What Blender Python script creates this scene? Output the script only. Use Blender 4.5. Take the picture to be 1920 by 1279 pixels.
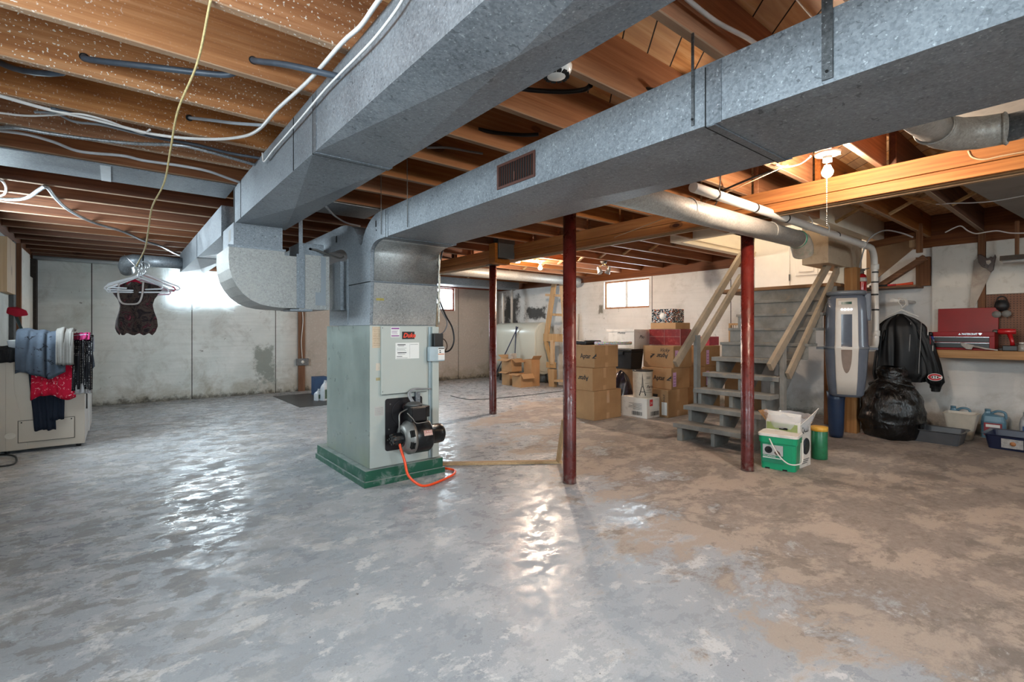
import bpy, bmesh, math, random
from mathutils import Vector, Matrix, noise
random.seed(7)
S = bpy.context.scene
for o in list(bpy.data.objects): bpy.data.objects.remove(o)
C = S.collection
PI = math.pi

# ---------------------------------------------------------------- camera
FPX, HEYE = 921.6, 1.15
FX, FY = 0.62868, 0.77766            # forward direction on the ground plane
cd_ = bpy.data.cameras.new('camera'); cam = bpy.data.objects.new('camera', cd_); C.objects.link(cam)
cd_.sensor_width = 36.0; cd_.lens = 36.0*FPX/1920.0
cd_.shift_y = -(639.5-620.0)/1920.0
cd_.clip_start = 0.05; cd_.clip_end = 200
cam.location = (0, 0, HEYE)
cam.rotation_euler = (PI/2, 0, -math.atan2(FX, FY))
S.camera = cam
# ---------------------------------------------------------------- world, colour management
w = bpy.data.worlds.new('sky'); S.world = w; w.use_nodes = True
bg = w.node_tree.nodes['Background']; bg.inputs[0].default_value = (0.86, 0.93, 1.0, 1); bg.inputs[1].default_value = 4.0
S.view_settings.view_transform = 'Standard'; S.view_settings.look = 'None'
S.view_settings.gamma = 1.0; S.view_settings.use_curve_mapping = False
S.view_settings.exposure = 0.76
S.cycles.max_bounces = 10; S.cycles.diffuse_bounces = 6; S.cycles.glossy_bounces = 4
S.cycles.transparent_max_bounces = 12; S.cycles.sample_clamp_indirect = 6
S.cycles.caustics_reflective = False; S.cycles.caustics_refractive = False
# ---------------------------------------------------------------- daylight at each window
def daylight(name, loc, rot, sx, sz, power, col=(0.87, 0.94, 1.0)):
    l = bpy.data.lights.new(name, 'AREA'); l.shape = 'RECTANGLE'; l.size = sx; l.size_y = sz
    l.energy = power; l.color = col
    o = bpy.data.objects.new(name, l); C.objects.link(o); o.location = loc; o.rotation_euler = rot
    return o
DAY = [ # wall, a0, a1, z0, z1, power
 ('left', 0.2, 1.9, 1.45, 2.15, 62), ('left', 5.3, 6.5, 1.55, 2.15, 102),  # unseen left windows, inferred from side daylight and placed to reach its brightness
 ('near', 0.1, 1.7, 1.40, 2.15, 112), ('near', 4.9, 6.1, 1.45, 2.15, 9),  # unseen near-wall windows, added as fill light from behind the camera
 ('back', 0.70, 1.76, 1.60, 2.13, 44), ('back', 5.12, 6.20, 1.61, 2.15, 26),
 ('right', 5.34, 6.39, 1.57, 2.11, 30)]
XL, XR, YN, YB = -0.92, 7.5, -2.6, 9.8
for wl, a0, a1, z0, z1, pw in DAY:
    m, zc = (a0+a1)/2, (z0+z1)/2
    if wl == 'left':  daylight('daylight', (XL-0.14, m, zc), (PI/2, 0, -PI/2), a1-a0, z1-z0, pw)
    if wl == 'near':  daylight('daylight', (m, YN-0.14, zc), (PI/2, 0, 0), a1-a0, z1-z0, pw)
    if wl == 'back':  daylight('daylight', (m, YB+0.14, zc), (-PI/2, 0, 0), a1-a0, z1-z0, pw)
    if wl == 'right': daylight('daylight', (XR+0.14, m, zc), (PI/2, 0, PI/2), a1-a0, z1-z0, pw)

# ---------------------------------------------------------------- object helpers
def tag(o, label=None, cat=None, group=None, kind=None):
    if label: o['label'] = label
    if cat: o['category'] = cat
    if group: o['group'] = group
    if kind: o['kind'] = kind
    return o
def thing(name, label, cat, loc=(0, 0, 0), rz=0.0, group=None):
    o = bpy.data.objects.new(name, None); C.objects.link(o); o.empty_display_size = 0.1
    o.location = loc; o.rotation_euler = (0, 0, rz)
    return tag(o, label, cat, group)
def copy_tree(o, parent=None):
    c = o.copy(); C.objects.link(c)
    if parent: c.parent = parent
    for ch in o.children: copy_tree(ch, c)
    return c

class MB:
    """collects shapes into one mesh"""
    def __init__(s): s.bm = bmesh.new()
    def face(s, pts):
        vs = [s.bm.verts.new(p) for p in pts]
        try: return s.bm.faces.new(vs)
        except ValueError: return None
    def hexa(s, p):      # p: 4 bottom + 4 top
        v = [s.bm.verts.new(q) for q in p]
        for f in ((3,2,1,0),(4,5,6,7),(0,1,5,4),(1,2,6,5),(2,3,7,6),(3,0,4,7)): s.bm.faces.new([v[i] for i in f])
        return s
    def box(s, x0, x1, y0, y1, z0, z1, M=None):
        p = [(x0,y0,z0),(x1,y0,z0),(x1,y1,z0),(x0,y1,z0),(x0,y0,z1),(x1,y0,z1),(x1,y1,z1),(x0,y1,z1)]
        if M is not None: p = [M @ Vector(q) for q in p]
        return s.hexa(p)
    def beam(s, a, b, w, h, up=(0, 0, 1)):      # bar from a to b, width w across, height h along up
        a, b = Vector(a), Vector(b); d = (b-a).normalized(); u = Vector(up)
        sd = d.cross(u)
        if sd.length < 1e-4: sd = d.cross(Vector((1, 0, 0)))
        sd.normalize(); u = sd.cross(d).normalized()
        p = []
        for c in (a, b):
            p.append([c - sd*w/2 - u*h/2, c + sd*w/2 - u*h/2, c + sd*w/2 + u*h/2, c - sd*w/2 + u*h/2])
        return s.hexa(p[0]+p[1])
    def tube(s, pts, r, seg=8, cap=True, ribs=None):
        pts = [Vector(p) for p in pts]; n = len(pts); rings = []
        nrm = None
        for i, p in enumerate(pts):
            t = (pts[min(i+1, n-1)] - pts[max(i-1, 0)])
            if t.length < 1e-9: t = Vector((0, 0, 1))
            t.normalize()
            if nrm is None:
                nrm = t.orthogonal().normalized()
            else:
                nrm = nrm - t*nrm.dot(t)
                nrm = t.orthogonal().normalized() if nrm.length < 1e-6 else nrm.normalized()
            b = t.cross(nrm)
            rr = r[i] if isinstance(r, (list, tuple)) else r
            rings.append([s.bm.verts.new(p + (nrm*math.cos(2*PI*k/seg) + b*math.sin(2*PI*k/seg))*rr) for k in range(seg)])
        for i in range(n-1):
            for k in range(seg):
                f = s.bm.faces.new([rings[i][k], rings[i][(k+1)%seg], rings[i+1][(k+1)%seg], rings[i+1][k]]); f.smooth = True
        if cap:
            try: s.bm.faces.new(rings[0][::-1]); s.bm.faces.new(rings[-1])
            except ValueError: pass
        return s
    def lathe(s, prof, c=(0, 0, 0), seg=24, axis='z', M=None, smooth=True):   # prof: (radius, height)
        rings = []
        for r, h in prof:
            ring = []
            for k in range(seg):
                a = 2*PI*k/seg; q = (r*math.cos(a), r*math.sin(a), h)
                if axis == 'x': q = (q[2], q[0], q[1])
                if axis == 'y': q = (q[1], q[2], q[0])
                q = Vector(q) + Vector(c)
                if M is not None: q = M @ q
                ring.append(s.bm.verts.new(q))
            rings.append(ring)
        for i in range(len(rings)-1):
            for k in range(seg):
                f = s.bm.faces.new([rings[i][k], rings[i][(k+1)%seg], rings[i+1][(k+1)%seg], rings[i+1][k]]); f.smooth = smooth
        if prof[0][0] > 1e-6: s.bm.faces.new(rings[0][::-1])
        if prof[-1][0] > 1e-6: s.bm.faces.new(rings[-1])
        return s
    def prism(s, poly, z0, z1, plane='xy', M=None, smooth=False):   # extrude polygon
        def mp(a, b, c):
            q = {'xy': (a, b, c), 'xz': (a, c, b), 'yz': (c, a, b)}[plane]
            return M @ Vector(q) if M is not None else Vector(q)
        A = [s.bm.verts.new(mp(a, b, z0)) for a, b in poly]; B = [s.bm.verts.new(mp(a, b, z1)) for a, b in poly]
        n = len(poly)
        s.bm.faces.new(A[::-1]); s.bm.faces.new(B)
        for i in range(n):
            f = s.bm.faces.new([A[i], A[(i+1)%n], B[(i+1)%n], B[i]]); f.smooth = smooth
        return s
    def grid(s, fn, nu, nv, thick=0.0, wrap=False):     # surface fn(u,v) -> point, u,v in 0..1
        V = [[s.bm.verts.new(fn(i/nu, j/nv)) for j in range(nv+1)] for i in range(nu+1)]
        for i in range(nu):
            for j in range(nv):
                f = s.bm.faces.new([V[i][j], V[i+1][j], V[i+1][j+1], V[i][j+1]]); f.smooth = True
        return s
    def build(s, name, mat, parent=None, loc=None, bev=0.0, bseg=2, smooth=False, solid=0.0, sub=0, bang=0.6):
        bmesh.ops.remove_doubles(s.bm, verts=s.bm.verts, dist=1e-6)
        if not solid: bmesh.ops.recalc_face_normals(s.bm, faces=s.bm.faces)
        me = bpy.data.meshes.new(name); s.bm.to_mesh(me); s.bm.free()
        if smooth:
            for p in me.polygons: p.use_smooth = True
        o = bpy.data.objects.new(name, me); C.objects.link(o)
        if isinstance(mat, (list, tuple)):
            for m_ in mat: me.materials.append(m_)
        elif mat: me.materials.append(mat)
        if parent: o.parent = parent
        if loc: o.location = loc
        if solid:
            m = o.modifiers.new('s', 'SOLIDIFY'); m.thickness = solid; m.offset = 0
        if sub:
            m = o.modifiers.new('u', 'SUBSURF'); m.levels = sub; m.render_levels = sub
        if bev:
            m = o.modifiers.new('b', 'BEVEL'); m.width = bev; m.segments = bseg; m.limit_method = 'ANGLE'; m.angle_limit = bang
        return o
def solo(name, mb, mat, label, cat, loc=None, group=None, kind=None, **k):
    """a thing that is one mesh; geometry is given in world space, origin moved to loc"""
    if loc is not None:
        bmesh.ops.translate(mb.bm, verts=mb.bm.verts, vec=-Vector(loc))
    o = mb.build(name, mat, loc=loc, **k)
    return tag(o, label, cat, group, kind)
def struct(name, mb, mat, **k): return tag(mb.build(name, mat, **k), kind='structure')
def text(txt, size, M, mat, parent=None, name='lettering', extrude=0.0004, bold=0.0, align='LEFT', sx=1.0, shear=0.0):
    cu = bpy.data.curves.new(name, 'FONT'); cu.body = txt; cu.size = size; cu.extrude = extrude; cu.offset = bold
    cu.align_x = align; cu.resolution_u = 2; cu.shear = shear
    t = bpy.data.objects.new('tmp', cu); C.objects.link(t)
    dg = bpy.context.evaluated_depsgraph_get(); me = bpy.data.meshes.new_from_object(t.evaluated_get(dg))
    bpy.data.objects.remove(t); me.transform(M @ Matrix.Diagonal((sx, 1, 1, 1)))
    me.materials.clear(); me.materials.append(mat)
    o = bpy.data.objects.new(name, me); C.objects.link(o)
    if parent: o.parent = parent
    return o
def face_mat(origin, right, up):     # matrix laying flat text on a face
    r = Vector(right).normalized(); u = Vector(up).normalized(); n = r.cross(u)
    M = Matrix((r, u, n)).transposed().to_4x4(); M.translation = Vector(origin); return M
def cat_rom(pts, n=6):
    P = [Vector(p) for p in pts]; P = [P[0]*2-P[1]] + P + [P[-1]*2-P[-2]]; out = []
    for i in range(1, len(P)-2):
        for k in range(n):
            t = k/n
            out.append(0.5*((2*P[i]) + (P[i+1]-P[i-1])*t + (2*P[i-1]-5*P[i]+4*P[i+1]-P[i+2])*t*t + (3*P[i]-P[i-1]-3*P[i+1]+P[i+2])*t**3))
    out.append(P[-2]); return out
def U(px, py, X=None, Y=None, z=None, d=None):
    """point of the room seen along a sight line, on the plane X=, Y= or z="""
    a = (px-960)/FPX; b = (620-py)/FPX; xf = FX+FY*a; yf = FY-FX*a
    if X is not None: d = X/xf
    elif Y is not None: d = Y/yf
    elif z is not None: d = (z-HEYE)/b
    return Vector((xf*d, yf*d, HEYE+b*d))

# ---------------------------------------------------------------- materials
def lin(c):
    if isinstance(c, str):
        c = tuple(int(c[i:i+2], 16)/255 for i in (0, 2, 4))
    return tuple(((x/12.92) if x <= 0.04045 else ((x+0.055)/1.055)**2.4) for x in c) + (1,)
class NT:
    def __init__(s, name):
        s.m = bpy.data.materials.new(name); s.m.use_nodes = True; s.t = s.m.node_tree; s.n = s.t.nodes; s.l = s.t.links
        s.b = s.n['Principled BSDF']
    def new(s, ty, **k):
        n = s.n.new('ShaderNode'+ty)
        for a, v in k.items():
            if hasattr(n, a): setattr(n, a, v)
            else: n.inputs[a.replace('_', ' ')].default_value = v
        return n
    def coord(s, kind='Object', scale=(1, 1, 1), rot=(0, 0, 0)):
        m = s.new('Mapping'); m.inputs['Scale'].default_value = scale; m.inputs['Rotation'].default_value = rot
        if kind == 'World': g = s.new('NewGeometry'); s.l.new(g.outputs['Position'], m.inputs[0])
        else: g = s.new('TexCoord'); s.l.new(g.outputs[kind], m.inputs[0])
        return m.outputs[0]
    def noise(s, v, scale, detail=4, rough=0.5, dist=0.0):
        n = s.new('TexNoise'); n.inputs['Scale'].default_value = scale; n.inputs['Detail'].default_value = detail
        n.inputs['Roughness'].default_value = rough; n.inputs['Distortion'].default_value = dist
        if v is not None: s.l.new(v, n.inputs['Vector'])
        return n.outputs['Fac']
    def ramp(s, f, stops, interp='LINEAR'):
        r = s.new('ValToRGB'); e = r.color_ramp.elements; r.color_ramp.interpolation = interp
        while len(e) < len(stops): e.new(0.5)
        for i, (p, c) in enumerate(stops):
            e[i].position = p
            e[i].color = lin(c) if isinstance(c, str) else (c, c, c, 1) if isinstance(c, (int, float)) else tuple(c)
        s.l.new(f, r.inputs[0]); return r.outputs[0]
    def math(s, op, a, b=None, c=None, clamp=False):
        n = s.new('Math'); n.operation = op; n.use_clamp = clamp
        for i, x in enumerate((a, b, c)):
            if x is None: continue
            if isinstance(x, (int, float)): n.inputs[i].default_value = x
            else: s.l.new(x, n.inputs[i])
        return n.outputs[0]
    def mix(s, f, a, b, mode='MIX'):
        n = s.new('Mix'); n.data_type = 'RGBA'; n.blend_type = mode
        for i, x in ((0, f), (6, a), (7, b)):
            if isinstance(x, (int, float)): n.inputs[i].default_value = x
            elif isinstance(x, str): n.inputs[i].default_value = lin(x)
            elif isinstance(x, tuple): n.inputs[i].default_value = x
            else: s.l.new(x, n.inputs[i])
        return n.outputs[2]
    def xyz(s, v):
        n = s.new('SeparateXYZ'); s.l.new(v, n.inputs[0]); return n.outputs
    def bump(s, h, strength=0.3, dist=0.01):
        n = s.new('Bump'); n.inputs['Strength'].default_value = strength; n.inputs['Distance'].default_value = dist
        s.l.new(h, n.inputs['Height']); s.l.new(n.outputs[0], s.b.inputs['Normal'])
    def set(s, **k):
        for a, v in k.items():
            i = s.b.inputs[{'col': 'Base Color', 'rough': 'Roughness', 'metal': 'Metallic', 'spec': 'Specular IOR Level', 'coat': 'Coat Weight',
                            'trans': 'Transmission Weight', 'alpha': 'Alpha', 'sheen': 'Sheen Weight', 'emis': 'Emission Color', 'estr': 'Emission Strength'}[a]]
            if isinstance(v, str): i.default_value = lin(v)
            elif isinstance(v, (int, float, tuple)): i.default_value = v
            else: s.l.new(v, i)
        return s.m
_mc = {}
def M_(name, col, rough=0.5, metal=0.0, var=0.12, scale=8.0, dirt=None, bump=0.0, spec=0.5, coat=0.0, sheen=0.0, bscale=60):
    """painted / moulded surface with slight colour variation, optional dirt"""
    if name in _mc: return _mc[name]
    t = NT(name); v = t.coord(); n = t.noise(v, scale, 5, 0.6)
    c = lin(col)
    lo = tuple(x*(1-var) for x in c[:3])+(1,); hi = tuple(min(1, x*(1+var)) for x in c[:3])+(1,)
    colr = t.ramp(n, [(0.3, lo), (0.7, hi)])
    if dirt:
        n2 = t.noise(v, scale*2.3, 8, 0.7, 0.4); colr = t.mix(t.ramp(n2, [(0.52, 0.0), (0.72, 0.8)]), colr, dirt)
    t.set(col=colr, rough=rough, metal=metal, spec=spec, coat=coat, sheen=sheen)
    if bump: t.bump(t.noise(v, bscale, 3), bump, 0.004)
    _mc[name] = t.m; return t.m
def M_wood(name, dark, mid, light, axis='x', rough=0.62, specks=0.0, knots=True, gs=1.0, spec=0.3, rnd=0.25, grain=9.0, edge=False):
    t = NT(name)
    sc = {'x': (0.35, 7, 7), 'y': (7, 0.35, 7), 'z': (7, 7, 0.35)}[axis]
    sc = tuple(a*gs for a in sc)
    v = t.coord('Object', sc); oi = t.new('ObjectInfo')
    off = t.new('VectorMath'); off.operation = 'MULTIPLY_ADD'
    t.l.new(v, off.inputs[0]); off.inputs[1].default_value = (1, 1, 1)
    mm = t.math('MULTIPLY', oi.outputs['Random'], 37.0); t.l.new(mm, off.inputs[2]); v2 = off.outputs[0]
    warp = t.noise(v2, 0.8, 2, 0.5)
    g = t.noise(v2, 2.2, 7, 0.62, 1.1)
    w_ = t.new('TexWave'); w_.bands_direction = 'Z' if axis != 'z' else 'Y'; w_.wave_type = 'BANDS'
    w_.inputs['Scale'].default_value = grain/7; w_.inputs['Distortion'].default_value = 7.0; w_.inputs['Detail'].default_value = 3; w_.inputs['Detail Scale'].default_value = 0.6
    t.l.new(v2, w_.inputs['Vector'])
    col = t.ramp(t.math('ADD', t.math('MULTIPLY', g, 0.90), t.math('MULTIPLY', w_.outputs['Fac'], 0.08)), [(0.25, dark), (0.5, mid), (0.78, light)])
    fsc = {'x': (1.2, 60, 60), 'y': (60, 1.2, 60), 'z': (60, 60, 1.2)}[axis]; fg = t.noise(t.coord('Object', fsc), 1.6, 5, 0.6, 0.4)
    col = t.mix(t.ramp(fg, [(0.42, 0.0), (0.62, 0.42)]), col, dark)
    big = t.noise(t.coord('Object', (0.9, 0.9, 0.9)), 1.7, 3)
    col = t.mix(t.ramp(big, [(0.35, 0.35), (0.7, 0.0)]), col, dark)
    # per-piece variation
    hs = t.new('HueSaturation'); t.l.new(col, hs.inputs['Color'])
    t.l.new(t.math('MULTIPLY_ADD', oi.outputs['Random'], rnd*2, 1.0-rnd), hs.inputs['Value'])
    t.l.new(t.math('MULTIPLY_ADD', oi.outputs['Random'], -0.25, 1.1), hs.inputs['Saturation'])
    col = hs.outputs[0]
    if knots:
        vo = t.new('TexVoronoi'); vo.inputs['Scale'].default_value = 1.0; vo.inputs['Randomness'].default_value = 1.0
        kv = t.coord('Object', {'x': (1.6, 3.5, 3.5), 'y': (3.5, 1.6, 3.5), 'z': (3.5, 3.5, 1.6)}[axis]); 
        wv = t.new('VectorMath'); wv.operation = 'ADD'; t.l.new(kv, wv.inputs[0]); t.l.new(mm, wv.inputs[1]); t.l.new(wv.outputs[0], vo.inputs['Vector'])
        k = t.ramp(vo.outputs['Distance'], [(0.05, 1.0), (0.075, 0.5), (0.10, 0.65), (0.12, 0.15), (0.20, 0.0)])
        col = t.mix(k, col, '3A1D0E')
    if specks or edge:
        gz = t.new('NewGeometry'); tz = t.new('SeparateXYZ'); t.l.new(gz.outputs['True Normal'], tz.inputs[0])
        dn = t.math('MULTIPLY', t.math('LESS_THAN', tz.outputs[2], -0.6), t.ramp(t.noise(t.coord('World', (3, 14, 14)), 3, 6, 0.7), [(0.3, 0.35), (0.7, 0.75)]))
        col = t.mix(dn, col, 'A08B74')
    if specks:
        sv = t.noise(t.coord('Object', (1, 1, 1)), 92, 1, 0.4, 0.0); area = t.noise(t.coord('World', (0.6, 0.9, 1)), 1.3, 3)
        k = t.math('MULTIPLY', t.ramp(sv, [(0.645, 0.0), (0.68, 1.0)]), t.ramp(area, [(0.36, 0.05), (0.52, specks)]))
        k = t.math('MULTIPLY', k, t.math('LESS_THAN', t.xyz(t.coord('World'))[0], 0.9))
        col = t.mix(k, col, 'D8D2C8')
    t.set(col=col, rough=rough, spec=spec); t.bump(g, 0.12, 0.004)
    return t.m
def M_galv(name, base='82888E', dark='62686E', light='9DA3A8', metal=0.45, rough=0.45, specks=0.5, warm=False):
    t = NT(name); v = t.coord('World')
    vo = t.new('TexVoronoi'); vo.inputs['Scale'].default_value = 150; t.l.new(v, vo.inputs['Vector'])
    sp = t.xyz(vo.outputs['Color'])[0]
    big = t.noise(v, 2.6, 6, 0.62, 0.5); fine = t.noise(v, 60, 4, 0.7)
    f = t.math('ADD', t.math('MULTIPLY', sp, 0.16), t.math('ADD', t.math('MULTIPLY', big, 0.46), t.math('MULTIPLY', fine, 0.42)))
    col = t.ramp(f, [(0.32, dark), (0.52, base), (0.74, light)])
    col = t.mix(t.ramp(t.noise(v, 95, 2, 0.5), [(0.66, 0), (0.70, 0.45)]), col, 'CDD3D8')
    if specks:
        vn = t.noise(t.coord('World', (1, 1.2, 1.6)), 34, 3, 0.55, 0.8)
        ar = t.noise(t.coord('World'), 1.1, 2)
        k = t.math('MULTIPLY', t.ramp(vn, [(0.635, 0.0), (0.665, 1.0)]), t.ramp(ar, [(0.40, 0.25), (0.55, specks)]))
        col = t.mix(k, col, '23272C')
    t.set(col=col, metal=metal, rough=t.ramp(t.math('ADD', t.math('MULTIPLY', big, 0.8), t.math('MULTIPLY', sp, 0.2)), [(0.3, rough-0.04), (0.7, rough+0.12)]))
    t.bump(t.noise(v, 5, 3), 0.06, 0.02)
    return t.m
def emit(name, col, s):
    t = NT(name); t.set(col='000000', emis=col, estr=s); return t.m
def M_glass(name, tint=(0.92, 0.96, 0.97, 1), rough=0.02, f=0.08):
    m = bpy.data.materials.new(name); m.use_nodes = True; t = m.node_tree; t.nodes.clear()
    o = t.nodes.new('ShaderNodeOutputMaterial'); a = t.nodes.new('ShaderNodeBsdfTransparent'); g = t.nodes.new('ShaderNodeBsdfGlossy'); x = t.nodes.new('ShaderNodeMixShader')
    a.inputs[0].default_value = tint; g.inputs['Roughness'].default_value = rough; x.inputs[0].default_value = f
    t.links.new(a.outputs[0], x.inputs[1]); t.links.new(g.outputs[0], x.inputs[2]); t.links.new(x.outputs[0], o.inputs[0]); return m

# ================================================================ THE ROOM
SX0, SY0, SY1 = 5.50, 1.95, 3.42
ZJ, ZS = 2.25, 2.505      # joist underside, subfloor underside
def mat_floor():
    t = NT('worn painted concrete'); v = t.coord('World'); x, y, z = t.xyz(v)
    vs = t.coord('World', (1, 1.25, 1), (0, 0, 0.5))
    vm = t.coord('World', (1.0, 1.35, 1), (0, 0, 0.25))
    big = t.noise(v, 0.55, 4, 0.55, 0.3); med = t.noise(vm, 1.7, 15, 0.76, 0.25); fl = t.noise(vm, 4.2, 15, 0.74, 0.2); fine = t.noise(v, 26, 8, 0.75); gr = t.noise(v, 150, 3, 0.7)
    # painted grey coat
    paint = t.ramp(big, [(0.3, '9A9FA6'), (0.7, 'A9ADB3')])
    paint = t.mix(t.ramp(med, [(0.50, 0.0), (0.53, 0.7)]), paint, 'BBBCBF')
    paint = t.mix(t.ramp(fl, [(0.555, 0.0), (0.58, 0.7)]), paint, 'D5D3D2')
    # bare / older tan coat
    bare = t.ramp(fine, [(0.3, '7B716B'), (0.7, '9A9089')])
    bare = t.mix(t.ramp(med, [(0.48, 0.0), (0.54, 0.75)]), bare, 'B2A498')
    bare = t.mix(t.ramp(t.noise(vm, 2.6, 15, 0.75, 0.3), [(0.53, 0.0), (0.575, 0.65)]), bare, '716A64')
    # where paint is gone: to the side of the stairs and bench
    f = t.math('SUBTRACT', x, t.math('MULTIPLY_ADD', y, 0.46, 1.15))
    far = t.math('MULTIPLY', t.math('SUBTRACT', y, 5.4), 0.9, clamp=True)
    f = t.math('SUBTRACT', f, t.math('MULTIPLY', far, 2.0))
    f = t.math('ADD', f, t.math('MULTIPLY', t.math('SUBTRACT', med, 0.5), 6.5))
    f = t.math('ADD', f, t.math('MULTIPLY', t.math('SUBTRACT', t.noise(v, 1.1, 5), 0.5), 2.5))
    mk = t.ramp(f, [(0.30, 0.0), (0.75, 1.0)])
    col = t.mix(mk, paint, bare)
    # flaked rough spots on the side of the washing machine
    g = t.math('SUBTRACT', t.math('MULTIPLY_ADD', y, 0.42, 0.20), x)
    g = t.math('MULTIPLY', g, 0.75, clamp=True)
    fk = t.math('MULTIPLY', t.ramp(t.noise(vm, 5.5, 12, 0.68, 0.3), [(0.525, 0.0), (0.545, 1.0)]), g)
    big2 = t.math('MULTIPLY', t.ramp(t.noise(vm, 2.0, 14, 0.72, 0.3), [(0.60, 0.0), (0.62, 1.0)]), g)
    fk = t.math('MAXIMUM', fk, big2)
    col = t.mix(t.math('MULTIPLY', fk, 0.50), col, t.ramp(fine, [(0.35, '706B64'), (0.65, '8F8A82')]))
    # pits and grit
    col = t.mix(t.ramp(t.noise(v, 48, 3, 0.5), [(0.70, 0.0), (0.73, 0.75)]), col, '4F4A45')
    col = t.mix(t.ramp(gr, [(0.4, 0.0), (0.75, 0.16)]), col, '4F4A45')
    # wall-side damp band and cracks
    cr = t.new('TexVoronoi'); cr.feature = 'DISTANCE_TO_EDGE'; cr.inputs['Scale'].default_value = 0.33
    dv = t.new('VectorMath'); dv.operation = 'MULTIPLY_ADD'; nn = t.new('TexNoise'); nn.inputs['Scale'].default_value = 1.4; t.l.new(v, nn.inputs['Vector'])
    t.l.new(nn.outputs['Color'], dv.inputs[0]); dv.inputs[1].default_value = (0.9, 0.9, 0.9); t.l.new(v, dv.inputs[2]); t.l.new(dv.outputs[0], cr.inputs['Vector'])
    ck = t.math('MULTIPLY', t.ramp(cr.outputs['Distance'], [(0.0008, 1.0), (0.003, 0.0)]), t.ramp(t.noise(v, 0.8, 2), [(0.60, 0.0), (0.62, 0.35)]))
    col = t.mix(ck, col, '3B3733')
    rp = t.ramp(t.noise(vs, 7.5, 12, 0.78, 0.3), [(0.46, 0.22), (0.54, 0.58)])
    r = t.mix(mk, rp, (0.68, 0.68, 0.68, 1)); r = t.mix(fk, r, (0.8, 0.8, 0.8, 1))
    t.set(col=col, rough=r, spec=0.5)
    h = t.math('ADD', t.math('MULTIPLY', fk, -0.6), t.math('ADD', t.math('MULTIPLY', t.noise(v, 16, 5, 0.6), 0.35), t.math('MULTIPLY', med, 0.4)))
    t.bump(h, 0.32, 0.008); return t.m
def mat_wall(name, seams, axis, c0, c1, warm0=None, stain=1.0, boards=()):
    """white-washed foundation boards: stains near the floor, seams"""
    t = NT(name); v = t.coord('World'); X, Y, Z = t.xyz(v); A = X if axis == 'x' else Y
    n = t.noise(v, 1.3, 8, 0.65, 0.3); col = t.ramp(n, [(0.35, c0), (0.65, c1)])
    if warm0:
        a, c2 = warm0
        k = t.math('MULTIPLY_ADD', A, 2.2, -2.2*a, clamp=True); col = t.mix(t.math('MULTIPLY', k, 0.85), col, c2)
        gn = t.noise(v, 26, 5, 0.7); col = t.mix(t.math('MULTIPLY', t.ramp(gn, [(0.54, 0.0), (0.62, 0.45)]), k), col, 'CFC9C2')
    sm = t.noise(v, 2.1, 11, 0.74, 0.6); col = t.mix(t.ramp(sm, [(0.52, 0.0), (0.68, 0.42)]), col, '8F887B')
    # brush marks / plank lines
    col = t.mix(t.ramp(t.noise(t.coord('World', (0.7, 0.7, 14)), 2.0, 4), [(0.50, 0.0), (0.8, 0.25)]), col, 'A9AFAA')
    # green-brown mould towards the floor (stained coat)
    zz = t.math('SUBTRACT', 0.62, Z)
    mm = t.math('ADD', t.math('MULTIPLY', zz, 1.1), t.math('MULTIPLY', t.math('SUBTRACT', t.noise(v, 2.6, 9, 0.72, 0.4), 0.5), 1.7))
    col = t.mix(t.ramp(mm, [(0.25, 0.0), (0.75, 0.62*stain)]), col, '84795C')
    base = t.math('ADD', t.math('MULTIPLY', t.math('SUBTRACT', 0.13, Z), 6), t.math('MULTIPLY', t.math('SUBTRACT', t.noise(v, 9, 7, 0.7), 0.5), 2.6))
    col = t.mix(t.ramp(base, [(0.25, 0.0), (0.8, 0.75*stain)]), col, '2F2B22')
    sp = t.noise(t.coord('World', (1, 1, 0.7)), 15, 6, 0.6, 0.5); ar = t.noise(v, 1.1, 3)
    col = t.mix(t.math('MULTIPLY', t.ramp(sp, [(0.665, 0.0), (0.70, 0.8)]), t.ramp(ar, [(0.45, 0.0), (0.62, 1.0)])), col, '4A463C')
    for s_ in seams:
        d = t.math('ABSOLUTE', t.math('SUBTRACT', A, s_)); col = t.mix(t.math('LESS_THAN', d, 0.006), col, '2C2A26')
    for (a0, a1, z0, z1, c) in boards:      # dark damp patches with ragged outline
        wx = t.math('SUBTRACT', 1.0, t.math('MULTIPLY', t.math('ABSOLUTE', t.math('SUBTRACT', A, (a0+a1)/2)), 2/(a1-a0)))
        wz = t.math('SUBTRACT', 1.0, t.math('MULTIPLY', t.math('ABSOLUTE', t.math('SUBTRACT', Z, (z0+z1)/2)), 2/(z1-z0)))
        k = t.math('ADD', t.math('MINIMUM', wx, wz), t.math('MULTIPLY', t.math('SUBTRACT', t.noise(v, 7, 8, 0.7), 0.5), 1.8))
        col = t.mix(t.ramp(k, [(0.2, 0.0), (0.5, 0.9)]), col, c)
    t.set(col=col, rough=0.78, spec=0.3)
    t.bump(t.math('ADD', t.noise(v, 20, 6, 0.65), t.math('MULTIPLY', t.noise(v, 3, 3), 1.5)), 0.28, 0.012); return t.m
m_floor = mat_floor()
m_wb = mat_wall('whitewashed boards back wall', (-0.27, 1.01, 2.31, 3.62, 4.9, 6.3), 'x', 'CED5D2', 'E6EAE8', (2.4, 'B5A79B'), 1.0,
   [(1.9, 2.35, 0.1, 1.0, '8F9690')])
m_wr = mat_wall('plastered foundation right wall', (5.28, 3.83), 'y', 'C9C7C4', 'DAD8D5', None, 0.8,
   [(8.9, 9.75, 1.1, 2.1, '2A2825'), (7.9, 8.9, 1.35, 1.75, '1E1D1B'), (6.4, 6.55, 1.45, 1.7, '6B675D')])
m_wl = mat_wall('whitewashed boards left wall', (), 'y', 'B4BBBA', 'CBD2D1', None, 0.8)
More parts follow.
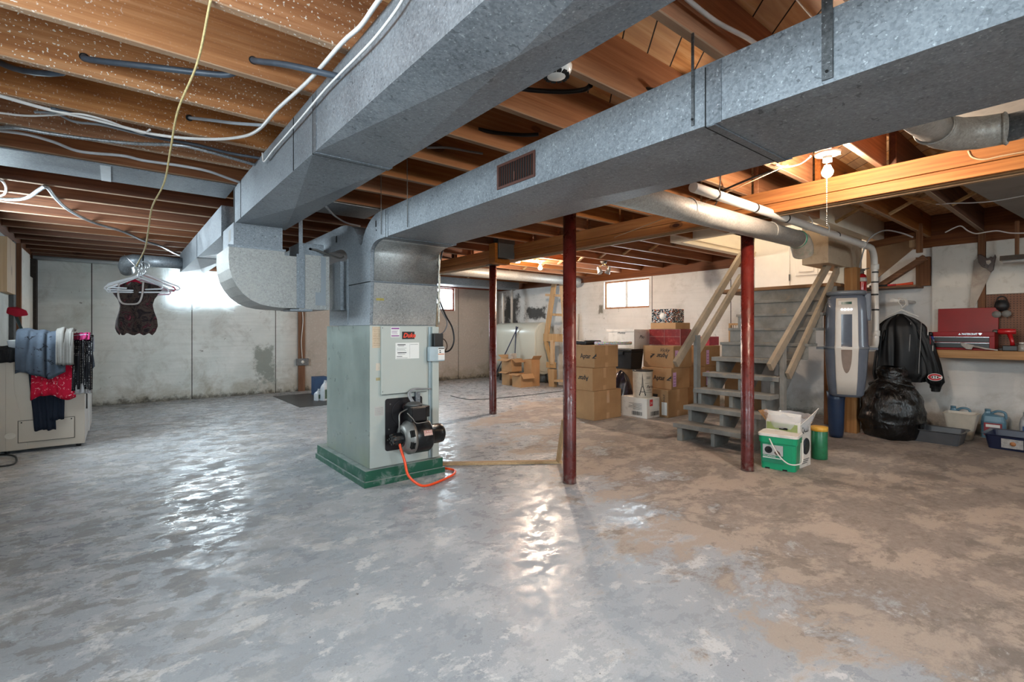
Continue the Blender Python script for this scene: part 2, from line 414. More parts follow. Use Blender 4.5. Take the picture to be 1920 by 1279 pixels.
m_wn = mat_wall('whitewashed boards near wall', (), 'x', 'C2C4C2', 'D5D6D4', None, 0.6)
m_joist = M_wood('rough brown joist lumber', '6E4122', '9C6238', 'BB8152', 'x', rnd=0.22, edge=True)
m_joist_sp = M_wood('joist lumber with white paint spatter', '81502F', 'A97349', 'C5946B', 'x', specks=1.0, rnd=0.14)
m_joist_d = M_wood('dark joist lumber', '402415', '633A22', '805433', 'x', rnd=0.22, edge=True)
m_beam = M_wood('orange fir beam lumber', '7E4A24', 'B0733C', 'C68E56', 'y', rnd=0.12)
m_lum = M_wood('pale lumber', '9B7B55', 'BF9C70', 'D5B88E', 'z', rnd=0.12)
m_lumx = M_wood('pale lumber lengthwise', '9B7B55', 'BF9C70', 'D5B88E', 'x', rnd=0.12)
m_brown = M_wood('brown stud lumber', '5A3720', '83583A', 'A67A54', 'z', rnd=0.15)
m_browny = M_wood('brown framing lumber lengthwise', '5A3720', '83583A', 'A67A54', 'y', rnd=0.15)
def mat_sub():
    t = NT('diagonal subfloor boards'); v = t.coord('World'); X, Y, Z = t.xyz(v)
    a = t.math('DIVIDE', t.math('MULTIPLY', t.math('SUBTRACT', X, Y), 0.7071), 0.135)
    fr = t.math('FRACT', a); idx = t.math('FLOOR', a)
    wn = t.new('TexWhiteNoise'); wn.noise_dimensions = '1D'; t.l.new(idx, wn.inputs['W'])
    g = t.noise(t.coord('World', (1, 1, 1), (0, 0, -PI/4)), 1, 1)
    gm = t.new('Mapping'); gm.inputs['Rotation'].default_value = (0, 0, -PI/4); gm.inputs['Scale'].default_value = (0.7, 9, 1)
    t.l.new(v, gm.inputs[0]); 
    ad = t.new('VectorMath'); ad.operation = 'ADD'; t.l.new(gm.outputs[0], ad.inputs[0]); t.l.new(wn.outputs['Color'], ad.inputs[1])
    g = t.noise(ad.outputs[0], 2.0, 8, 0.62, 1.0)
    col = t.ramp(g, [(0.3, 'A66A35'), (0.5, 'D39C60'), (0.72, 'E6C191')])
    col = t.mix(t.math('MULTIPLY', wn.outputs['Value'], 0.55), col, 'B9A48C')
    vo = t.new('TexVoronoi'); vo.inputs['Scale'].default_value = 2.6; t.l.new(v, vo.inputs['Vector'])
    col = t.mix(t.ramp(vo.outputs['Distance'], [(0.04, 0.9), (0.1, 0.0)]), col, '6A3312')
    gap = t.math('LESS_THAN', t.math('ABSOLUTE', t.math('SUBTRACT', fr, 0.5)), 0.475)
    col = t.mix(gap, '140B05', col)
    t.set(col=col, rough=0.6, spec=0.3); t.bump(gap, 0.5, 0.01); return t.m

# floor, subfloor, walls (with window openings)
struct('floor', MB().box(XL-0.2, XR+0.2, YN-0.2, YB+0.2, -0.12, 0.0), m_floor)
def wall(name, axis, at, outw, a0, a1, z1, holes, mat):
    """wall slab in pieces around rectangular openings; axis = direction it runs"""
    mb = MB(); hs = sorted(holes); th = 0.2
    def piece(p, q, lo, hi):
        if q-p < 1e-4 or hi-lo < 1e-4: return
        c0, c1 = (at, at+th) if outw > 0 else (at-th, at)
        if axis == 'x': mb.box(p, q, c0, c1, lo, hi)
        else: mb.box(c0, c1, p, q, lo, hi)
    cur = a0
    for (h0, h1, zl, zh) in hs:
        piece(cur, h0, 0, z1); piece(h0, h1, 0, zl); piece(h0, h1, zh, z1); cur = h1
    piece(cur, a1, 0, z1)
    return struct(name, mb, mat)
hol = {k: [(a0, a1, z0, z1) for wl, a0, a1, z0, z1, p in DAY if wl == k] for k in ('left', 'near', 'back', 'right')}
wall('wall_back', 'x', YB, 1, XL-0.2, XR+0.2, 2.17, hol['back'], m_wb)
wall('wall_near', 'x', YN, -1, XL-0.2, XR+0.2, ZS, hol['near'], m_wn)
wall('wall_left', 'y', XL, -1, YN, YB, 2.17, hol['left'], m_wl)
wall('wall_right', 'y', XR, 1, YN, YB, 2.13, hol['right'], m_wr)
m_rim = M_wood('dark rim lumber', '55301A', '7A4A2B', '94623C', 'x', rnd=0.1)
m_rimy = M_wood('dark rim lumber along the side', '55301A', '7A4A2B', '94623C', 'y', rnd=0.1)
struct('trim_1', MB().box(XL-0.2, XR+0.2, YB, YB+0.2, 2.17, ZS), m_rim)
struct('trim_2', MB().box(XL-0.2, XL, YN, YB, 2.17, ZS), m_rimy)
struct('trim_6', MB().box(XR-0.03, XR+0.2, YN, SY0, 2.13, ZS).box(XR-0.03, XR+0.2, SY1+0.1, YB, 2.13, ZS), m_rimy)
# subfloor with the stairwell opening (X 5.55..7.7, Y 1.95..3.43)
m_sub = mat_sub()
struct('ceiling', MB().box(XL-0.2, SX0, YN-0.2, YB+0.2, ZS, ZS+0.03).box(SX0, XR+0.3, YN-0.2, SY0, ZS, ZS+0.03).box(SX0, XR+0.3, SY1, YB+0.2, ZS, ZS+0.03), m_sub)

# window frames, panes, backyard wall beyond the left one
m_wf = M_('white painted window wood', 'D9DCDC', 0.5, dirt='8D8577'); m_glass = M_glass('window glass')
m_wfb = M_wood('bare window casing wood', '7A5134', 'A17250', 'BC9370', 'z', rnd=0.1)
m_rust = M_('rusty red window paint', '7A3527', 0.6, dirt='C7B8A9')
wi = 0
for wl, a0, a1, z0, z1, pw in DAY:
    wi += 1; at = {'left': XL-0.06, 'near': YN-0.06, 'back': YB+0.06, 'right': XR+0.06}[wl]
    root = thing('window_%d' % wi, None, None); root['kind'] = 'structure'
    def bx(mb, p, q, lo, hi, t=0.025):
        if wl in ('left', 'right'): mb.box(at-t, at+t, p, q, lo, hi)
        else: mb.box(p, q, at-t, at+t, lo, hi)
    f = MB(); r = 0.035
    bx(f, a0, a1, z0, z0+r); bx(f, a0, a1, z1-r, z1); bx(f, a0, a0+r, z0+r, z1-r); bx(f, a1-r, a1, z0+r, z1-r)
    m = m_wf
    if wl == 'right': m = m_wfb
    if wl == 'back' and a0 > 3: m = m_rust
    f.build('window_frame', m, root)
    mu = MB(); c = (a0+a1)/2; bx(mu, c-0.028, c+0.028, z0+r, z1-r, 0.03); mu.build('mullion', m_wf, root)
    g = MB(); bx(g, a0+r, a1-r, z0+r, z1-r, 0.003); g.build('window_glass', m_glass, root)

# ---------------------------------------------------------------- joists and beam
BX0, BX1 = 4.00, 4.14
TH = 0.042
ys = [2.377 + 0.454*n for n in range(-6, 17)]
nb = len(ys)
ordn = ['first','second','third','fourth','fifth','sixth','seventh','eighth','ninth','tenth','eleventh','twelfth','thirteenth','fourteenth','fifteenth',
        'sixteenth','seventeenth','eighteenth','nineteenth','twentieth','twenty-first','twenty-second','twenty-third','twenty-fourth']
def joist(x0, x1, y, mat, label, group, h=0.2549):
    mb = MB().box(0, x1-x0, -TH/2, TH/2, 0, h)
    return tag(mb.build('ceiling_joist', mat, loc=(x0, y, ZJ), bev=0.004, bseg=1), label, 'joist', group)
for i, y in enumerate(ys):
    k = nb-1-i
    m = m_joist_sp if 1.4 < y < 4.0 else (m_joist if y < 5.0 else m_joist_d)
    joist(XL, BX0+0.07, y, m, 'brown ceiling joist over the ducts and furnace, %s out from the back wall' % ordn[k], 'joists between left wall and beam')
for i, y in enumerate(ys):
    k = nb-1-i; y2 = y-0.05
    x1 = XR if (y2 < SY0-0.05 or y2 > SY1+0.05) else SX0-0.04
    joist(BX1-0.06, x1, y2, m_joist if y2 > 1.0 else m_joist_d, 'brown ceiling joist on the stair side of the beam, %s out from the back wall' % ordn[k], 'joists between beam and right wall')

# ================================================================ BEAM AND POSTS
b = thing('support_beam', 'long built-up wooden beam carried by two red posts, running towards the back wall', 'beam', (0, 0, 0))
b['kind'] = 'structure'
m_bead = M_wood('weathered beam edge lumber', '82664A', 'AA8D6B', 'C3A988', 'y', rnd=0.1, knots=False)
MB().box(BX0-0.012, BX0+0.034, YN, YB, 2.145, 2.249).build('beam_ply', m_beam, b, bev=0.004)
MB().box(BX0, BX0+0.045, YN, YB, 2.07, 2.143).build('beam_ply', m_beam, b, bev=0.004)
MB().box(BX0+0.047, BX0+0.092, YN, YB, 2.066, 2.249).build('beam_ply', m_bead, b, bev=0.004)
MB().box(BX0+0.094, BX1, YN, YB, 2.060, 2.249).build('beam_ply', m_bead, b, bev=0.004)
def mat_post():
    t = NT('chipped oxide red paint'); v = t.coord('Object'); z = t.xyz(v)[2]
    n = t.noise(v, 5, 5); col = t.ramp(n, [(0.3, '431310'), (0.7, '66201A')])
    col = t.mix(t.ramp(t.noise(t.coord('Object', (1, 1, 0.5)), 30, 5, 0.6), [(0.64, 0), (0.70, 0.8)]), col, '2E1512')
    k = t.math('ADD', t.math('MULTIPLY', t.math('SUBTRACT', 0.08, z), 9), t.math('MULTIPLY', t.math('SUBTRACT', t.noise(v, 22, 6, 0.7), 0.5), 3))
    col = t.mix(t.ramp(k, [(0.25, 0), (0.7, 0.8)]), col, '6E625C')
    t.set(col=col, rough=t.ramp(t.noise(v, 14, 4), [(0.4, 0.26), (0.7, 0.48)]), spec=0.55)
    t.bump(t.noise(t.coord('Object', (1, 1, 0.6)), 34, 4, 0.6), 0.55, 0.006); return t.m
m_post = mat_post(); m_steel = M_('dull steel plate', '6D6A66', 0.5, 0.7)
for (x, y, zt, lab) in [(2.677, 2.618, 2.236, 'dark red steel post standing alone beside the furnace and moving boxes'),
                        (4.055, 1.93, 2.046, 'dark red steel post in front of the stairs beside the green bucket'),
                        (4.066, 5.45, 2.046, 'bright red steel post farthest back, under the grey switch box')]:
    p = thing('steel_post', lab, 'post', (x, y, 0), group='red steel support posts')
    r = 0.05; MB().lathe([(r+0.002, 0.0), (r, 0.02), (r, zt-0.0)], seg=28).build('post_pipe', m_post, p)
    MB().box(-0.075, 0.075, -0.06, 0.06, zt, zt+0.010).build('top_plate', m_steel, p)
m_chip = M_('dusty brown lumber block', '8A6442', 0.7)

# ================================================================ DUCTS
m_galv = M_galv('galvanised sheet steel'); m_galv2 = M_galv('warm spangled sheet steel', '9C9B98', '7A7977', 'B5B2AD', 0.6, 0.45, 0.25)
m_cleat = M_galv('sheet steel cleat', '7C8288', '5E6368', '969CA1', 0.7, 0.4, 0.0); m_dark = M_('dark gap', '0C0D0E', 0.9, var=0)
def duct_run(parent, x0, x1, z0, z1, cuts, name='duct_section', sag=0.034, mat=None):
    """straight trunk in sections along Y, bottoms cross-braked"""
    for a, bq in zip(cuts[:-1], cuts[1:]):
        mb = MB(); e = 0.0015
        mb.face([(x0, a, z0), (x0, bq, z0), (x0, bq, z1), (x0, a, z1)]); mb.face([(x1, a, z0), (x1, a, z1), (x1, bq, z1), (x1, bq, z0)])
        mb.face([(x0, a, z1), (x0, bq, z1), (x1, bq, z1), (x1, a, z1)])
        c = ((x0+x1)/2, (a+bq)/2, z0-sag); P = [(x0, a, z0), (x1, a, z0), (x1, bq, z0), (x0, bq, z0)]
        for i in range(4): mb.face([P[i], c, P[(i+1) % 4]])
        mb.face([(x0, a, z0), (x0, a, z1), (x1, a, z1), (x1, a, z0)]); mb.face([(x0, bq, z0), (x1, bq, z0), (x1, bq, z1), (x0, bq, z1)])
        mb.build(name, mat or m_galv, parent)
def cleat(parent, x0, x1, z0, z1, y, wd=0.045, t=0.003):
    mb = MB(); mb.box(x0-t, x0, y-wd, y, z0-0.004, z1-0.005).box(x0, x1, y-wd*0.55, y, z0-0.006, z0-0.001).box(x1, x1+t, y-wd, y, z0-0.004, z1-0.005)
    mb.build('joint_cleat', m_cleat, parent)
    MB().box(x0-0.004, x1+0.004, y, y+0.004, z0-0.0065, z1-0.01).build('joint_seam', m_dark, parent)
rd = thing('return_air_duct', 'large galvanised duct against the joists that drops in a curved elbow to the furnace', 'duct', (0, 0, 0))
A0, A1, AZ, AT = 0.715, 1.085, 1.972, 2.247
duct_run(rd, A0, A1, AZ, AT, [-1.7, -0.15, 2.35, 4.30])
cleat(rd, A0, A1, AZ, AT, 2.345); cleat(rd, A0, A1, AZ, AT, -0.15)
MB().box(A0-0.0025, A0, 2.665, 2.672, AZ, AT-0.004).box(A0-0.0025, A0, 4.02, 4.027, AZ, AT-0.004).box(A0-0.0025, A0, 4.26, 4.30, AZ-0.003, AT-0.004).build('joint_seam', m_dark, rd)
duct_run(rd, A0-0.01, A1-0.10, 1.957, 2.215, [4.80, 6.4, 8.2], sag=0.03)
cleat(rd, A0-0.01, A1-0.10, 1.957, 2.215, 6.4)
# elbow (profile in X-Z, extruded along Y)
EY0, EY1 = 4.215, 4.68
prof = [(0.70, AZ-0.002), (0.70, 1.77), (0.662, 1.765), (0.665, 1.66), (0.69, 1.56), (0.744, 1.465), (0.817, 1.39), (0.91, 1.35), (1.04, 1.332), (1.19, 1.330), (1.19, 1.775), (1.05, 1.775), (1.045, AZ-0.002)]
mb = MB()
MB().prism([(0.70, AZ-0.002), (0.70, 1.79), (1.045, 1.79), (1.045, AZ-0.002)], EY0, EY1, 'xz').build('duct_drop', m_galv, rd)
MB().prism([(0.668, 1.787), (0.665, 1.70), (0.672, 1.62), (0.69, 1.55), (0.72, 1.49), (0.765, 1.43), (0.82, 1.385), (0.89, 1.353), (0.97, 1.338), (1.05, 1.332), (1.17, 1.330), (1.17, 1.752), (1.06, 1.752), (1.06, 1.787)], EY0-0.004, EY1+0.1, 'xz').build('duct_elbow', m_galv2, rd)
MB().box(0.662, 1.068, EY0-0.009, EY0-0.003, 1.782, 1.80).build('joint_cleat', m_cleat, rd)
MB().box(1.17, 1.415, EY0-0.002, EY1+0.1, 1.325, 1.775).build('filter_box', m_galv2, rd)
MB().box(1.15, 1.215, EY0-0.012, EY0-0.002, 1.332, 1.775).box(1.165, 1.172, EY0-0.016, EY0-0.011, 1.332, 1.775).box(1.205, 1.212, EY0-0.016, EY0-0.011, 1.332, 1.775).build('joint_cleat', m_cleat, rd, bev=0.001)
MB().box(1.10, 1.27, EY0-0.02, EY0+0.2, 1.310, 1.324).build('filter_rail', m_cleat, rd)
MB().box(1.345, 1.385, EY0-0.004, EY0-0.0025, 1.36, 1.77).box(1.30, 1.345, EY0-0.004, EY0-0.0025, 1.36, 1.47).build('foil_tape', M_('grey foil tape', '8B9196', 0.4, 0.4, 0.05), rd)
MB().box(A0-0.012, A0-0.004, 4.32, 4.44, 1.83, 1.95).build('register_frame', M_('brown register enamel', '4B2A20', 0.5), rd)
mb = MB()
for k in range(5): mb.box(A0-0.016, A0-0.010, 4.335+k*0.02, 4.343+k*0.02, 1.845, 1.935)
mb.build('register_louvers', M_('white register bars', 'B9B4AE', 0.5), rd)
# supply: plenum with a tee at its top, one trunk to the front and one to the back
sd = thing('supply_air_duct', 'galvanised plenum above the furnace splitting into a long ceiling trunk on hangers', 'duct', (0, 0, 0))
B0, B1, BZ, BT = 1.47, 1.995, 1.805, 2.0
tee = [(3.49, 1.515), (3.482, 1.73)]
for k in range(7):
    a = k/6*PI/2; tee.append((3.482-0.16+0.16*math.cos(a), 1.73+0.075*math.sin(a)))
tee += [(3.20, 1.805), (3.20, 2.0), (3.33, 2.0), (3.40, 1.992), (3.46, 1.975), (3.52, 1.945), (3.57, 1.91), (3.61, 1.87), (3.635, 1.82), (3.66, 1.80), (3.70, 1.83), (3.74, 1.90), (3.80, 1.955), (3.88, 1.99), (3.98, 2.012), (4.10, 2.02), (4.30, 2.02), (4.30, 1.83)]
for k in range(7):
    a = PI/2-k/6*PI/2; tee.append((4.14-0.20*math.cos(PI/2-a)*1.0 if False else 4.14-0.20*math.sin(k/6*PI/2), 1.73+0.10*math.cos(k/6*PI/2)))
tee += [(3.93, 1.515)]
mbt = MB().prism(tee, B0, B1+0.045, 'yz')
mbt.build('plenum_tee', m_galv, sd)
MB().box(B0, B1+0.045, 3.49, 3.93, 1.515, 1.517).build('joint_seam', m_dark, sd)
MB().hexa([(1.47, 3.50, 1.19), (2.03, 3.50, 1.19), (2.03, 3.95, 1.19), (1.47, 3.95, 1.19), (1.475, 3.485, 1.512), (2.042, 3.485, 1.512), (2.042, 3.93, 1.512), (1.475, 3.93, 1.512)]).build('plenum', m_galv, sd)
# spangled warm front sheets, standing just proud of the plenum face
mb = MB().hexa([(1.492, 3.494, 1.195), (2.028, 3.494, 1.195), (2.028, 3.50, 1.195), (1.492, 3.50, 1.195), (1.498, 3.479, 1.508), (2.038, 3.479, 1.508), (2.038, 3.485, 1.508), (1.498, 3.485, 1.508)])
mb.build('front_sheet', m_galv2, sd)
fs = [(3.484, 1.522), (3.476, 1.73)] + [(3.476-0.16+0.16*math.cos(k/6*PI/2), 1.73+0.073*math.sin(k/6*PI/2)) for k in range(1, 7)]
mb = MB()
for (ya, za), (yb2, zb) in zip(fs[:-1], fs[1:]):
    mb.face([(1.498, ya, za), (2.036, ya, za), (2.036, yb2, zb), (1.498, yb2, zb)])
mb.build('front_sheet', m_galv2, sd, solid=0.003, smooth=True)
mb = MB(); random.seed(3)
pts = [(2.046+random.uniform(-0.004, 0.006), 3.475, 1.2+i*0.028) for i in range(22)]
mb.tube(pts, [0.006+0.005*random.random() for _ in pts], 6).build('foil_edge', M_galv('crumpled foil', 'B8AE9E', '8E8476', 'D8D0C2', 0.5, 0.35, 0), sd)
duct_run(sd, B0, B1, BZ, BT, [-1.8, 0.79, 3.20], sag=0.012)
cleat(sd, B0, B1, BZ, BT, 0.83, 0.05); cleat(sd, B0, B1, BZ, BT, 3.21, 0.03)
duct_run(sd, B0, B1, 1.835, 2.018, [4.30, 6.6, 9.0], sag=0.01)
MB().box(1.50, 2.04, 3.99, 4.46, 1.192, 1.74).build('rear_plenum', m_galv, sd)
MB().box(1.440, 1.50, 4.02, 4.20, 1.33, 1.72).box(1.43, 1.53, 3.99, 4.25, 1.318, 1.33).build('access_panel', m_cleat, sd)
MB().box(1.462, 1.474, 3.925, 3.955, 1.20, 1.73).build('corner_flange', m_cleat, sd)
for (y, w_, zb) in [(0.487, 0.026, 1.815), (0.876, 0.009, 1.818)]:
    h = MB().box(B0-0.006, B0-0.0025, y-w_/2, y+w_/2, zb, 2.26 if w_ > 0.02 else 2.12)
    hg = h.build('hanger_strap', M_galv('dark strap steel', '57595B', '3C3E40', '74777A', 0.7, 0.45, 0.0), sd)
    MB().lathe([(0.004, 0), (0.004, 0.003), (0, 0.004)], (0, 0, 0), 8, 'x').build('screw', m_dark, hg, loc=(B0-0.0095, y, zb+0.02))
for y, zb in [(2.88, 1.815), (3.28, 1.83)]:
    MB().tube([(B0-0.006, y, zb), (B0-0.006, y+0.005, 2.26)], 0.0025, 6).build('hanger_wire', m_steel, sd)
MB().box(1.165, 1.195, EY0-0.015, EY0-0.012, 1.74, 2.255).build('hanger_strap', m_cleat, rd)
# brown register on the trunk
rg = MB().box(B0-0.006, B0-0.001, 1.650, 1.662, 1.842, 1.962).box(B0-0.006, B0-0.001, 1.915, 1.930, 1.842, 1.962).box(B0-0.006, B0-0.001, 1.662, 1.915, 1.950, 1.962).box(B0-0.006, B0-0.001, 1.662, 1.915, 1.842, 1.854).build('register', M_('brown register enamel', '4B2A20'), sd)
mb = MB()
for k in range(14): mb.beam((B0-0.003, 1.672+k*0.0178, 1.854), (B0-0.003, 1.672+k*0.0178, 1.950), 0.008, 0.0015, (0, 1, 1))
mb.box(B0-0.009, B0-0.005, 1.79, 1.797, 1.86, 1.90); mb.build('louvers', M_('brown register enamel', '4B2A20'), rg)
MB().box(B0-0.0012, B0-0.0006, 1.662, 1.915, 1.854, 1.950).build('register_opening', m_dark, rg)
# punched slots and screws on the tee
MB().box(B0-0.002, B0, 4.18, 4.21, 1.90, 1.955).box(B0-0.002, B0, 3.375, 3.39, 1.90, 1.945).box(B0-0.002, B0, 3.372, 3.382, 1.87, 1.88).build('slot', m_dark, sd)

# limit switch box by the elbow with its flexible conduit
sb = thing('limit_switch_box', 'grey sheet metal box on top of the duct elbow with a flexible conduit', 'box', (1.19, 4.25, 1.776))
MB().box(0, 0.20, 0.03, 0.33, 0.0, 0.105).build('box_body', m_cleat, sb, bev=0.003)
MB().lathe([(0.012, 0), (0.012, 0.012), (0.008, 0.012), (0.008, 0.04)], (0.09, 0.03, 0.06), 10, 'y').build('connector', m_steel, sb)
c = cat_rom([(0.10, 0.02, 0.058), (0.14, 0.0, 0.05), (0.20, -0.05, 0.02), (0.27, -0.15, -0.02), (0.275, -0.26, -0.015)])
MB().tube(c, 0.008, 8).build('conduit', m_steel, sb)

# ================================================================ FURNACE
m_base = M_('green painted plinth boards', '12503C', 0.42, dirt='8A8F8D', scale=5, coat=0.1); m_basetop = M_('dusty green-grey plinth top', '8F9894', 0.6, dirt='3D6A58')
pl = thing('furnace_plinth', 'dark green painted two-step plinth under the furnace', 'plinth', (1.41, 3.45, 0))
MB().box(0, 0.68, 0, 1.12, 0, 0.042).build('lower_step', [m_base], pl, bev=0.003)
MB().box(0.012, 0.668, 0.014, 1.11, 0.042, 0.118).build('upper_step', m_base, pl, bev=0.003)
mb = MB(); mb.box(-0.001, 0.681, -0.001, 0.013, 0.0425, 0.0445); mb.box(-0.001, 0.011, 0.0, 1.12, 0.0425, 0.0445); mb.box(0.013, 0.667, 0.015, 1.109, 0.118, 0.1195)
mb.build('worn_edge', m_basetop, pl)
m_fur = M_('light grey-green furnace enamel', 'B3B8B2', 0.36, 0.0, 0.05, 2, coat=0.15); 
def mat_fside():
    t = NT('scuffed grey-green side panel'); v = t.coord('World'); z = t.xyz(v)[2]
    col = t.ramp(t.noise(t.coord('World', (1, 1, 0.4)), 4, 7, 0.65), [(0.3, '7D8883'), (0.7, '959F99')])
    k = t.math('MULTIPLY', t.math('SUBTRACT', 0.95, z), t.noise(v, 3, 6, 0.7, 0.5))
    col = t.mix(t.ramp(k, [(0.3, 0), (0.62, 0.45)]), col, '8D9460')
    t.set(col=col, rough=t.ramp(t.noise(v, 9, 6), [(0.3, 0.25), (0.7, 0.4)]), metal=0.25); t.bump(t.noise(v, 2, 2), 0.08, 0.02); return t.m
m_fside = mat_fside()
F0, F1, FYf, FYb, FZ0, FZ1 = 1.470, 2.032, 3.500, 4.44, 0.1196, 1.188
fu = thing('oil_furnace', 'tall light grey oil furnace with a black burner and orange fuel hose', 'furnace', (F0, FYf, FZ0))
def fl(x, y, z): return (x-F0, y-FYf, z-FZ0)
def fbox(x0, x1, y0, y1, z0, z1, name, mat, par=None, bev=0.0):
    a, b_ = fl(x0, y0, z0), fl(x1, y1, z1); return MB().box(a[0], b_[0], a[1], b_[1], a[2], b_[2]).build(name, mat, par or fu, bev=bev)
fbox(F0+0.005, F1, FYf+0.006, FYb, FZ0, FZ1, 'cabinet', m_fur, bev=0.004)
fbox(F0, F0+0.0045, FYf+0.004, FYb, FZ0+0.004, FZ1, 'side_panel', m_fside)
fbox(F0+0.003, F1, FYf, FYf+0.006, FZ0+0.004, FZ1, 'front_panel', m_fur)
dr = fbox(1.552, 1.940, FYf-0.022, FYf, 0.668, 1.184, 'access_door', m_fur, bev=0.004)
fbox(1.558, 1.934, FYf-0.0225, FYf-0.0215, 0.665, 0.668, 'door_shadow_gap', m_dark)
for (x, z) in [(1.562, 1.17), (1.562, 0.69), (1.93, 0.69)]:
    MB().lathe([(0.004, 0), (0.003, 0.002)], (0, 0, 0), 8, 'y').build('screw', m_steel, dr, loc=fl(x, FYf-0.0245, z))
fbox(1.965, 1.985, FYf-0.010, FYf, 0.13, 1.18, 'corner_channel', M_('bright channel steel', 'A7B6BC', 0.35, 0.5), bev=0.002)
fbox(1.985, 2.045, FYf-0.028, FYf, 0.13, 1.18, 'conduit_cover', m_fur, bev=0.003)
m_paper = M_('aged white label', 'E4E4E0', 0.6, var=0.04); m_tanl = M_('aged tan label', 'C9B49A', 0.65, var=0.08, scale=30, dirt='A58D71'); m_ink = M_('dark ink', '17171A', 0.6, var=0); m_pink = M_('purple ink', '8A3F8C', 0.6, var=0); m_redink = M_('orange red enamel', 'E2452B', 0.5, var=0); m_blk = M_('black enamel', '151517', 0.35, var=0.1)
ym = FYf-0.0245
def label(x0, x1, z0, z1, y, mat, lines=(), ink=None, par=None, name='label'):
    o = fbox(x0, x1, y-0.0006, y, z0, z1, name, mat, par or fu)
    if lines:
        mb = MB()
        for (lx0, lx1, lz, th) in lines:
            a = fl(x0+(x1-x0)*lx0, y-0.0009, z0+(z1-z0)*lz); b_ = fl(x0+(x1-x0)*lx1, y-0.0006, z0+(z1-z0)*lz+th)
            mb.box(a[0], b_[0], a[1], b_[1], a[2], b_[2])
        mb.build('print', ink or m_ink, o)
    return o
ruled = lambda n, a=0.08, b_=0.92, th=0.0015: [(a, b_ - 0.22*random.random(), 0.08+0.86*i/n, th) for i in range(n)]
yd = FYf-0.0225
label(1.667, 1.868, 0.932, 1.056, yd, m_paper, [(0.08, 0.42, 0.86, 0.006), (0.12, 0.36, 0.79, 0.003), (0.05, 0.46, 0.66, 0.0015), (0.05, 0.40, 0.58, 0.0015), (0.05, 0.44, 0.5, 0.0015), (0.08, 0.46, 0.36, 0.006), (0.1, 0.4, 0.28, 0.002), (0.05, 0.28, 0.14, 0.004), (0.04, 0.5, 0.04, 0.002), (0.6, 0.604, 0.05, 0.11), (0.62, 0.95, 0.88, 0.002)])
label(1.630, 1.702, 1.100, 1.176, yd, m_paper, [(0.05, 0.95, 0.80, 0.010), (0.1, 0.8, 0.62, 0.002), (0.1, 0.7, 0.48, 0.004), (0.12, 0.75, 0.32, 0.003), (0.05, 0.95, 0.08, 0.008)], m_pink)
lg = label(1.722, 1.828, 1.084, 1.142, yd, m_blk, name='brand_badge')
text('Duke', 0.050, face_mat(fl(1.730, yd-0.001, 1.097), (1, 0, 0), (0, 0, 1)), m_redink, lg, bold=0.0016, shear=0.3, sx=0.95)
label(1.492, 1.585, 1.020, 1.180, FYf, m_tanl, [(0.1, 0.9-0.1*(i % 3), 0.12+0.08*i, 0.0018) for i in range(10)], M_('faded brown print', '8D745C', 0.7))
label(1.520, 1.570, 0.850, 0.905, FYf, M_('torn paper remnant', 'CDBFAE', 0.7, dirt='B1B8B3', scale=30)); label(1.520, 1.553, 0.775, 0.797, FYf, M_('yellowed sticker', 'A89A72', 0.6))
label(1.508, 1.584, 0.510, 0.580, FYf, M_('grey data plate', 'B7B4B0', 0.5), [(0.06, 0.9, 0.1+0.12*i, 0.002) for i in range(7)], M_('grey print', '85817E', 0.6))
# black sheet on the plenum: yellow tag
yl = MB().box(1.515, 1.578, 3.4845, 3.486, 1.375, 1.43).build('warning_sticker', M_('yellow sticker', 'A9994E', 0.6, dirt='7A7350', scale=40), sd)
# mounting plate and burner
m_plate = M_('sooty burner plate', '232023', 0.45, 0.3, 0.2); m_bblk = M_('black burner enamel', '101214', 0.3, 0.1, 0.15, dirt='3C3F42'); m_alu = M_('cast aluminium', '8E8D89', 0.45, 0.7, 0.15)
plt = MB(); a = fl(1.592, 0, 0.235)[0]; 
def rrect(x0, x1, z0, z1, r, n=5):
    P = []
    for cx, cz, s in ((x1-r, z1-r, 0), (x0+r, z1-r, 1), (x0+r, z0+r, 2), (x1-r, z0+r, 3)):
        for k in range(n+1):
            an = PI/2*(s + k/n); P.append((cx+r*math.cos(an), cz+r*math.sin(an)))
    return P
MB().prism([(x-F0, z-FZ0) for x, z in rrect(1.592, 1.905, 0.235, 0.632, 0.02)], -0.008, 0.0, 'xz').build('burner_plate', m_plate, fu, bev=0.002)
MB().prism([(0.27+0.10*math.cos(2*PI*k/28), 0.40+0.10*math.sin(2*PI*k/28)) for k in range(28)], -0.016, -0.008, 'xz').build('plate_ring', m_plate, fu, bev=0.002)
MB().lathe([(0.026, 0), (0.026, -0.02), (0.018, -0.03), (0, -0.03)], (0.285, -0.008, 0.44), 16, 'y').build('sight_port', M_('dark purple brown cap', '3A2628', 0.4), fu)
for x, z in ((0.16, 0.47), (0.36, 0.47), (0.15, 0.28), (0.21, 0.46), (0.14, 0.20)): MB().lathe([(0.007, 0), (0.006, -0.006), (0, -0.007)], (x, -0.008, z), 6, 'y').build('bolt', m_steel, fu)
bu = MB().lathe([(0.0, 0.0), (0.062, 0.0), (0.078, 0.012), (0.082, 0.05), (0.110, 0.055), (0.122, 0.075), (0.124, 0.20), (0.115, 0.215), (0.075, 0.22), (0.075, 0.31), (0.072, 0.335), (0.060, 0.345), (0, 0.345)], (0.175, -0.165, 0.235), 36, 'x').build('burner_housing', m_bblk, fu)
MB().lathe([(0.070, 0), (0.096, 0.008), (0.112, 0.04), (0.124, 0.048), (0.1242, 0.076)], (0.176, -0.165, 0.235), 36, 'x').build('air_shutter', m_alu, bu)
mb = MB()
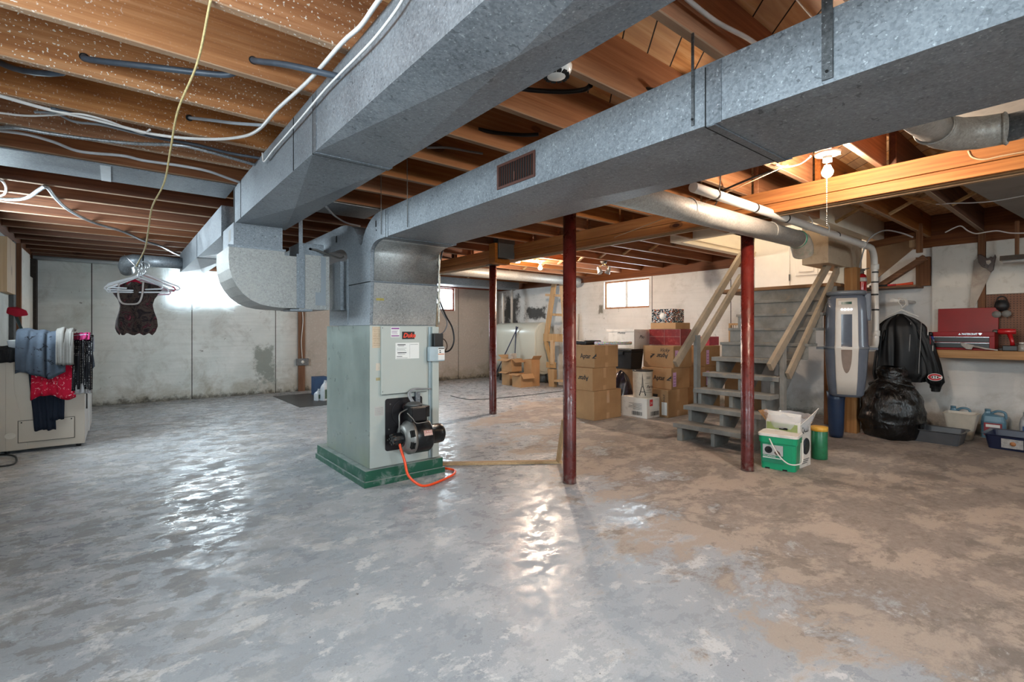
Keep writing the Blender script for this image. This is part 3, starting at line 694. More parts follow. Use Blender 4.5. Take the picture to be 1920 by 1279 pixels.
for k in range(3):
    for a in (-0.4, 0.35):
        M = Matrix.Translation((0.199+k*0.011+0.004, -0.165, 0.235)) @ Matrix.Rotation(a+PI/2*0, 4, 'X')
        mb.box(-0.003, 0.003, -0.128, -0.098, -0.024, 0.024, M)
mb.build('air_slots', m_dark, bu)
MB().lathe([(0.0, 0), (0.036, 0.004), (0.044, 0.02), (0.044, 0.085), (0.03, 0.095)], (0.10, -0.165, 0.235), 10, 'x', smooth=False).build('fuel_pump', m_bblk, bu)
mb = MB()
for k in range(8):
    a = 2*PI*k/8; mb.lathe([(0.009, -0.008), (0.009, 0.02)], (0.105, -0.165+0.034*math.cos(a), 0.235+0.034*math.sin(a)), 6, 'x', smooth=False)
mb.build('pump_screws', m_bblk, bu)
MB().box(0.225, 0.365, -0.215, -0.095, 0.352, 0.465).build('ignition_transformer', m_bblk, bu, bev=0.006)
MB().box(0.24, 0.35, -0.219, -0.213, 0.36, 0.455).build('transformer_cover', M_('satin black cover', '1B1C1F', 0.25), bu, bev=0.002)
MB().lathe([(0.058, 0), (0.064, 0.012), (0.045, 0.026), (0, 0.03)], (0.285, -0.15, 0.463), 18).build('transformer_cap', M_('dusty grey cap', '5C5C5B', 0.5, 0.3), bu)
MB().box(0.335, 0.40, -0.19, -0.10, 0.375, 0.46).build('relay_box', m_bblk, bu, bev=0.003)
MB().tube(cat_rom([(0.14, -0.20, 0.29), (0.135, -0.215, 0.36), (0.145, -0.20, 0.42), (0.19, -0.17, 0.435), (0.24, -0.16, 0.45)]), 0.005, 8).build('copper_line', m_alu, bu)
MB().tube(cat_rom([(0.20, -0.21, 0.425), (0.24, -0.22, 0.38), (0.27, -0.225, 0.345), (0.37, -0.225, 0.345)]), 0.0035, 8).build('ignition_wire', m_alu, bu)
lb = MB(); lb.box(-0.035, 0.035, -0.0012, 0, -0.02, 0.02)
bl = lb.build('burner_label', M_('faded red and white plate', 'C6A398', 0.5, var=0.25, scale=60), bu); bl.matrix_local = Matrix.Translation((0.333, -0.285, 0.275)) @ Matrix.Rotation(-0.35, 4, 'X')
MB().box(-0.032, 0.032, -0.0022, -0.0012, 0.0, 0.017).build('print', M_('brick red print', 'A24A3E', 0.5), bl)
text('BURNER', 0.016, face_mat((-0.030, -0.0024, 0.003), (1, 0, 0), (0, 0, 1)), m_paper, bl)
MB().box(0.366, 0.405, -0.03, -0.0, 0.16, 0.55).build('conduit_strip', m_cleat, fu, bev=0.002)
# wires to the burner
for k, dx in enumerate((0, 0.012, -0.006)):
    pts = cat_rom([(0.50, -0.03, 0.565), (0.42, -0.045, 0.572), (0.33+dx, -0.06, 0.58-0.004*k), (0.285+dx, -0.07, 0.545), (0.30+dx, -0.09, 0.49), (0.34+dx, -0.11, 0.445), (0.372, -0.12, 0.42)])
    MB().tube(pts, 0.0055, 8).build('burner_cable', M_('grey cable sheath', '8F9092', 0.5), fu)
# controls on the right edge
fbox(1.975, 2.058, FYf-0.075, FYf-0.028, 1.022, 1.128, 'aquastat_box', m_blk, bev=0.004)
sw = fbox(1.935, 2.075, FYf-0.07, FYf-0.03, 0.905, 1.022, 'safety_switch_box', M_('grey blue box paint', 'A9B9C0', 0.45), bev=0.006)
label(2.012, 2.072, 0.915, 1.015, FYf-0.0705, m_paper, [(0.05, 0.95, 0.88, 0.008), (0.2, 0.4, 0.7, 0.008), (0.2, 0.45, 0.56, 0.008)], m_ink, sw)
label(2.012, 2.068, 0.958, 0.964, FYf-0.0715, M_('orange print', 'D9722E', 0.5), par=sw)
sw.children and None
# orange hose to the floor
m_or = M_('orange rubber hose', 'F04A12', 0.4, var=0.05, coat=0.2)
hp = cat_rom([(1.625, 3.325, 0.365), (1.625, 3.31, 0.30), (1.64, 3.27, 0.20), (1.655, 3.24, 0.10), (1.72, 3.20, 0.03), (1.80, 3.20, 0.012), (1.95, 3.25, 0.011), (2.07, 3.31, 0.011), (2.135, 3.37, 0.011), (2.155, 3.43, 0.011), (2.125, 3.50, 0.012), (2.105, 3.56, 0.014)], 8)
tag(MB().tube([Vector(q)-Vector((F0, FYf, FZ0)) for q in hp], 0.0095, 10).build('fuel_hose', m_or, fu), 'orange rubber fuel hose')

# ================================================================ STAIRS AND STAIRWELL
def mat_stair():
    t = NT('scuffed grey stair paint'); v = t.coord('World'); n = t.noise(v, 7, 7, 0.65, 0.4)
    col = t.ramp(n, [(0.3, '6F6D69'), (0.7, '8B8984')])
    w1 = t.noise(t.coord('World', (2, 1, 2)), 3.5, 8, 0.7, 0.5); col = t.mix(t.ramp(w1, [(0.60, 0.0), (0.72, 0.75)]), col, 'A88C66')
    t.set(col=col, rough=0.6, spec=0.35); t.bump(n, 0.15, 0.004); return t.m
m_stair = mat_stair(); m_rail = M_('grey-brown weathered rail', '9A8A76', 0.65, var=0.18, scale=6, dirt='7B7570')
st = thing('staircase', 'grey painted wooden stairs with open lower treads rising to the white door', 'stairs', (4.55, 2.94, 0))
def sl(x, y, z): return (x-4.55, y-2.94, z)
def sbox(x0, x1, y0, y1, z0, z1, name, mat=None, bev=0.003, par=None):
    a, b_ = sl(x0, y0, z0), sl(x1, y1, z1); return MB().box(a[0], b_[0], a[1], b_[1], a[2], b_[2]).build(name, mat or m_stair, par or st, bev=bev)
RUN, RISE, Z0 = 0.192, 0.166, 0.185
for i in range(5):
    sbox(4.55+RUN*i, 4.55+RUN*i+0.235, 2.13, 2.945, Z0+RISE*i-0.045, Z0+RISE*i, 'tread')
for i in range(5, 9):
    x = 4.55+RUN*i; z = Z0+RISE*i
    sbox(x, x+0.24, 2.0, 2.945, z-0.03, z, 'tread'); sbox(x+0.025, x+0.043, 2.015, 2.935, z-RISE, z-0.03, 'riser')
sbox(6.30, 6.318, 2.0, 2.95, 1.513, 1.65, 'riser')
sbox(6.27, 7.42, 2.0, 3.42, 1.65, 1.69, 'landing', M_wood('worn landing board', '6E4B2E', '9A7148', 'B9966C', 'y', rnd=0.05))
for y in (2.87, 2.52, 2.19):      # cut stringers
    P = [(4.61, 0.0)]
    for i in range(9):
        x = 4.59+RUN*i+(0.014 if i >= 5 else 0); z = Z0+RISE*i-(0.045 if i < 5 else 0.03); P += [(x, z), (x+RUN, z)] if i else [(4.61, z), (x+RUN, z)]
    P += [(6.32, 1.648), (6.45, 1.648), (6.45, 1.38), (4.86, 0.0)]
    MB().prism([(a-4.55, c) for a, c in P], y-2.94, y-2.94+0.038, 'xz').build('stringer', m_stair, st)
sbox(4.585, 4.72, 2.86, 2.92, 0, 0.14, 'foot_block')
def rail(a, b_, w_=0.04, h=0.085, name='handrail'):
    MB().beam(Vector(sl(*a)), Vector(sl(*b_)), w_, h).build(name, m_rail, st, bev=0.003)
rail((4.67, 2.99, 0.79), (6.12, 2.99, 2.10)); rail((5.10, 2.99, 0.92), (6.12, 2.99, 1.83))
rail((4.86, 2.10, 0.80), (6.35, 2.06, 1.98)); rail((5.17, 2.06, 0.70), (6.46, 2.03, 1.88), 0.035, 0.085)
sbox(5.02, 5.10, 2.95, 2.99, 0.30, 1.10, 'newel_post'); sbox(5.13, 5.20, 2.085, 2.125, 0.33, 1.02, 'newel_post')
sbox(6.30, 6.36, 2.95, 2.99, 1.30, 2.25, 'newel_post')
# stairwell walls above the opening
m_white = M_('off-white painted drywall', 'F0EEEA', 0.55, var=0.03); m_cream = M_('cream painted panel', 'E2D8C4', 0.5, var=0.05)
struct('wall_stairwell', MB().box(SX0-0.04, 7.6, SY1, SY1+0.1, ZJ-0.005, 4.3).box(SX0-0.12, SX0-0.04, SY0-0.1, SY1+0.1, ZJ-0.005, 4.3).box(SX0-0.04, 7.6, SY0-0.1, SY0, ZJ-0.005, 4.3)
       .box(SX0-0.12, 7.6, SY0-0.1, SY1+0.1, 4.3, 4.35), m_cream)
struct('wall_landing', MB().box(7.42, 7.498, 2.965, SY1, 1.69, 4.3).box(7.42, 7.498, SY0, 2.08, 1.69, 4.3).box(7.42, 7.498, 2.08, 2.965, 3.73, 4.3), m_white)
struct('trim_3', MB().box(SX0-0.04, 7.4, SY1-0.018, SY1-0.0005, ZJ-0.01, ZJ+0.07).box(SX0-0.04, 7.4, SY1-0.026, SY1-0.018, ZJ+0.05, ZJ+0.07), m_cream)
d = thing('door_1', None, None, (7.45, 2.08, 1.695)); d['kind'] = 'structure'
m_door = M_('white door enamel', 'EDEBE6', 0.35, var=0.02)
MB().box(-0.02, 0.02, 0.03, 0.855, 0, 2.0).build('door_leaf', m_door, d, bev=0.002)
for (a, b_, z0, z1) in [(0.12, 0.40, 0.22, 0.80), (0.50, 0.78, 0.22, 0.80), (0.12, 0.40, 0.95, 1.55), (0.50, 0.78, 0.95, 1.55)]:
    MB().box(-0.034, -0.02, a, b_, z0, z1).box(-0.046, -0.034, a+0.045, b_-0.045, z0+0.045, z1-0.045).build('door_panel', m_door, d, bev=0.004)
MB().box(-0.035, 0.0, 0.858, 0.885, 0, 2.03).box(-0.035, 0.0, 0.0, 0.027, 0, 2.03).build('door_jamb', m_white, d, bev=0.002)
MB().box(-0.04, -0.034, 0.845, 0.865, 0.16, 0.25).build('hinge', m_steel, d); MB().lathe([(0.01, 0), (0.01, -0.03), (0.026, -0.04), (0.026, -0.06), (0, -0.065)], (-0.02, 0.09, 0.95), 16, 'x').build('door_knob', m_steel, d)
sh = thing('stairwell_fill_light', 'unseen round ceiling light added to brighten the stairwell', 'light', (6.3, 2.7, 4.30))  # unseen lamp, added to brighten the stairwell and its door
MB().lathe([(0.0, -0.06), (0.10, -0.05), (0.14, -0.01), (0.14, 0.0)], seg=24).build('fill_lamp_shade', emit('stairwell fill lamp glass', 'FFF4E6', 110), sh)

# cream boxed-in chase under the stair opening
ch = solo('duct_chase', MB().box(5.92, 7.0, 1.955, 2.215, 1.875, 2.30), M_('tan painted box', 'B5A28A', 0.55, dirt='9A8870', var=0.06), 'tan painted box hanging below the ceiling at the head of the stairs', 'box', loc=(6.4, 2.08, 1.875), bev=0.004)
# round pipe and its open end
m_gpipe = M_galv('dull round pipe steel', 'A29E97', '85817A', 'BBB7AF', 0.35, 0.5, 0.0)
gp = thing('exhaust_pipe', 'thick dull metal pipe running under the beam with an open wrapped end', 'pipe', (1.99, 1.80, 1.94))
MB().tube([(0.02, 0, 0.0), (2.72, 0, 0.022)], 0.075, 28).build('pipe_run', m_gpipe, gp)
for x in (0.95, 2.15): MB().lathe([(0.0765, 0), (0.078, 0.01), (0.0765, 0.02)], (x, 0, 0.005+0.008*x), 28, 'x').build('pipe_seam', m_gpipe, gp)
MB().tube([(2.70, 0, 0.022), (2.78, 0.0, 0.01), (2.85, 0.01, -0.03), (2.90, 0.02, -0.09)], [0.077, 0.086, 0.090, 0.085], 24, cap=False).build('elbow', M_('blotchy plastic wrap', '8C8378', 0.3, var=0.35, scale=9, dirt='4D7A6A'), gp)
mb = MB().lathe([(0.080, 0.0), (0.082, 0.004), (0.082, 0.018), (0.080, 0.022)], (2.71, 0, 0.02), 24, 'x'); mb.build('green_tape', M_('green tape', '1E6A55', 0.4), gp)
MB().tube([(1.30, 0.0, 0.085), (1.30, -0.03, 0.13), (1.30, -0.05, 0.31)], 0.004, 6).build('hanger_wire', m_steel, gp)
# white drain / vacuum pipe
m_pvc = M_('white plastic pipe', 'D5D0C9', 0.32, var=0.04, coat=0.2); m_ptape = M_('black tape band', '1B1A1B', 0.45, var=0)
vp = thing('vacuum_pipe', 'white plastic pipe with black bands that turns down beside the central vacuum', 'pipe', (2.9, 1.73, 2.08))
px0 = Vector((2.9, 1.73, 2.08))
path = [(2.90, 1.73, 2.075), (4.2, 1.73, 2.075), (5.6, 1.73, 2.07), (6.40, 1.73, 2.07)] + [(6.43+0.17*math.sin(a), 1.725, 1.90+0.17*math.cos(a)) for a in (0.3, 0.6, 0.9, 1.2, PI/2)]
path += [(6.60, 1.72, 1.6), (6.55, 1.70, 1.3), (6.55, 1.70, 1.06)] + [(6.55-0.11*(1-math.cos(a)), 1.70+0.0*a, 1.06-0.11*math.sin(a)) for a in (0.3, 0.7, 1.1, 1.5)] + [(6.36, 1.72, 0.95), (6.30, 1.74, 0.95)]
MB().tube([Vector(p)-px0 for p in path], 0.033, 20).build('pipe_run', m_pvc, vp)
for p, ax in [((6.22, 1.73, 2.07), 'x'), ((6.60, 1.72, 1.86), 'z'), ((6.555, 1.70, 1.12), 'z')]:
    MB().lathe([(0.037, -0.03), (0.039, -0.028), (0.039, 0.028), (0.037, 0.03)], Vector(p)-px0, 20, ax).build('coupling', m_pvc, vp)
for x in (3.18, 3.75, 4.3, 5.45): MB().lathe([(0.034, -0.012), (0.0348, -0.01), (0.0348, 0.01), (0.034, 0.012)], Vector((x, 1.73, 2.075))-px0, 20, 'x').build('tape_band', m_ptape, vp)
for z, x, y in ((1.80, 6.60, 1.72), (1.69, 6.60, 1.72), (1.55, 6.567, 1.715), (1.38, 6.555, 1.705)): MB().lathe([(0.034, -0.008), (0.035, -0.006), (0.035, 0.006), (0.034, 0.008)], Vector((x, y, z))-px0, 20, 'z').build('tape_band', m_ptape, vp)
for x in (4.75, 5.15): MB().tube([(x-2.9, 0.036, -0.03), (x-2.9, 0.0, -0.045), (x-2.9, -0.036, -0.01), (x-2.9, -0.036, 0.03), (x-2.9-0.03, -0.02, 0.07)], 0.005, 6).build('hook', m_pvc, vp)
# posts by the stairs
solo('wooden_post', MB().box(6.43, 6.55, 1.845, 1.965, 0, 1.86), M_wood('tan lumber post', '7C5738', 'A37850', 'BF9770', 'z', rnd=0.05), 'square wooden post carrying the central vacuum unit', 'post', loc=(6.49, 1.905, 0), bev=0.004)
solo('wooden_post', MB().box(6.44, 6.48, 1.97, 2.06, 1.69, 1.87), m_cream, 'short cream painted board under the hanging tan box', 'board', loc=(6.46, 2.01, 1.69), bev=0.002)
solo('wall_stud', MB().box(6.78, 6.84, 2.20, 2.29, 0, 1.68), m_brown, 'thin wooden stud under the stair landing, left of the vacuum', 'stud', loc=(6.8, 2.24, 0), bev=0.003)
# central vacuum
cv = thing('central_vacuum', 'tall grey and white central vacuum canister with green display mounted on a post', 'vacuum', (6.05, 1.83, 0.36), rz=math.radians(-72)); cv.scale = (0.90, 0.90, 0.94)
m_cvs = M_('smoky grey vacuum shell', '5E6470', 0.25, var=0.12, scale=5, coat=0.3); m_cvw = M_('light grey vacuum front', 'C6BEB5', 0.35, var=0.03, coat=0.2)
def sup(a, rx, ry): return (rx*math.copysign(abs(math.cos(a))**0.75, math.cos(a)), ry*math.copysign(abs(math.sin(a))**0.75, math.sin(a)))
def shell(mb, prof, seg=36, a0=0, a1=2*PI, off=0.0):
    rings = []
    full = abs(a1-a0-2*PI) < 1e-6; n = seg if full else seg+1
    for z, rx, ry in prof:
        rings.append([mb.bm.verts.new((*sup(a0+(a1-a0)*k/seg, rx+off, ry+off), z)) for k in range(n)])
    for i in range(len(rings)-1):
        for k in range(seg):
            f = mb.bm.faces.new([rings[i][k], rings[i][(k+1) % n], rings[i+1][(k+1) % n], rings[i+1][k]]); f.smooth = True
    if full: mb.bm.faces.new(rings[0][::-1]); mb.bm.faces.new(rings[-1])
    return mb
vz = [(0.10, 0.150, 0.120), (0.13, 0.175, 0.14), (0.30, 0.195, 0.155), (0.60, 0.215, 0.17), (0.64, 0.222, 0.175), (0.66, 0.222, 0.175), (0.68, 0.215, 0.17), (1.05, 0.205, 0.16), (1.20, 0.190, 0.15), (1.235, 0.17, 0.135)]
shell(MB(), vz).build('canister', m_cvs, cv)
fa0, fa1 = -PI/2-0.42, -PI/2+0.42
shell(MB(), [(z, rx, ry) for z, rx, ry in vz if 0.12 < z < 1.21], 14, fa0, fa1, 0.007).build('front_cover', m_cvw, cv, solid=0.006)
def fpos(x, z):   # point on the front face
    for (za, rxa, rya), (zb, rxb, ryb) in zip(vz[:-1], vz[1:]):
        if za <= z <= zb: k = (z-za)/(zb-za+1e-9); rx, ry = rxa+(rxb-rxa)*k, rya+(ryb-rya)*k
    c = min(0.999, abs(x)/rx)**(1/0.75); return Vector((x, -(ry*(1-c*c)**0.375)-0.0115, z))
def patch(poly_fn, name, mat, off=0.0, nu=8, nv=14):
    mb = MB()
    mb.grid(lambda u, v: (lambda p: p+Vector((0, -off, 0)))(fpos(*poly_fn(u, v))), nu, nv); return mb.build(name, mat, cv, smooth=True)
patch(lambda u, v: ((u-0.5)*0.105, 0.66+v*0.36), 'window_upper', M_('dark smoky window', '474B58', 0.2), 0.0)
patch(lambda u, v: ((u-0.5)*0.105*max(0.12, math.sqrt(max(0, 1-(1-min(1, v*1.0))**2.2))), 0.37+v*0.26), 'window_lower', M_('dusty bag window', '7C6A5E', 0.35, var=0.2), 0.0)
patch(lambda u, v: ((u-0.5)*0.16, 1.125+v*0.045), 'display_bezel', M_('beige bezel', 'B9B0A6', 0.4), 0.001)
patch(lambda u, v: ((u-0.5)*0.10, 1.132+v*0.028), 'display', M_('dark green display', '1C4A40', 0.15), 0.003)
for k in range(4): MB().lathe([(0.010, 0), (0.008, -0.004), (0, -0.006)], fpos(-0.045+k*0.03, 1.075)+Vector((0, -0.002, 0)), 12, 'y').build('indicator_light', emit('white indicator light', 'E6ECFF', 4.0), cv)
shell(MB(), [(0.635, 0.228, 0.182), (0.66, 0.228, 0.182)]).build('band', M_('grey band', '6B6E74', 0.35), cv)
for q in (-0.30, 0.20): MB().box(q, q+0.10, -0.06, 0.0, 0.628, 0.655).build('latch', M_('blue-grey latch', '5A6069', 0.35), cv, bev=0.004)
shell(MB(), [(1.235, 0.175, 0.14), (1.25, 0.20, 0.16), (1.275, 0.20, 0.16), (1.285, 0.185, 0.15)]).build('top_rim', M_('grey rim plastic', '62676E', 0.3), cv)
MB().box(0.17, 0.235, -0.02, 0.06, 0.95, 1.26).build('muffler', m_cvs, cv, bev=0.012)
MB().lathe([(0.065, -0.38), (0.075, -0.34), (0.09, 0.05), (0.10, 0.14)], (-0.10, 0.05, 0), 20).build('exhaust_tube', M_('dark blue bucket plastic', '1E2E48', 0.35), cv)
# fire extinguisher
fe = thing('fire_extinguisher', 'small red fire extinguisher standing above the central vacuum', 'extinguisher', (6.66, 1.86, 1.56))
MB().lathe([(0.0, 0.0), (0.044, 0.002), (0.047, 0.02), (0.047, 0.19), (0.040, 0.225), (0.020, 0.24)], seg=24).build('cylinder', M_('red extinguisher enamel', 'A3161C', 0.25, coat=0.4), fe)
MB().lathe([(0.0485, 0.15), (0.0485, 0.195)], seg=24).build('label_band', M_('white label with dark print', 'BDBAB5', 0.5, var=0.3, scale=50), fe)
MB().lathe([(0.020, 0.24), (0.022, 0.26), (0.018, 0.27), (0.03, 0.275), (0.03, 0.295), (0, 0.30)], seg=16).build('valve', m_steel, fe)
MB().beam((0, 0, 0.285), (0.0, -0.07, 0.30), 0.018, 0.008).build('lever', m_steel, fe)
MB().box(-0.1115, 0.05, -0.055, 0.055, -0.015, -0.001).build('bracket', m_steel, fe)

# ================================================================ BENCH CORNER
solo('workbench', MB().box(7.05, 7.49, -0.7, 1.475, 0.885, 0.94).box(7.03, 7.05, -0.7, 1.475, 0.855, 0.94), M_wood('worn bench lumber', '8A5F38', 'B98A58', 'D0A877', 'y', rnd=0.05), 'long wooden workbench board fixed along the right wall', 'workbench', loc=(7.27, 0.4, 0.855), bev=0.003)
m_wbd = M_('white painted plywood', 'D3CFC6', 0.6, var=0.04, dirt='B4ADA0', scale=5)
struct('trim_4', MB().box(7.455, 7.498, 0.995, 1.384, 1.10, 2.13), m_wbd); struct('trim_5', MB().box(7.455, 7.498, -1.2, 0.925, 1.548, 2.13), m_wbd)
solo('wall_stud', MB().box(7.44, 7.49, 0.93, 0.99, 1.40, 2.24), m_brown, 'brown stud on the right wall behind the hanging saw', 'stud', loc=(7.46, 0.96, 1.4))
def mat_peg():
    t = NT('brown pegboard'); v = t.coord('World', (1, 1, 1)); X, Y, Z = t.xyz(v)
    a = t.math('SUBTRACT', t.math('FRACT', t.math('MULTIPLY', Y, 40)), 0.5); b_ = t.math('SUBTRACT', t.math('FRACT', t.math('MULTIPLY', Z, 40)), 0.5)
    r = t.math('ADD', t.math('MULTIPLY', a, a), t.math('MULTIPLY', b_, b_)); k = t.math('LESS_THAN', r, 0.03)
    t.set(col=t.mix(k, t.ramp(t.noise(v, 4, 4), [(0.3, '6F4630'), (0.7, '84583E')]), '1A100A'), rough=0.6); return t.m
solo('pegboard', MB().box(7.475, 7.497, -1.2, 0.99, 0.96, 1.545), mat_peg(), 'brown pegboard on the wall above the bench', 'pegboard', loc=(7.48, 0.0, 0.96))
# hand saw
sw_ = thing('hand_saw', 'old hand saw with brown wooden handle hanging on the right wall', 'saw', (7.43, 0.93, 1.90))
def W(px, py, X=7.43): p = U(px, py, X=X); return (p.y-0.93, p.z-1.90)
bladeP = [W(1826, 489), W(1819, 556), W(1816, 577), W(1826, 577), W(1830, 570), W(1859, 510), W(1836, 480)]
MB().prism(bladeP, -0.001, 0.001, 'yz').build('blade', M_('worn saw steel', '6F675F', 0.42, 0.6, 0.4, 4, dirt='5E4E40'), sw_)
hdl = [W(1835, 492), W(1833, 478), W(1840, 477), W(1852, 485), W(1858, 481), W(1862, 484), W(1866, 477), W(1868, 482), W(1865, 494), W(1863, 506), W(1858, 511), W(1850, 504), W(1842, 501)]
ho = MB().prism(hdl, -0.012, 0.012, 'yz').build('handle', M_('dark brown varnished wood', '3E2415', 0.35), sw_, bev=0.003)
gr = [W(1849, 489), W(1857, 488), W(1859, 492), W(1854, 497), W(1850, 495)]
MB().prism(gr, -0.0128, -0.0118, 'yz').build('grip_opening', m_wbd, ho)
for q in ((1846, 498), (1852, 501)): 
    a, b_ = W(*q); MB().lathe([(0.005, 0), (0.004, -0.003), (0, -0.003)], (-0.012, a, b_), 10, 'x').build('rivet', m_steel, ho)
# tool box
m_tred = M_('red tool box enamel', '8A0309', 0.38, var=0.10, spec=0.25); m_chr = M_('bright metal trim', 'C9CBCD', 0.2, 0.9, 0.02)
tb = thing('tool_box', 'open red metal tool box with black drawers on the bench', 'tool box', (7.12, 0.82, 0.9405))
MB().box(0, 0.27, 0, 0.50, 0, 0.02).box(0.004, 0.27, 0, 0.50, 0.02, 0.15).box(0, 0.27, 0, 0.50, 0.15, 0.195).build('body', m_tred, tb, bev=0.003)
for z0, z1 in ((0.025, 0.08), (0.087, 0.143)):
    dr = MB().box(-0.006, 0.004, 0.04, 0.49, z0, z1).build('drawer', m_blk, tb, bev=0.002)
    MB().box(-0.010, -0.005, 0.04, 0.49, z1-0.006, z1).build('drawer_trim', m_chr, dr)
MB().hexa([(0.25, 0.0, 0.19), (0.275, 0.0, 0.19), (0.275, 0.50, 0.19), (0.25, 0.50, 0.19), (0.27, 0.0, 0.46), (0.295, 0.0, 0.46), (0.295, 0.50, 0.46), (0.27, 0.50, 0.46)]).build('lid', m_tred, tb, bev=0.004)
text('MASTERCRAFT', 0.030, face_mat((-0.002, 0.255, 0.162), (0, -1, 0), (0, 0, 1)), m_chr, tb, sx=0.62, bold=0.0008)
MB().prism([(0.26, 0.163), (0.285, 0.163), (0.272, 0.183)], -0.003, -0.001, 'yz').build('badge', m_chr, tb)
MB().prism([(0.095, 0.184), (0.125, 0.184), (0.120, 0.168), (0.110, 0.160), (0.10, 0.168)], -0.004, -0.0005, 'yz').build('latch_plate', m_chr, tb)
# bench clutter
can = thing('spray_can', 'blue and white aerosol can in front of the tool box', 'can', (7.10, 1.335, 0.9405))
MB().lathe([(0.0, 0), (0.033, 0), (0.034, 0.005), (0.034, 0.13), (0.022, 0.15)], seg=20).build('can_body', M_('blue can print', '23418C', 0.35, coat=0.3), can)
MB().lathe([(0.0344, 0.04), (0.0344, 0.11)], seg=20).build('can_label', M_('pale can label', 'A9ABBD', 0.4, var=0.2, scale=60), can)
MB().lathe([(0.024, 0.15), (0.024, 0.18), (0.014, 0.195), (0, 0.195)], seg=16).build('cap', m_blk, can)
bs = thing('dust_brush', 'light grey plastic hand broom leaning across the tool box front', 'brush', (7.075, 0.92, 0.941))
mb = MB(); mb.hexa([(-0.02, 0.0, 0.0), (0.0, 0.0, 0.0), (0.0, 0.05, 0.03), (-0.02, 0.05, 0.03), (-0.02, 0.02, 0.02), (0, 0.02, 0.02), (0, 0.13, 0.055), (-0.02, 0.13, 0.055)]) if False else None
mb.tube([(0.0, 0.06, 0.045), (-0.01, -0.04, 0.02), (-0.015, -0.13, 0.008)], [0.010, 0.008, 0.007], 8); mb.build('handle', M_('light grey plastic', 'B9B2AA', 0.4), bs)
MB().prism([(0.05, 0.055), (0.16, 0.085), (0.15, 0.05), (0.11, 0.012), (0.07, 0.008)], -0.018, 0.0, 'yz').build('bristles', M_('grey bristles', 'A59E97', 0.8, var=0.3, scale=90), bs, bev=0.003)
dl = thing('cordless_drill', 'red and black cordless drill standing on the bench', 'drill', (7.20, 0.73, 0.9405))
MB().lathe([(0.0, -0.06), (0.026, -0.058), (0.030, -0.02), (0.030, 0.06), (0.022, 0.075)], (0, 0, 0.20), 16, 'y').build('motor_housing', M_('red drill plastic', 'B81A20', 0.3, coat=0.2), dl)
MB().lathe([(0.018, 0.075), (0.022, 0.10), (0.014, 0.115)], (0, 0, 0.20), 14, 'y').build('chuck', m_steel, dl)
MB().tube([(0, -0.01, 0.18), (0, -0.03, 0.10), (0, -0.035, 0.055)], [0.020, 0.017, 0.020], 10).build('grip', M_('red drill plastic', 'B81A20'), dl)
MB().box(-0.035, 0.035, -0.10, 0.04, 0.0, 0.055).build('battery', m_blk, dl, bev=0.006)
rs = thing('respirator', 'black respirator mask hanging on the pegboard', 'mask', (7.40, 0.80, 1.38))
m_rb = M_('black rubber', '1A1A1C', 0.5)
MB().lathe([(0, -0.05), (0.045, -0.04), (0.06, 0.0), (0.05, 0.05), (0.025, 0.07), (0, 0.07)], (0.02, 0, 0.03), 16).build('face_piece', m_rb, rs)
for a, b_ in ((0.035, -0.055), (-0.04, -0.05)):
    MB().lathe([(0.0, -0.03), (0.036, -0.028), (0.038, 0.0), (0.03, 0.01)], (0, a, b_), 16, 'x').build('filter', M_('grey filter cartridge', '77746F', 0.5), rs)
MB().tube(cat_rom([(0.05, -0.05, 0.05), (0.06, -0.02, 0.13), (0.06, 0.03, 0.13), (0.05, 0.05, 0.05)]), 0.006, 6).build('strap', m_rb, rs)
bt = thing('squeeze_bottle', 'clear blue pump bottle standing on a crate at the bench end', 'bottle', (7.22, 0.56, 1.02))
MB().lathe([(0, 0), (0.022, 0), (0.024, 0.01), (0.024, 0.14), (0.012, 0.17), (0.012, 0.19)], seg=16).build('bottle_body', M_('pale blue plastic', '9DB2CC', 0.25), bt)
MB().lathe([(0.015, 0.19), (0.015, 0.215), (0.006, 0.22), (0.006, 0.25)], seg=12).build('pump', M_('chrome pump', 'C5C8CC', 0.2, 0.8), bt)
MB().beam((0, 0.015, 0.25), (0, -0.03, 0.24), 0.012, 0.012).build('nozzle', M_('orange nozzle', 'D2552E', 0.4), bt)
solo('wooden_crate', MB().box(7.14, 7.30, 0.50, 0.66, 0.9405, 1.005).box(7.13, 7.31, 0.49, 0.67, 1.005, 1.018), m_dark and M_('dark brown box wood', '40291B', 0.6), 'small dark wooden box at the end of the bench', 'box', loc=(7.22, 0.58, 0.9405), bev=0.003)
wb_ = MB(); wb_.grid(lambda u, v: (7.17+0.07*math.sin(PI*min(v*1.05, 1))*math.cos(2*PI*u)*(1+0.12*math.sin(6*u*PI+4*v)), 0.44+0.085*math.sin(PI*min(v*1.05, 1))*math.sin(2*PI*u), 0.942+0.20*v+0.01*math.sin(9*u)), 24, 12)
solo('plastic_bag', wb_, M_('white bag plastic', 'CFC9C6', 0.35, var=0.1), 'crumpled white plastic bag at the right end of the bench', 'bag', loc=(7.17, 0.44, 0.942))
pc = thing('glue_jar', 'small clear jar beside the drill on the bench', 'jar', (7.10, 0.62, 0.9405)); MB().lathe([(0, 0), (0.028, 0), (0.03, 0.01), (0.03, 0.06), (0.02, 0.075)], seg=16).build('jar_body', M_('smoky jar glass', '8B857E', 0.15), pc); MB().lathe([(0.022, 0.075), (0.022, 0.092), (0, 0.092)], seg=16).build('lid', m_cvw, pc)
cb = thing('coiled_cable', 'tangle of black cable beside the tool box', 'cable', (7.18, 1.42, 0.941)); random.seed(5)
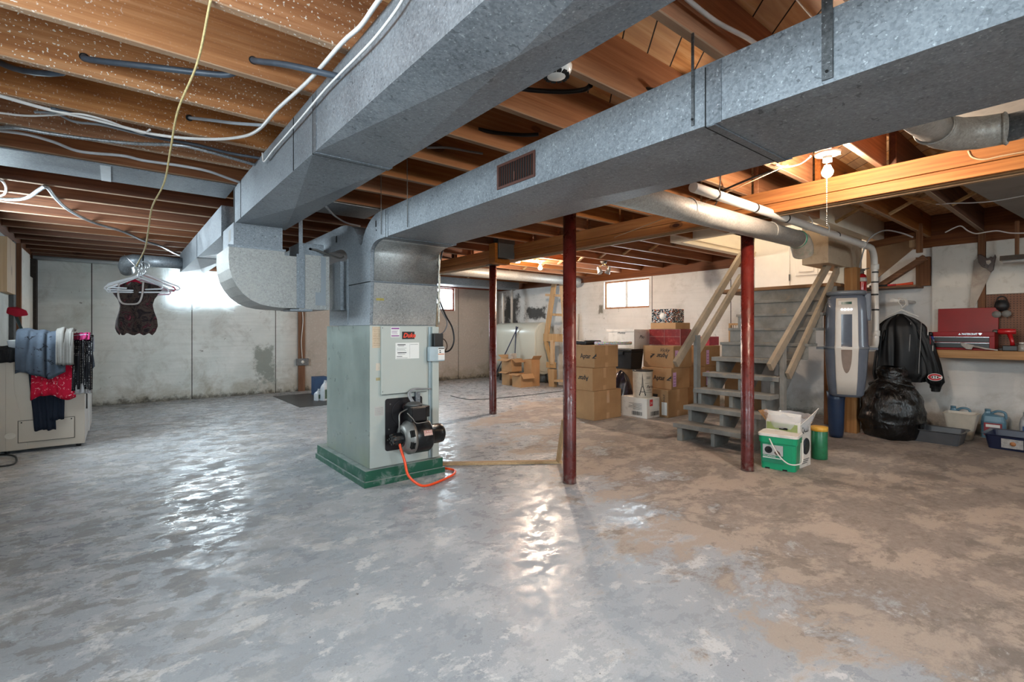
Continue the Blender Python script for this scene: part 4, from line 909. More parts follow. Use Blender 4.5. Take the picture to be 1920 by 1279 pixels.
for j in range(4):
    c = [(0.03*math.cos(k*0.9+j)+random.uniform(-.02, .02), 0.055*math.sin(k*0.9+j*2)+random.uniform(-.01, .01), 0.02+0.03*j+0.02*math.sin(k)+random.uniform(0, .02)) for k in range(9)]
    MB().tube(cat_rom(c, 5), 0.006, 6).build('loop', m_rb, cb)
solo('work_light_base', MB().box(7.12, 7.26, 1.36, 1.46, 0.9405, 0.99), M_('red plastic case', 'A1232A', 0.4), 'small red plastic case beside the tool box', 'case', loc=(7.19, 1.41, 0.9405), bev=0.012)
# fluorescent fixture
fx_ = thing('shop_light', 'chrome fluorescent shop light hung over the bench', 'light fixture', (7.05, 0.35, 1.86))
MB().prism([(-0.06, 0.0), (-0.035, 0.05), (0.035, 0.05), (0.06, 0.0)], -0.6, 0.42, 'xz').build('reflector', M_('satin reflector metal', 'A9A6A0', 0.25, 0.8), fx_)
for x in (-0.025, 0.025): MB().tube([(x, -0.58, -0.012), (x, 0.40, -0.012)], 0.015, 12).build('fluorescent_tube', M_('unlit tube glass', 'D0CDC8', 0.2), fx_)
for y in (0.30, -0.3): MB().box(-0.02, 0.02, y-0.015, y+0.015, 0.05, 0.39).build('hanger', m_brown, fx_)
# shelf with long clamp, framing around the bulkhead
solo('wall_shelf', MB().box(7.12, 7.49, 1.47, 2.02, 1.655, 1.675), m_browny, 'small wooden shelf on the right wall under the slanting framing', 'shelf', loc=(7.3, 1.75, 1.655))
cl = thing('long_clamp', 'orange and black long-handled tool lying on the wall shelf', 'tool', (7.16, 1.50, 1.6755))
MB().tube([(0, 0.0, 0.02), (0, 0.16, 0.014)], [0.018, 0.010], 10).build('handle', M_('orange tool plastic', 'D9491E', 0.35), cl)
MB().tube([(0, 0.16, 0.014), (0, 0.24, 0.014)], 0.013, 10).build('collar', M_('red tool plastic', 'B3202A', 0.35), cl); MB().tube([(0, 0.24, 0.013), (0, 0.42, 0.013)], 0.012, 10).build('shaft', m_rb, cl)
def plank(a, b_, w_, h, mat, lab, cat='board', up=(0, 0, 1)):
    a, b_ = Vector(a), Vector(b_); m = (a+b_)/2; mb = MB().beam(a, b_, w_, h, up)
    return solo('framing_board', mb, mat, lab, cat, loc=m, bev=0.003)
solo('bulkhead_panel', MB().prism([(U(1625, 452, X=7.2).y, 2.24), (U(1722, 452, X=7.2).y, 2.24), (U(1718, 470, X=7.2).y, U(1718, 462, X=7.2).z), (U(1645, 522, X=7.2).y, U(1645, 522, X=7.2).z), (U(1625, 535, X=7.2).y, U(1625, 535, X=7.2).z)], 7.19, 7.21, 'yz'), M_('brown fibreboard', '8A6B4D', 0.7), 'slanting brown fibreboard panel under the ceiling right of the vacuum pipe', 'panel', loc=(7.2, 1.8, 2.2))
plank(U(1648, 538, X=7.30), U(1735, 482, X=7.30), 0.06, 0.09, m_browny, 'slanting brown board above the wall shelf', up=(1, 0, 0))
plank(U(1622, 462, X=6.95), U(1727, 440, X=6.95), 0.045, 0.075, m_browny, 'level brown board under the ceiling right of the vacuum pipe')
plank(U(1724, 420, X=6.93), U(1724, 474, X=6.93), 0.045, 0.055, m_brown, 'short upright wooden hanger under the ceiling near the shelf', up=(0, 1, 0))
plank(U(1712, 446, X=6.98), U(1712, 464, X=6.98), 0.05, 0.06, m_lum, 'pale wooden block beside the short upright hanger', up=(0, 1, 0))
solo('framing_board', MB().box(7.42, 7.49, 1.40, 1.53, 1.68, 2.02), m_brown, 'brown upright block on the right wall next to the shelf', 'board', loc=(7.45, 1.46, 1.68))

# ================================================================ LAMPS
m_porc = M_('white porcelain', 'ECE9E2', 0.25, var=0.02, coat=0.3)
def bulb_lamp(name, x, y, zt, label, watts, chain):
    L = thing(name, label, 'lamp', (x, y, zt))
    MB().lathe([(0.0, -0.02), (0.03, -0.022), (0.066, -0.014), (0.072, 0.0)], seg=28).build('fixture_plate', m_porc, L)
    MB().lathe([(0.024, -0.055), (0.026, -0.02)], seg=20).build('socket', m_porc, L)
    R = 0.031; b_ = MB().lathe([(0.0, -R), (R*0.5, -R*0.87), (R*0.87, -R*0.5), (R, 0), (R*0.94, R*0.35), (0.021, R*0.9), (0.016, R*1.35)], (0, 0, -0.12), 20)
    b_.build('bulb', emit('glowing bulb %d' % int(watts), 'FFE8D0', watts/(PI*4*PI*R*R)), L)
    MB().box(-0.10, 0.10, -0.045, 0.045, 0.0, 0.012).build('mounting_board', m_brown, L)
    if chain:
        mb = MB(); n = int(chain/0.012)
        for k in range(n): mb.lathe([(0, -0.0035), (0.0035, 0), (0, 0.0035)], (0.034, 0.015, -0.03-k*0.012), 6)
        mb.build('pull_chain', m_porc, L)
    return L
bulb_lamp('bulb_lamp', 3.39, 1.125, 2.238, 'lit bare bulb on a white porcelain fixture with pull chain, beside the near ceiling beam', 46, 0.42)
bulb_lamp('bulb_lamp', 5.12, 5.64, 2.238, 'lit bare bulb near the red post farthest back', 80, 0)
bulb_lamp('bulb_lamp', 4.9, -1.1, 2.238, 'unseen bare bulb added as fill light over the near end of the workbench', 6, 0)  # out-of-frame bulb, added only to lift the brightness
tl = thing('spot_lamp', 'small brass ceiling fixture with two spotlights near the back corner window', 'lamp', tuple(U(1132, 490, z=2.24)))
MB().lathe([(0, -0.045), (0.04, -0.035), (0.06, 0.0)], seg=20).build('canopy', m_steel, tl)
for s in (-1, 1):
    MB().tube([(0, 0, -0.03), (0.05*s, -0.05*s, -0.10)], 0.008, 8).build('arm', M_('brass', 'B08D4C', 0.3, 0.8), tl)
    M = Matrix.Translation((0.06*s, -0.06*s, -0.11)) @ Matrix.Rotation(0.5*s, 4, 'X')
    MB().lathe([(0.02, 0.02), (0.03, -0.04), (0.045, -0.09)], seg=16, M=M).build('spot_head', M_('frosted lamp glass', 'BFC3C4', 0.3), tl)
# smoke detector on the joist between the ducts, second one further back
p = U(1046, 140, Y=1.92)
sdz = thing('smoke_detector', 'round white smoke detector with slotted rim on a joist between the two ducts', 'smoke detector', (1.43, 1.475, 2.2495))
MB().lathe([(0, -0.045), (0.035, -0.044), (0.055, -0.034), (0.064, -0.014), (0.066, 0.0)], seg=32).build('case', m_porc, sdz)
mb = MB()
for k in range(12):
    a = 2*PI*k/12; M = Matrix.Rotation(a, 4, 'Z')
    mb.box(0.038, 0.054, -0.009, 0.009, -0.0435, -0.030, M)
mb.build('slots', m_dark, sdz)
p = U(968, 493.5, z=2.20); solo('smoke_detector', MB().lathe([(0, -0.05), (0.06, -0.045), (0.075, 0.0)], (p.x, p.y, 2.2495), 24), m_porc, 'white round smoke detector near the bulb at the back', 'smoke detector', loc=(p.x, p.y, 2.2495))

# grey fuse box on its wooden frame by the far post
q0 = U(905, 489, Y=5.0)
fb = thing('switch_box', 'dark grey electrical switch box on a wooden frame above the far red post', 'switch box', (3.74, 5.0, 2.0))
MB().box(0.0, 0.27, -0.10, 0.0, 0.07, 0.33).build('box_body', M_('dark grey switch box enamel', '4B5154', 0.4, 0.3, dirt='6A6560'), fb, bev=0.004)
MB().box(0.012, 0.258, -0.106, -0.10, 0.08, 0.25).build('box_cover', M_('grey switch box door', '5A5F61', 0.4, 0.3), fb, bev=0.002); MB().box(-0.012, 0.0, -0.07, -0.055, 0.13, 0.22).build('switch_lever', m_steel, fb)
MB().box(-0.045, 0.0, -0.09, 0.04, 0.0, 0.25).box(0.0, 0.22, -0.06, 0.04, 0.0, 0.05).box(0.0, 0.26, 0.0, 0.04, 0.05, 0.25).build('wooden_frame', m_beam, fb, bev=0.003)

# ================================================================ CARDBOARD BOXES
def mat_card(name, c0='A9794E', c1='BC8B5D'):
    t = NT(name); v = t.coord('Object'); n = t.noise(v, 3, 5, 0.6)
    t.set(col=t.ramp(n, [(0.3, c0), (0.7, c1)]), rough=0.75, spec=0.25); t.bump(t.noise(t.coord('Object', (1, 1, 8)), 14, 3), 0.08, 0.004); return t.m
m_card = mat_card('brown cardboard', '94704E', 'AA8660'); m_card2 = mat_card('pale cardboard', 'AE875F', 'C39C74'); m_cardw = M_('white cardboard', 'D8D3CC', 0.6, var=0.04, dirt='BDB5AA', scale=5)
m_tape = M_('clear packing tape', 'B7916C', 0.18, coat=0.6, var=0.06); m_pinkl = M_('lilac shipping label', 'CDA0C8', 0.55, var=0.05)
def facex(x, y, z, flip=False): return face_mat((x, y, z), (0, 1, 0) if flip else (0, -1, 0), (0, 0, -1) if flip else (0, 0, 1))
def carton(x0, x1, y0, y1, z0, z1, label, mat=None, print_='', flip=False, tape=True, pink=False, group=None, name='cardboard_box', rz=0.0, size=0.085, bulge=0.004):
    r = thing(name, label, 'box', (x0, y0, z0), rz, group)
    w_, d_, h_ = x1-x0, y1-y0, z1-z0-0.0015
    MB().box(0, w_, 0, d_, 0, h_).build('carton', mat or m_card, r, bev=0.005)
    mb = MB().box(0.004, w_-0.004, d_/2-0.002, d_/2+0.002, h_, h_+0.0006); mb.build('flap_seam', m_dark, r)
    if tape:
        c = w_*0.5; MB().box(c-0.028, c+0.028, -0.0012, 0.0, h_*0.55, h_-0.002).box(c-0.028, c+0.028, -0.0012, 0.0, 0.002, h_*0.22).build('packing_tape', m_tape, r)
    if print_:
        yy = d_*0.60 if not flip else d_*0.18
        text(print_, size, facex(-0.0012, yy, h_*0.42 if not flip else h_*0.62, flip), m_ink, r, sx=0.9, bold=0.0016)
        tx = yy-size*2.35 if not flip else yy+size*2.35
        s = size*0.75; zz = h_*0.42 if not flip else h_*0.62-0.0
        k = -1 if not flip else 1; u = 1 if not flip else -1
        MB().prism([(tx, zz), (tx+k*s*1.2, zz+u*s), (tx+k*s*1.2, zz+u*s*0.45), (tx+k*s*0.55, zz+u*s*0.22), (tx+k*s*1.2, zz+u*0.0)], -0.0022, -0.0008, 'yz').build('logo_mark', m_ink, r)
    if pink:
        lp = MB().box(w_*0.08, w_*0.08+0.075, -0.0015, 0.0, h_*0.12, h_*0.80).build('shipping_label', m_pinkl, r)
        mb = MB()
        for i in range(4): mb.box(w_*0.08+0.012, w_*0.08+0.06, -0.0022, -0.0015, h_*(0.2+0.14*i), h_*(0.2+0.14*i)+0.006)
        mb.build('print', M_('purple label print', '6E4672', 0.6), lp)
    return r
XA = lambda px, Y: U(px, 600, Y=Y).x
YA = lambda px, X: U(px, 600, X=X).y
aY = 4.20
b1 = carton(4.737, 5.276, aY, aY+0.44, 0, 0.378, 'big brown carton at the bottom of the stack beside the near red post')
b2 = carton(XA(1111.6, aY), XA(1156, aY), aY+0.005, aY+0.40, 0.378, 0.672, 'middle brown carton of the stack beside the near red post, print upside down', print_='Aptar', flip=True)
b3 = carton(XA(1115, aY), XA(1159, aY), aY, aY+0.41, 0.672, 0.962, 'top brown carton of the stack beside the near red post, under the gift wrap', print_='Aptar')
gw = thing('wrapping_paper_roll', 'roll of colourful dotted gift wrap lying on the top carton', 'gift wrap', (4.86, 4.27, 0.985))
def mat_dots():
    t = NT('dotted gift wrap'); v = t.coord('Object', (27, 27, 27)); vo = t.new('TexVoronoi'); vo.inputs['Randomness'].default_value = 0.5; t.l.new(v, vo.inputs['Vector'])
    hs = t.new('HueSaturation'); hs.inputs['Saturation'].default_value = 1.6; t.l.new(vo.outputs['Color'], hs.inputs['Color'])
    t.set(col=t.mix(t.ramp(vo.outputs['Distance'], [(0.50, 0.0), (0.54, 1.0)]), hs.outputs[0], 'D9CFC5'), rough=0.4); return t.m
M = Matrix.Rotation(-0.35, 4, 'Z')
MB().lathe([(0, -0.02), (0.022, -0.02), (0.022, 0.52), (0, 0.52)], (0, 0, 0), 18, 'x', M=M).build('roll', mat_dots(), gw)
solo('dark_bag', MB().box(4.80, 5.12, 4.40, 4.60, 0.9625, 1.02), m_rb, 'flat black pouch lying behind the gift wrap roll', 'pouch', loc=(4.95, 4.5, 0.9625), bev=0.02, bseg=3)
# white carton, tin, bag
cw = carton(5.377, 5.713, 3.863, 4.28, 0, 0.264, 'white printed carton on the floor under the Paris waste bin', m_cardw, tape=False)
MB().box(0.06, 0.125, -0.0015, 0, 0.16, 0.245).build('red_square', M_('red print', 'C4242C', 0.5), cw)
text('24', 0.045, face_mat((0.068, -0.0022, 0.185), (1, 0, 0), (0, 0, 1)), m_cardw, cw)
mb = MB(); random.seed(2)
for k in range(14): mb.box(0.08+k*0.013, 0.08+k*0.013+random.choice((0.003, 0.006, 0.008)), -0.0018, 0, 0.03, 0.085)
mb.build('barcode', m_ink, cw); mb = MB()
for k in range(14): mb.box(-0.0018, 0, 0.08+k*0.012, 0.08+k*0.012+random.choice((0.003, 0.005, 0.007)), 0.03, 0.08)
mb.build('barcode', m_ink, cw); mb = MB()
for k in range(5): mb.box(-0.0015, 0, 0.08, 0.08+random.uniform(0.1, 0.22), 0.11+k*0.018, 0.114+k*0.018)
mb.build('print', m_ink, cw)
pb = thing('waste_bin', 'cream metal bin printed with the Eiffel Tower standing on the white carton', 'bin', (5.50, 4.02, 0.2645))
MB().lathe([(0, 0), (0.122, 0), (0.124, 0.006), (0.130, 0.35), (0.133, 0.355), (0.129, 0.358), (0.120, 0.04), (0, 0.04)], seg=40).build('bin_body', M_('cream printed metal', 'CDC1B0', 0.4, var=0.08, dirt='A89C8C', scale=14), pb)
MB().lathe([(0.131, 0.345), (0.136, 0.347), (0.136, 0.36), (0.131, 0.362)], seg=40).build('rim', m_blk, pb)
def curved(mbq, x0, x1, z0, z1, R=0.129, ang=0.0):   # flat print wrapped on the bin; x measured along the surface
    n = 3
    for i in range(n):
        A = [ang + (x0+(x1-x0)*j/n)/R for j in (i, i+1)]
        p = [((R+0.0006+0.008*z/0.35*0.6)*math.sin(a), -(R+0.0006+0.008*z/0.35*0.6)*math.cos(a), z) for a in A for z in (z0, z1)]
        mbq.face([p[0], p[2], p[3], p[1]])
tw = MB(); base = -0.95; 
def strut(xa, za, xb, zb, w0, w1, n=5):
    for i in range(n):
        t0, t1 = i/n, (i+1)/n; xs = xa+(xb-xa)*(t0+t1)/2; ww = w0+(w1-w0)*(t0+t1)/2
        curved(tw, xs-ww/2, xs+ww/2, za+(zb-za)*t0, za+(zb-za)*t1, 0.127, base)
strut(-0.040, 0.03, -0.010, 0.14, 0.014, 0.008); strut(0.040, 0.03, 0.010, 0.14, 0.014, 0.008); strut(-0.008, 0.14, 0.0, 0.31, 0.008, 0.003, 8); strut(0.008, 0.14, 0.0, 0.31, 0.008, 0.003, 8)
curved(tw, -0.03, 0.03, 0.075, 0.084, 0.127, base); curved(tw, -0.014, 0.014, 0.14, 0.147, 0.127, base); tw.build('tower_print', m_ink, pb)
mb = MB()
for z, x0, x1 in ((0.25, 0.05, 0.11), (0.262, 0.05, 0.11), (0.275, 0.05, 0.11), (0.07, 0.04, 0.15), (0.10, 0.05, 0.13), (0.19, 0.03, 0.08)): curved(mb, x0, x1, z, z+0.004, 0.127, base)
mb.build('print', m_ink, pb)
a_ = base+0.42; text('Paris', 0.055, face_mat((0.131*math.sin(a_)-0.01, -0.131*math.cos(a_)-0.004, 0.13), (math.cos(a_+0.2), math.sin(a_+0.2), 0), (0, 0, 1)), m_ink, pb, shear=0.4, sx=0.9)
def blob(r0, h, mat, name, loc, seg=28, amp=0.08, seed=1, prof=None, lobes=5, rx=1.0):
    random.seed(seed); mb = MB()
    prof = prof or (lambda t: math.sin(PI*min(1, 0.12+t*0.92))**0.5)
    mb.grid(lambda u, v: (lambda a, n_: (rx*r0*prof(v)*(1+n_)*math.cos(a), r0*prof(v)*(1+n_)*math.sin(a), h*v+0.02*h*math.sin(a*3)))(2*PI*u, amp*noise.noise(Vector((2.2*math.cos(2*PI*u)+seed, 2.2*math.sin(2*PI*u), v*5)))*2.2 + amp*0.5*noise.noise(Vector((7*math.cos(2*PI*u), 7*math.sin(2*PI*u)+seed, v*14)))), seg, seg)
    return mb
m_pur = M_('shiny black and purple fabric', '14141F', 0.3, var=0.3, dirt='55507A', scale=9, coat=0.3)
mb = blob(0.155, 0.60, None, '', None, seed=4); bmesh.ops.translate(mb.bm, verts=mb.bm.verts, vec=(5.56, 4.43, 0.004)); solo('duffel_bag', mb, m_pur, 'black and purple bag stuffed between the carton stack and the Paris bin', 'bag', loc=(5.56, 4.43, 0))
hy = 4.34
carton(5.74, XA(1216, hy), hy, hy+0.40, 0, 0.30, 'brown carton on the floor hidden behind the Paris bin'); carton(5.75, XA(1214, hy), hy, hy+0.40, 0.30, 0.60, 'brown carton carrying the black storage tote')
tt = thing('storage_tote', 'black plastic storage tote under the white lidded box', 'tote', (XA(1184, hy)-0.0, hy, 0.6))
wT = XA(1207, hy)-XA(1184, hy); MB().hexa([(0.02, 0.02, 0), (wT-0.02, 0.02, 0), (wT-0.02, 0.34, 0), (0.02, 0.34, 0), (0, 0, 0.25), (wT, 0, 0.25), (wT, 0.36, 0.25), (0, 0.36, 0.25)]).build('tub', m_blk, tt, bev=0.01)
MB().box(-0.01, wT+0.01, -0.01, 0.37, 0.25, 0.285).build('lid', m_blk, tt, bev=0.008); MB().box(-0.015, 0.0, 0.14, 0.24, 0.20, 0.25).build('latch', m_blk, tt, bev=0.004)
wbx = carton(XA(1187, hy), XA(1216, hy), hy-0.02, YA(1141, XA(1187, hy)), 0.887, 1.166, 'white lidded storage box with marker writing on the black tote', m_cardw, tape=False)
text('Photos', 0.05, facex(-0.001, 0.30, 0.215), m_ink, wbx, shear=0.3); text('Pho', 0.07, face_mat((0.12, -0.001, 0.15), (1, 0, 0), (0, 0, 1)), m_ink, wbx, shear=0.3)
MB().box(-0.006, XA(1216, hy)-XA(1187, hy)+0.006, -0.006, 0.50, 0.245, 0.28).build('lid', m_cardw, wbx, bev=0.003)
# right-hand stack
cY = 3.73
b = carton(XA(1253, cY), XA(1290, cY), cY, cY+0.36, 0, 0.367, 'bottom carton of the stack left of the stairs, marked fragile')
MB().box(-0.0015, 0, 0.02, 0.10, 0.03, 0.20).build('white_label', m_paper, b)
text('FRAGILE', 0.045, face_mat((-0.001, 0.05, 0.17), (0, 0, 1), (0, 1, 0)), m_ink, b, sx=0.8)
gl = MB().prism([(0.16, 0.30), (0.24, 0.30), (0.235, 0.25), (0.21, 0.225), (0.205, 0.19), (0.23, 0.175), (0.17, 0.175), (0.195, 0.19), (0.19, 0.225), (0.165, 0.25)], -0.0018, -0.0006, 'yz').build('glass_symbol', m_ink, b)
b = carton(XA(1259, cY), XA(1293, cY), cY, YA(1204, XA(1259, cY)), 0.367, 0.648, 'middle carton of the stack left of the stairs, with a lilac label', print_='Aptar', pink=True, tape=False)
b = carton(XA(1263, cY), XA(1297, cY), cY, YA(1206, XA(1263, cY)), 0.648, 0.945, 'top carton of the stack left of the stairs, print upside down with scribbles', print_='Aptar', flip=True, pink=True, tape=False)
text('Vicky', 0.07, facex(-0.0016, 0.22, 0.215), m_ink, b, shear=0.5)
m_rtin = M_('dark red tin', '7A1312', 0.28, var=0.25, scale=10, dirt='A7504A', coat=0.3)
rx = XA(1276, cY+0.02); ryl = YA(1217, rx)
rb = thing('storage_chest', 'dark red storage chest with worn edges on the cartons left of the stairs', 'chest', (rx, cY+0.02, 0.9455)); wd = XA(1299, cY)-rx
MB().box(0, wd, 0, ryl-cY-0.02, 0, 0.225).build('chest_body', m_rtin, rb, bev=0.006)
m_worn = M_('worn pale edge', '9C7F76', 0.5)
L_ = ryl-cY-0.02
MB().box(-0.002, 0, 0, L_, 0.118, 0.122).box(-0.002, 0, 0, L_, 0.0, 0.004).box(-0.002, 0, 0, L_, 0.221, 0.225).box(-0.002, 0, 0.0, 0.006, 0, 0.225).box(-0.002, 0, L_*0.5, L_*0.5+0.003, 0, 0.225).box(-0.002, 0.0, L_-0.006, L_, 0, 0.225).build('worn_edges', m_worn, rb)
kx = XA(1308, cY+0.03); kyl = YA(1253, kx)
carton(rx+0.01, rx+0.37, cY+0.10, ryl-0.02, 1.1715, 1.262, 'shallow kraft carton on top of the red chest', m_card2, tape=False)
tx_ = rx+0.03
rt = thing('tool_carton', 'small colourful printed power tool carton on top of the box pile', 'box', (tx_, cY+0.16, 1.2625))
wr = XA(1306, cY+0.16)-tx_
def mat_print():
    t = NT('colourful retail print'); v = t.coord('Object', (14, 14, 18)); vo = t.new('TexVoronoi'); vo.feature = 'F1'; t.l.new(v, vo.inputs['Vector'])
    x = t.xyz(vo.outputs['Color'])[0]
    t.set(col=t.ramp(x, [(0.0, '14171C'), (0.30, '1B2127'), (0.45, '2F6C86'), (0.55, 'D7D3CE'), (0.72, 'E2E0DC'), (0.8, 'C8672F'), (0.9, '17191E')], 'CONSTANT'), rough=0.3); return t.m
MB().box(0, 0.28, 0, 0.34, 0, 0.19).build('carton', mat_print(), rt, bev=0.003)
MB().lathe([(0, 0), (0.05, 0.0), (0.05, -0.0016), (0, -0.0016)], (-0.0, 0.16, 0.09), 20, 'x').build('sander_picture', M_('white printed tool', 'DAD8D2', 0.4), rt)
# second column behind
for i, (za, zb, lb_) in enumerate([(0, 0.33, 'bottom carton of the column nearest the stairs'), (0.33, 0.63, 'middle carton of the column nearest the stairs'), (0.63, 0.93, 'top carton of the column nearest the stairs, with a lilac label')]):
    carton(XA(1322, 3.74), XA(1350, 3.74), 3.74, 4.16, za, zb, lb_, pink=i > 0, tape=False)
solo('gift_box', MB().box(XA(1330, 3.80), XA(1348, 3.80), 3.80, 4.0, 0.9305, 1.06), M_('pink printed box', 'B0394F', 0.4, dirt='3A2430', scale=20), 'small pink and red box on the carton nearest the stairs', 'box', loc=(6.6, 3.9, 0.9305), bev=0.003)
carton(7.06, 7.36, 3.3, 3.7, 0, 0.80, 'tall brown carton against the wall behind the stairs', tape=False)
rk = thing('small_rack', 'small wooden rack with pale rungs standing behind the stairs', 'rack', (7.20, 3.45, 0.7995))
MB().box(-0.02, 0.02, 0.0, 0.03, 0, 0.46).box(-0.02, 0.02, 0.22, 0.25, 0, 0.46).box(-0.02, 0.02, 0.03, 0.22, 0.43, 0.46).box(-0.02, 0.02, 0.03, 0.22, 0.26, 0.29).build('rack_frame', m_lum, rk)
mb = MB()
for k in range(5): mb.box(-0.01, 0.01, 0.045+k*0.035, 0.06+k*0.035, 0.29, 0.43)
mb.build('rungs', m_cardw, rk)

# ================================================================ OIL TANK CORNER
tk = thing('oil_tank', 'large cream oil tank lying along the right wall in the back corner', 'tank', (6.92, 7.79, 0.0))
m_tank = M_('cream tank enamel', 'C9C9BC', 0.35, var=0.05, scale=2, coat=0.2)
def obr(w_, z0, z1, r, n=10):
    P = []
    for cx, cz, s in ((w_-r, z1-r, 0), (r, z1-r, 1), (r, z0+r, 2), (w_-r, z0+r, 3)):
        for k in range(n+1): an = PI/2*(s+k/n); P.append((cx+r*math.cos(an), cz+r*math.sin(an)))
    return P
MB().prism(obr(0.54, 0.20, 1.33, 0.265), 0, 1.5, 'xz', smooth=True).build('tank_shell', m_tank, tk, bev=0.02, bseg=3)
MB().prism([(x*0.86+0.038, z*0.9+0.08) for x, z in obr(0.54, 0.20, 1.33, 0.265)], -0.012, 0, 'xz').build('end_cap', m_tank, tk, bev=0.008)
for y in (0.15, 1.3):
    for x in (0.08, 0.46): MB().lathe([(0.022, 0), (0.022, 0.27)], (x, y, 0), 12).build('leg', m_steel, tk)
for x, y, zt in ((0.12, 1.25, 2.0), (0.30, 1.15, 2.1)):
    MB().tube([(x, y, 1.32), (x, y, zt-0.06), (x+0.02, y+0.02, zt), (x+0.12, y+0.05, zt+0.02)], 0.03, 12).build('vent_pipe', m_pvc, tk)
solo('grey_bin', MB().hexa([(6.62, 8.12, 0), (6.74, 8.12, 0), (6.74, 8.3, 0), (6.62, 8.3, 0), (6.59, 8.10, 0.27), (6.77, 8.10, 0.27), (6.77, 8.32, 0.27), (6.59, 8.32, 0.27)]), M_('grey bin plastic', '8C9092', 0.4), 'small grey plastic bin beside the open cartons near the oil tank', 'bin', loc=(6.68, 8.2, 0), bev=0.008)
def open_box(x, y, z, w_, d_, h_, label, rz=0.0, flaps=((0, 0.6), (1, 0.5), (2, 0.4), (3, 0.7)), mat=None):
    r = thing('open_carton', label, 'box', (x, y, z), rz, 'open cartons near the oil tank')
    mb = MB(); t = 0.004
    mb.box(0, w_, 0, t, 0, h_).box(0, w_, d_-t, d_, 0, h_).box(0, t, t, d_-t, 0, h_).box(w_-t, w_, t, d_-t, 0, h_).box(t, w_-t, t, d_-t, 0, t); mb.build('carton', mat or m_card2, r)
    fl_ = d_*0.42
    E_ = [((0, 0), (w_, 0), (0, -1)), ((w_, 0), (w_, d_), (1, 0)), ((w_, d_), (0, d_), (0, 1)), ((0, d_), (0, 0), (-1, 0))]
    for k, a in flaps:
        p, q, n_ = E_[k]; c, s = math.cos(a), math.sin(a)
        o = (n_[0]*c*fl_, n_[1]*c*fl_, -s*fl_)
        MB().face and None
        m_ = MB(); m_.face([(p[0], p[1], h_), (q[0], q[1], h_), (q[0]+o[0], q[1]+o[1], h_+o[2]), (p[0]+o[0], p[1]+o[1], h_+o[2])]); m_.build('flap', m_card2, r, solid=0.004)
    return r
open_box(6.36, 7.58, 0, 0.31, 0.28, 0.27, 'small open carton nearest the camera in front of the oil tank, flaps folded down', 0.0, ((0, 0.9), (3, 0.2)))
open_box(6.42, 8.02, 0, 0.27, 0.26, 0.29, 'open carton on the floor left of the smallest one by the oil tank', 0.0, ((3, 0.3),))
open_box(6.40, 7.93, 0.292, 0.27, 0.34, 0.27, 'wide open carton stacked on the floor carton by the oil tank', 0.0, ((0, 0.5), (3, 0.3), (2, -0.5)))
open_box(6.675, 7.62, 0.0, 0.23, 0.24, 0.55, 'taller open carton at the back of the group by the oil tank', 0.0, ((0, -0.9),))
solo('carton_inset', MB().box(6.48, 6.62, 8.03, 8.15, 0.40, 0.67), M_('crumpled silver paper', 'B9B2A8', 0.5, var=0.3, scale=20), 'crumpled pale package standing in the wide open carton', 'package', loc=(6.58, 8.1, 0.40), bev=0.01)
for (pa, pb_, l) in [((947, 664), (971, 613), 'thicker dark blue pole leaning on the oil tank behind the cartons'), ((966, 656), (968, 612), 'thin dark pole leaning on the oil tank behind the cartons')]:
    a_, c_ = U(*pa, X=6.84), U(*pb_, X=6.90); d_ = (a_-c_); a2 = a_ + d_*(a_.z-0.004)/max(0.01, -d_.z) if False else a_
    k = (c_.z-0.01)/(c_.z-a_.z); foot = c_+(a_-c_)*k
    solo('pole', MB().tube([foot, c_], 0.012, 8), M_('dark blue pole', '2A3350', 0.35), l, 'pole', loc=foot)
# wooden ladder-like frame
ld = thing('wooden_stand', 'pale wooden ladder-like stand beside the oil tank, behind the red post', 'stand', (7.0, 7.33, 0))
def lw(px, py, X=7.0, Y=None): q = U(px, py, X=X); return (q.x-7.0, q.y-7.33, q.z)
for a_, b_, w_, h_ in [((1024, 634), (1039, 532), 0.12, 0.04), ((1062, 634), (1053, 532), 0.10, 0.04), ((1023, 553), (1060, 555), 0.05, 0.03), ((1036, 590), (1062, 591), 0.05, 0.03), ((1020, 633), (1064, 634), 0.16, 0.045), ((1023, 640), (1035, 683), 0.09, 0.04), ((1036, 638), (1036, 683), 0.09, 0.05), ((1025, 684), (1042, 685), 0.12, 0.03), ((1042, 714), (1064, 714), 0.05, 0.09), ((1060, 640), (1060, 716), 0.05, 0.05)]:
    MB().beam(lw(*a_), lw(*b_), w_, h_, (1, 0, 0)).build('rail' if w_ > 0.08 else 'rung', m_lum, ld, bev=0.003)
MB().hexa([(-0.03, lw(1041, 700)[1], 0), (0.05, lw(1041, 700)[1], 0), (0.05, lw(1031, 700)[1], 0), (-0.03, lw(1031, 700)[1], 0), (-0.03, lw(1041, 700)[1], 0.36), (0.05, lw(1041, 700)[1], 0.36), (0.05, lw(1028, 700)[1], 0.36), (-0.03, lw(1028, 700)[1], 0.36)]).build('foot', m_lum, ld, bev=0.003)
def mat_polka():
    t = NT('white with black dots'); v = t.coord('Object', (22, 22, 22)); vo = t.new('TexVoronoi'); vo.inputs['Randomness'].default_value = 0.1; t.l.new(v, vo.inputs['Vector'])
    t.set(col=t.mix(t.ramp(vo.outputs['Distance'], [(0.30, 0.0), (0.34, 1.0)]), '17171A', 'DEDBD6'), rough=0.6); return t.m
solo('laundry_hamper', MB().lathe([(0, 0), (0.17, 0), (0.19, 0.56), (0.185, 0.57), (0.16, 0.05), (0, 0.05)], (7.22, 6.93, 0), 28), mat_polka(), 'white hamper with black dots half hidden behind the near red post', 'hamper', loc=(7.22, 6.93, 0))
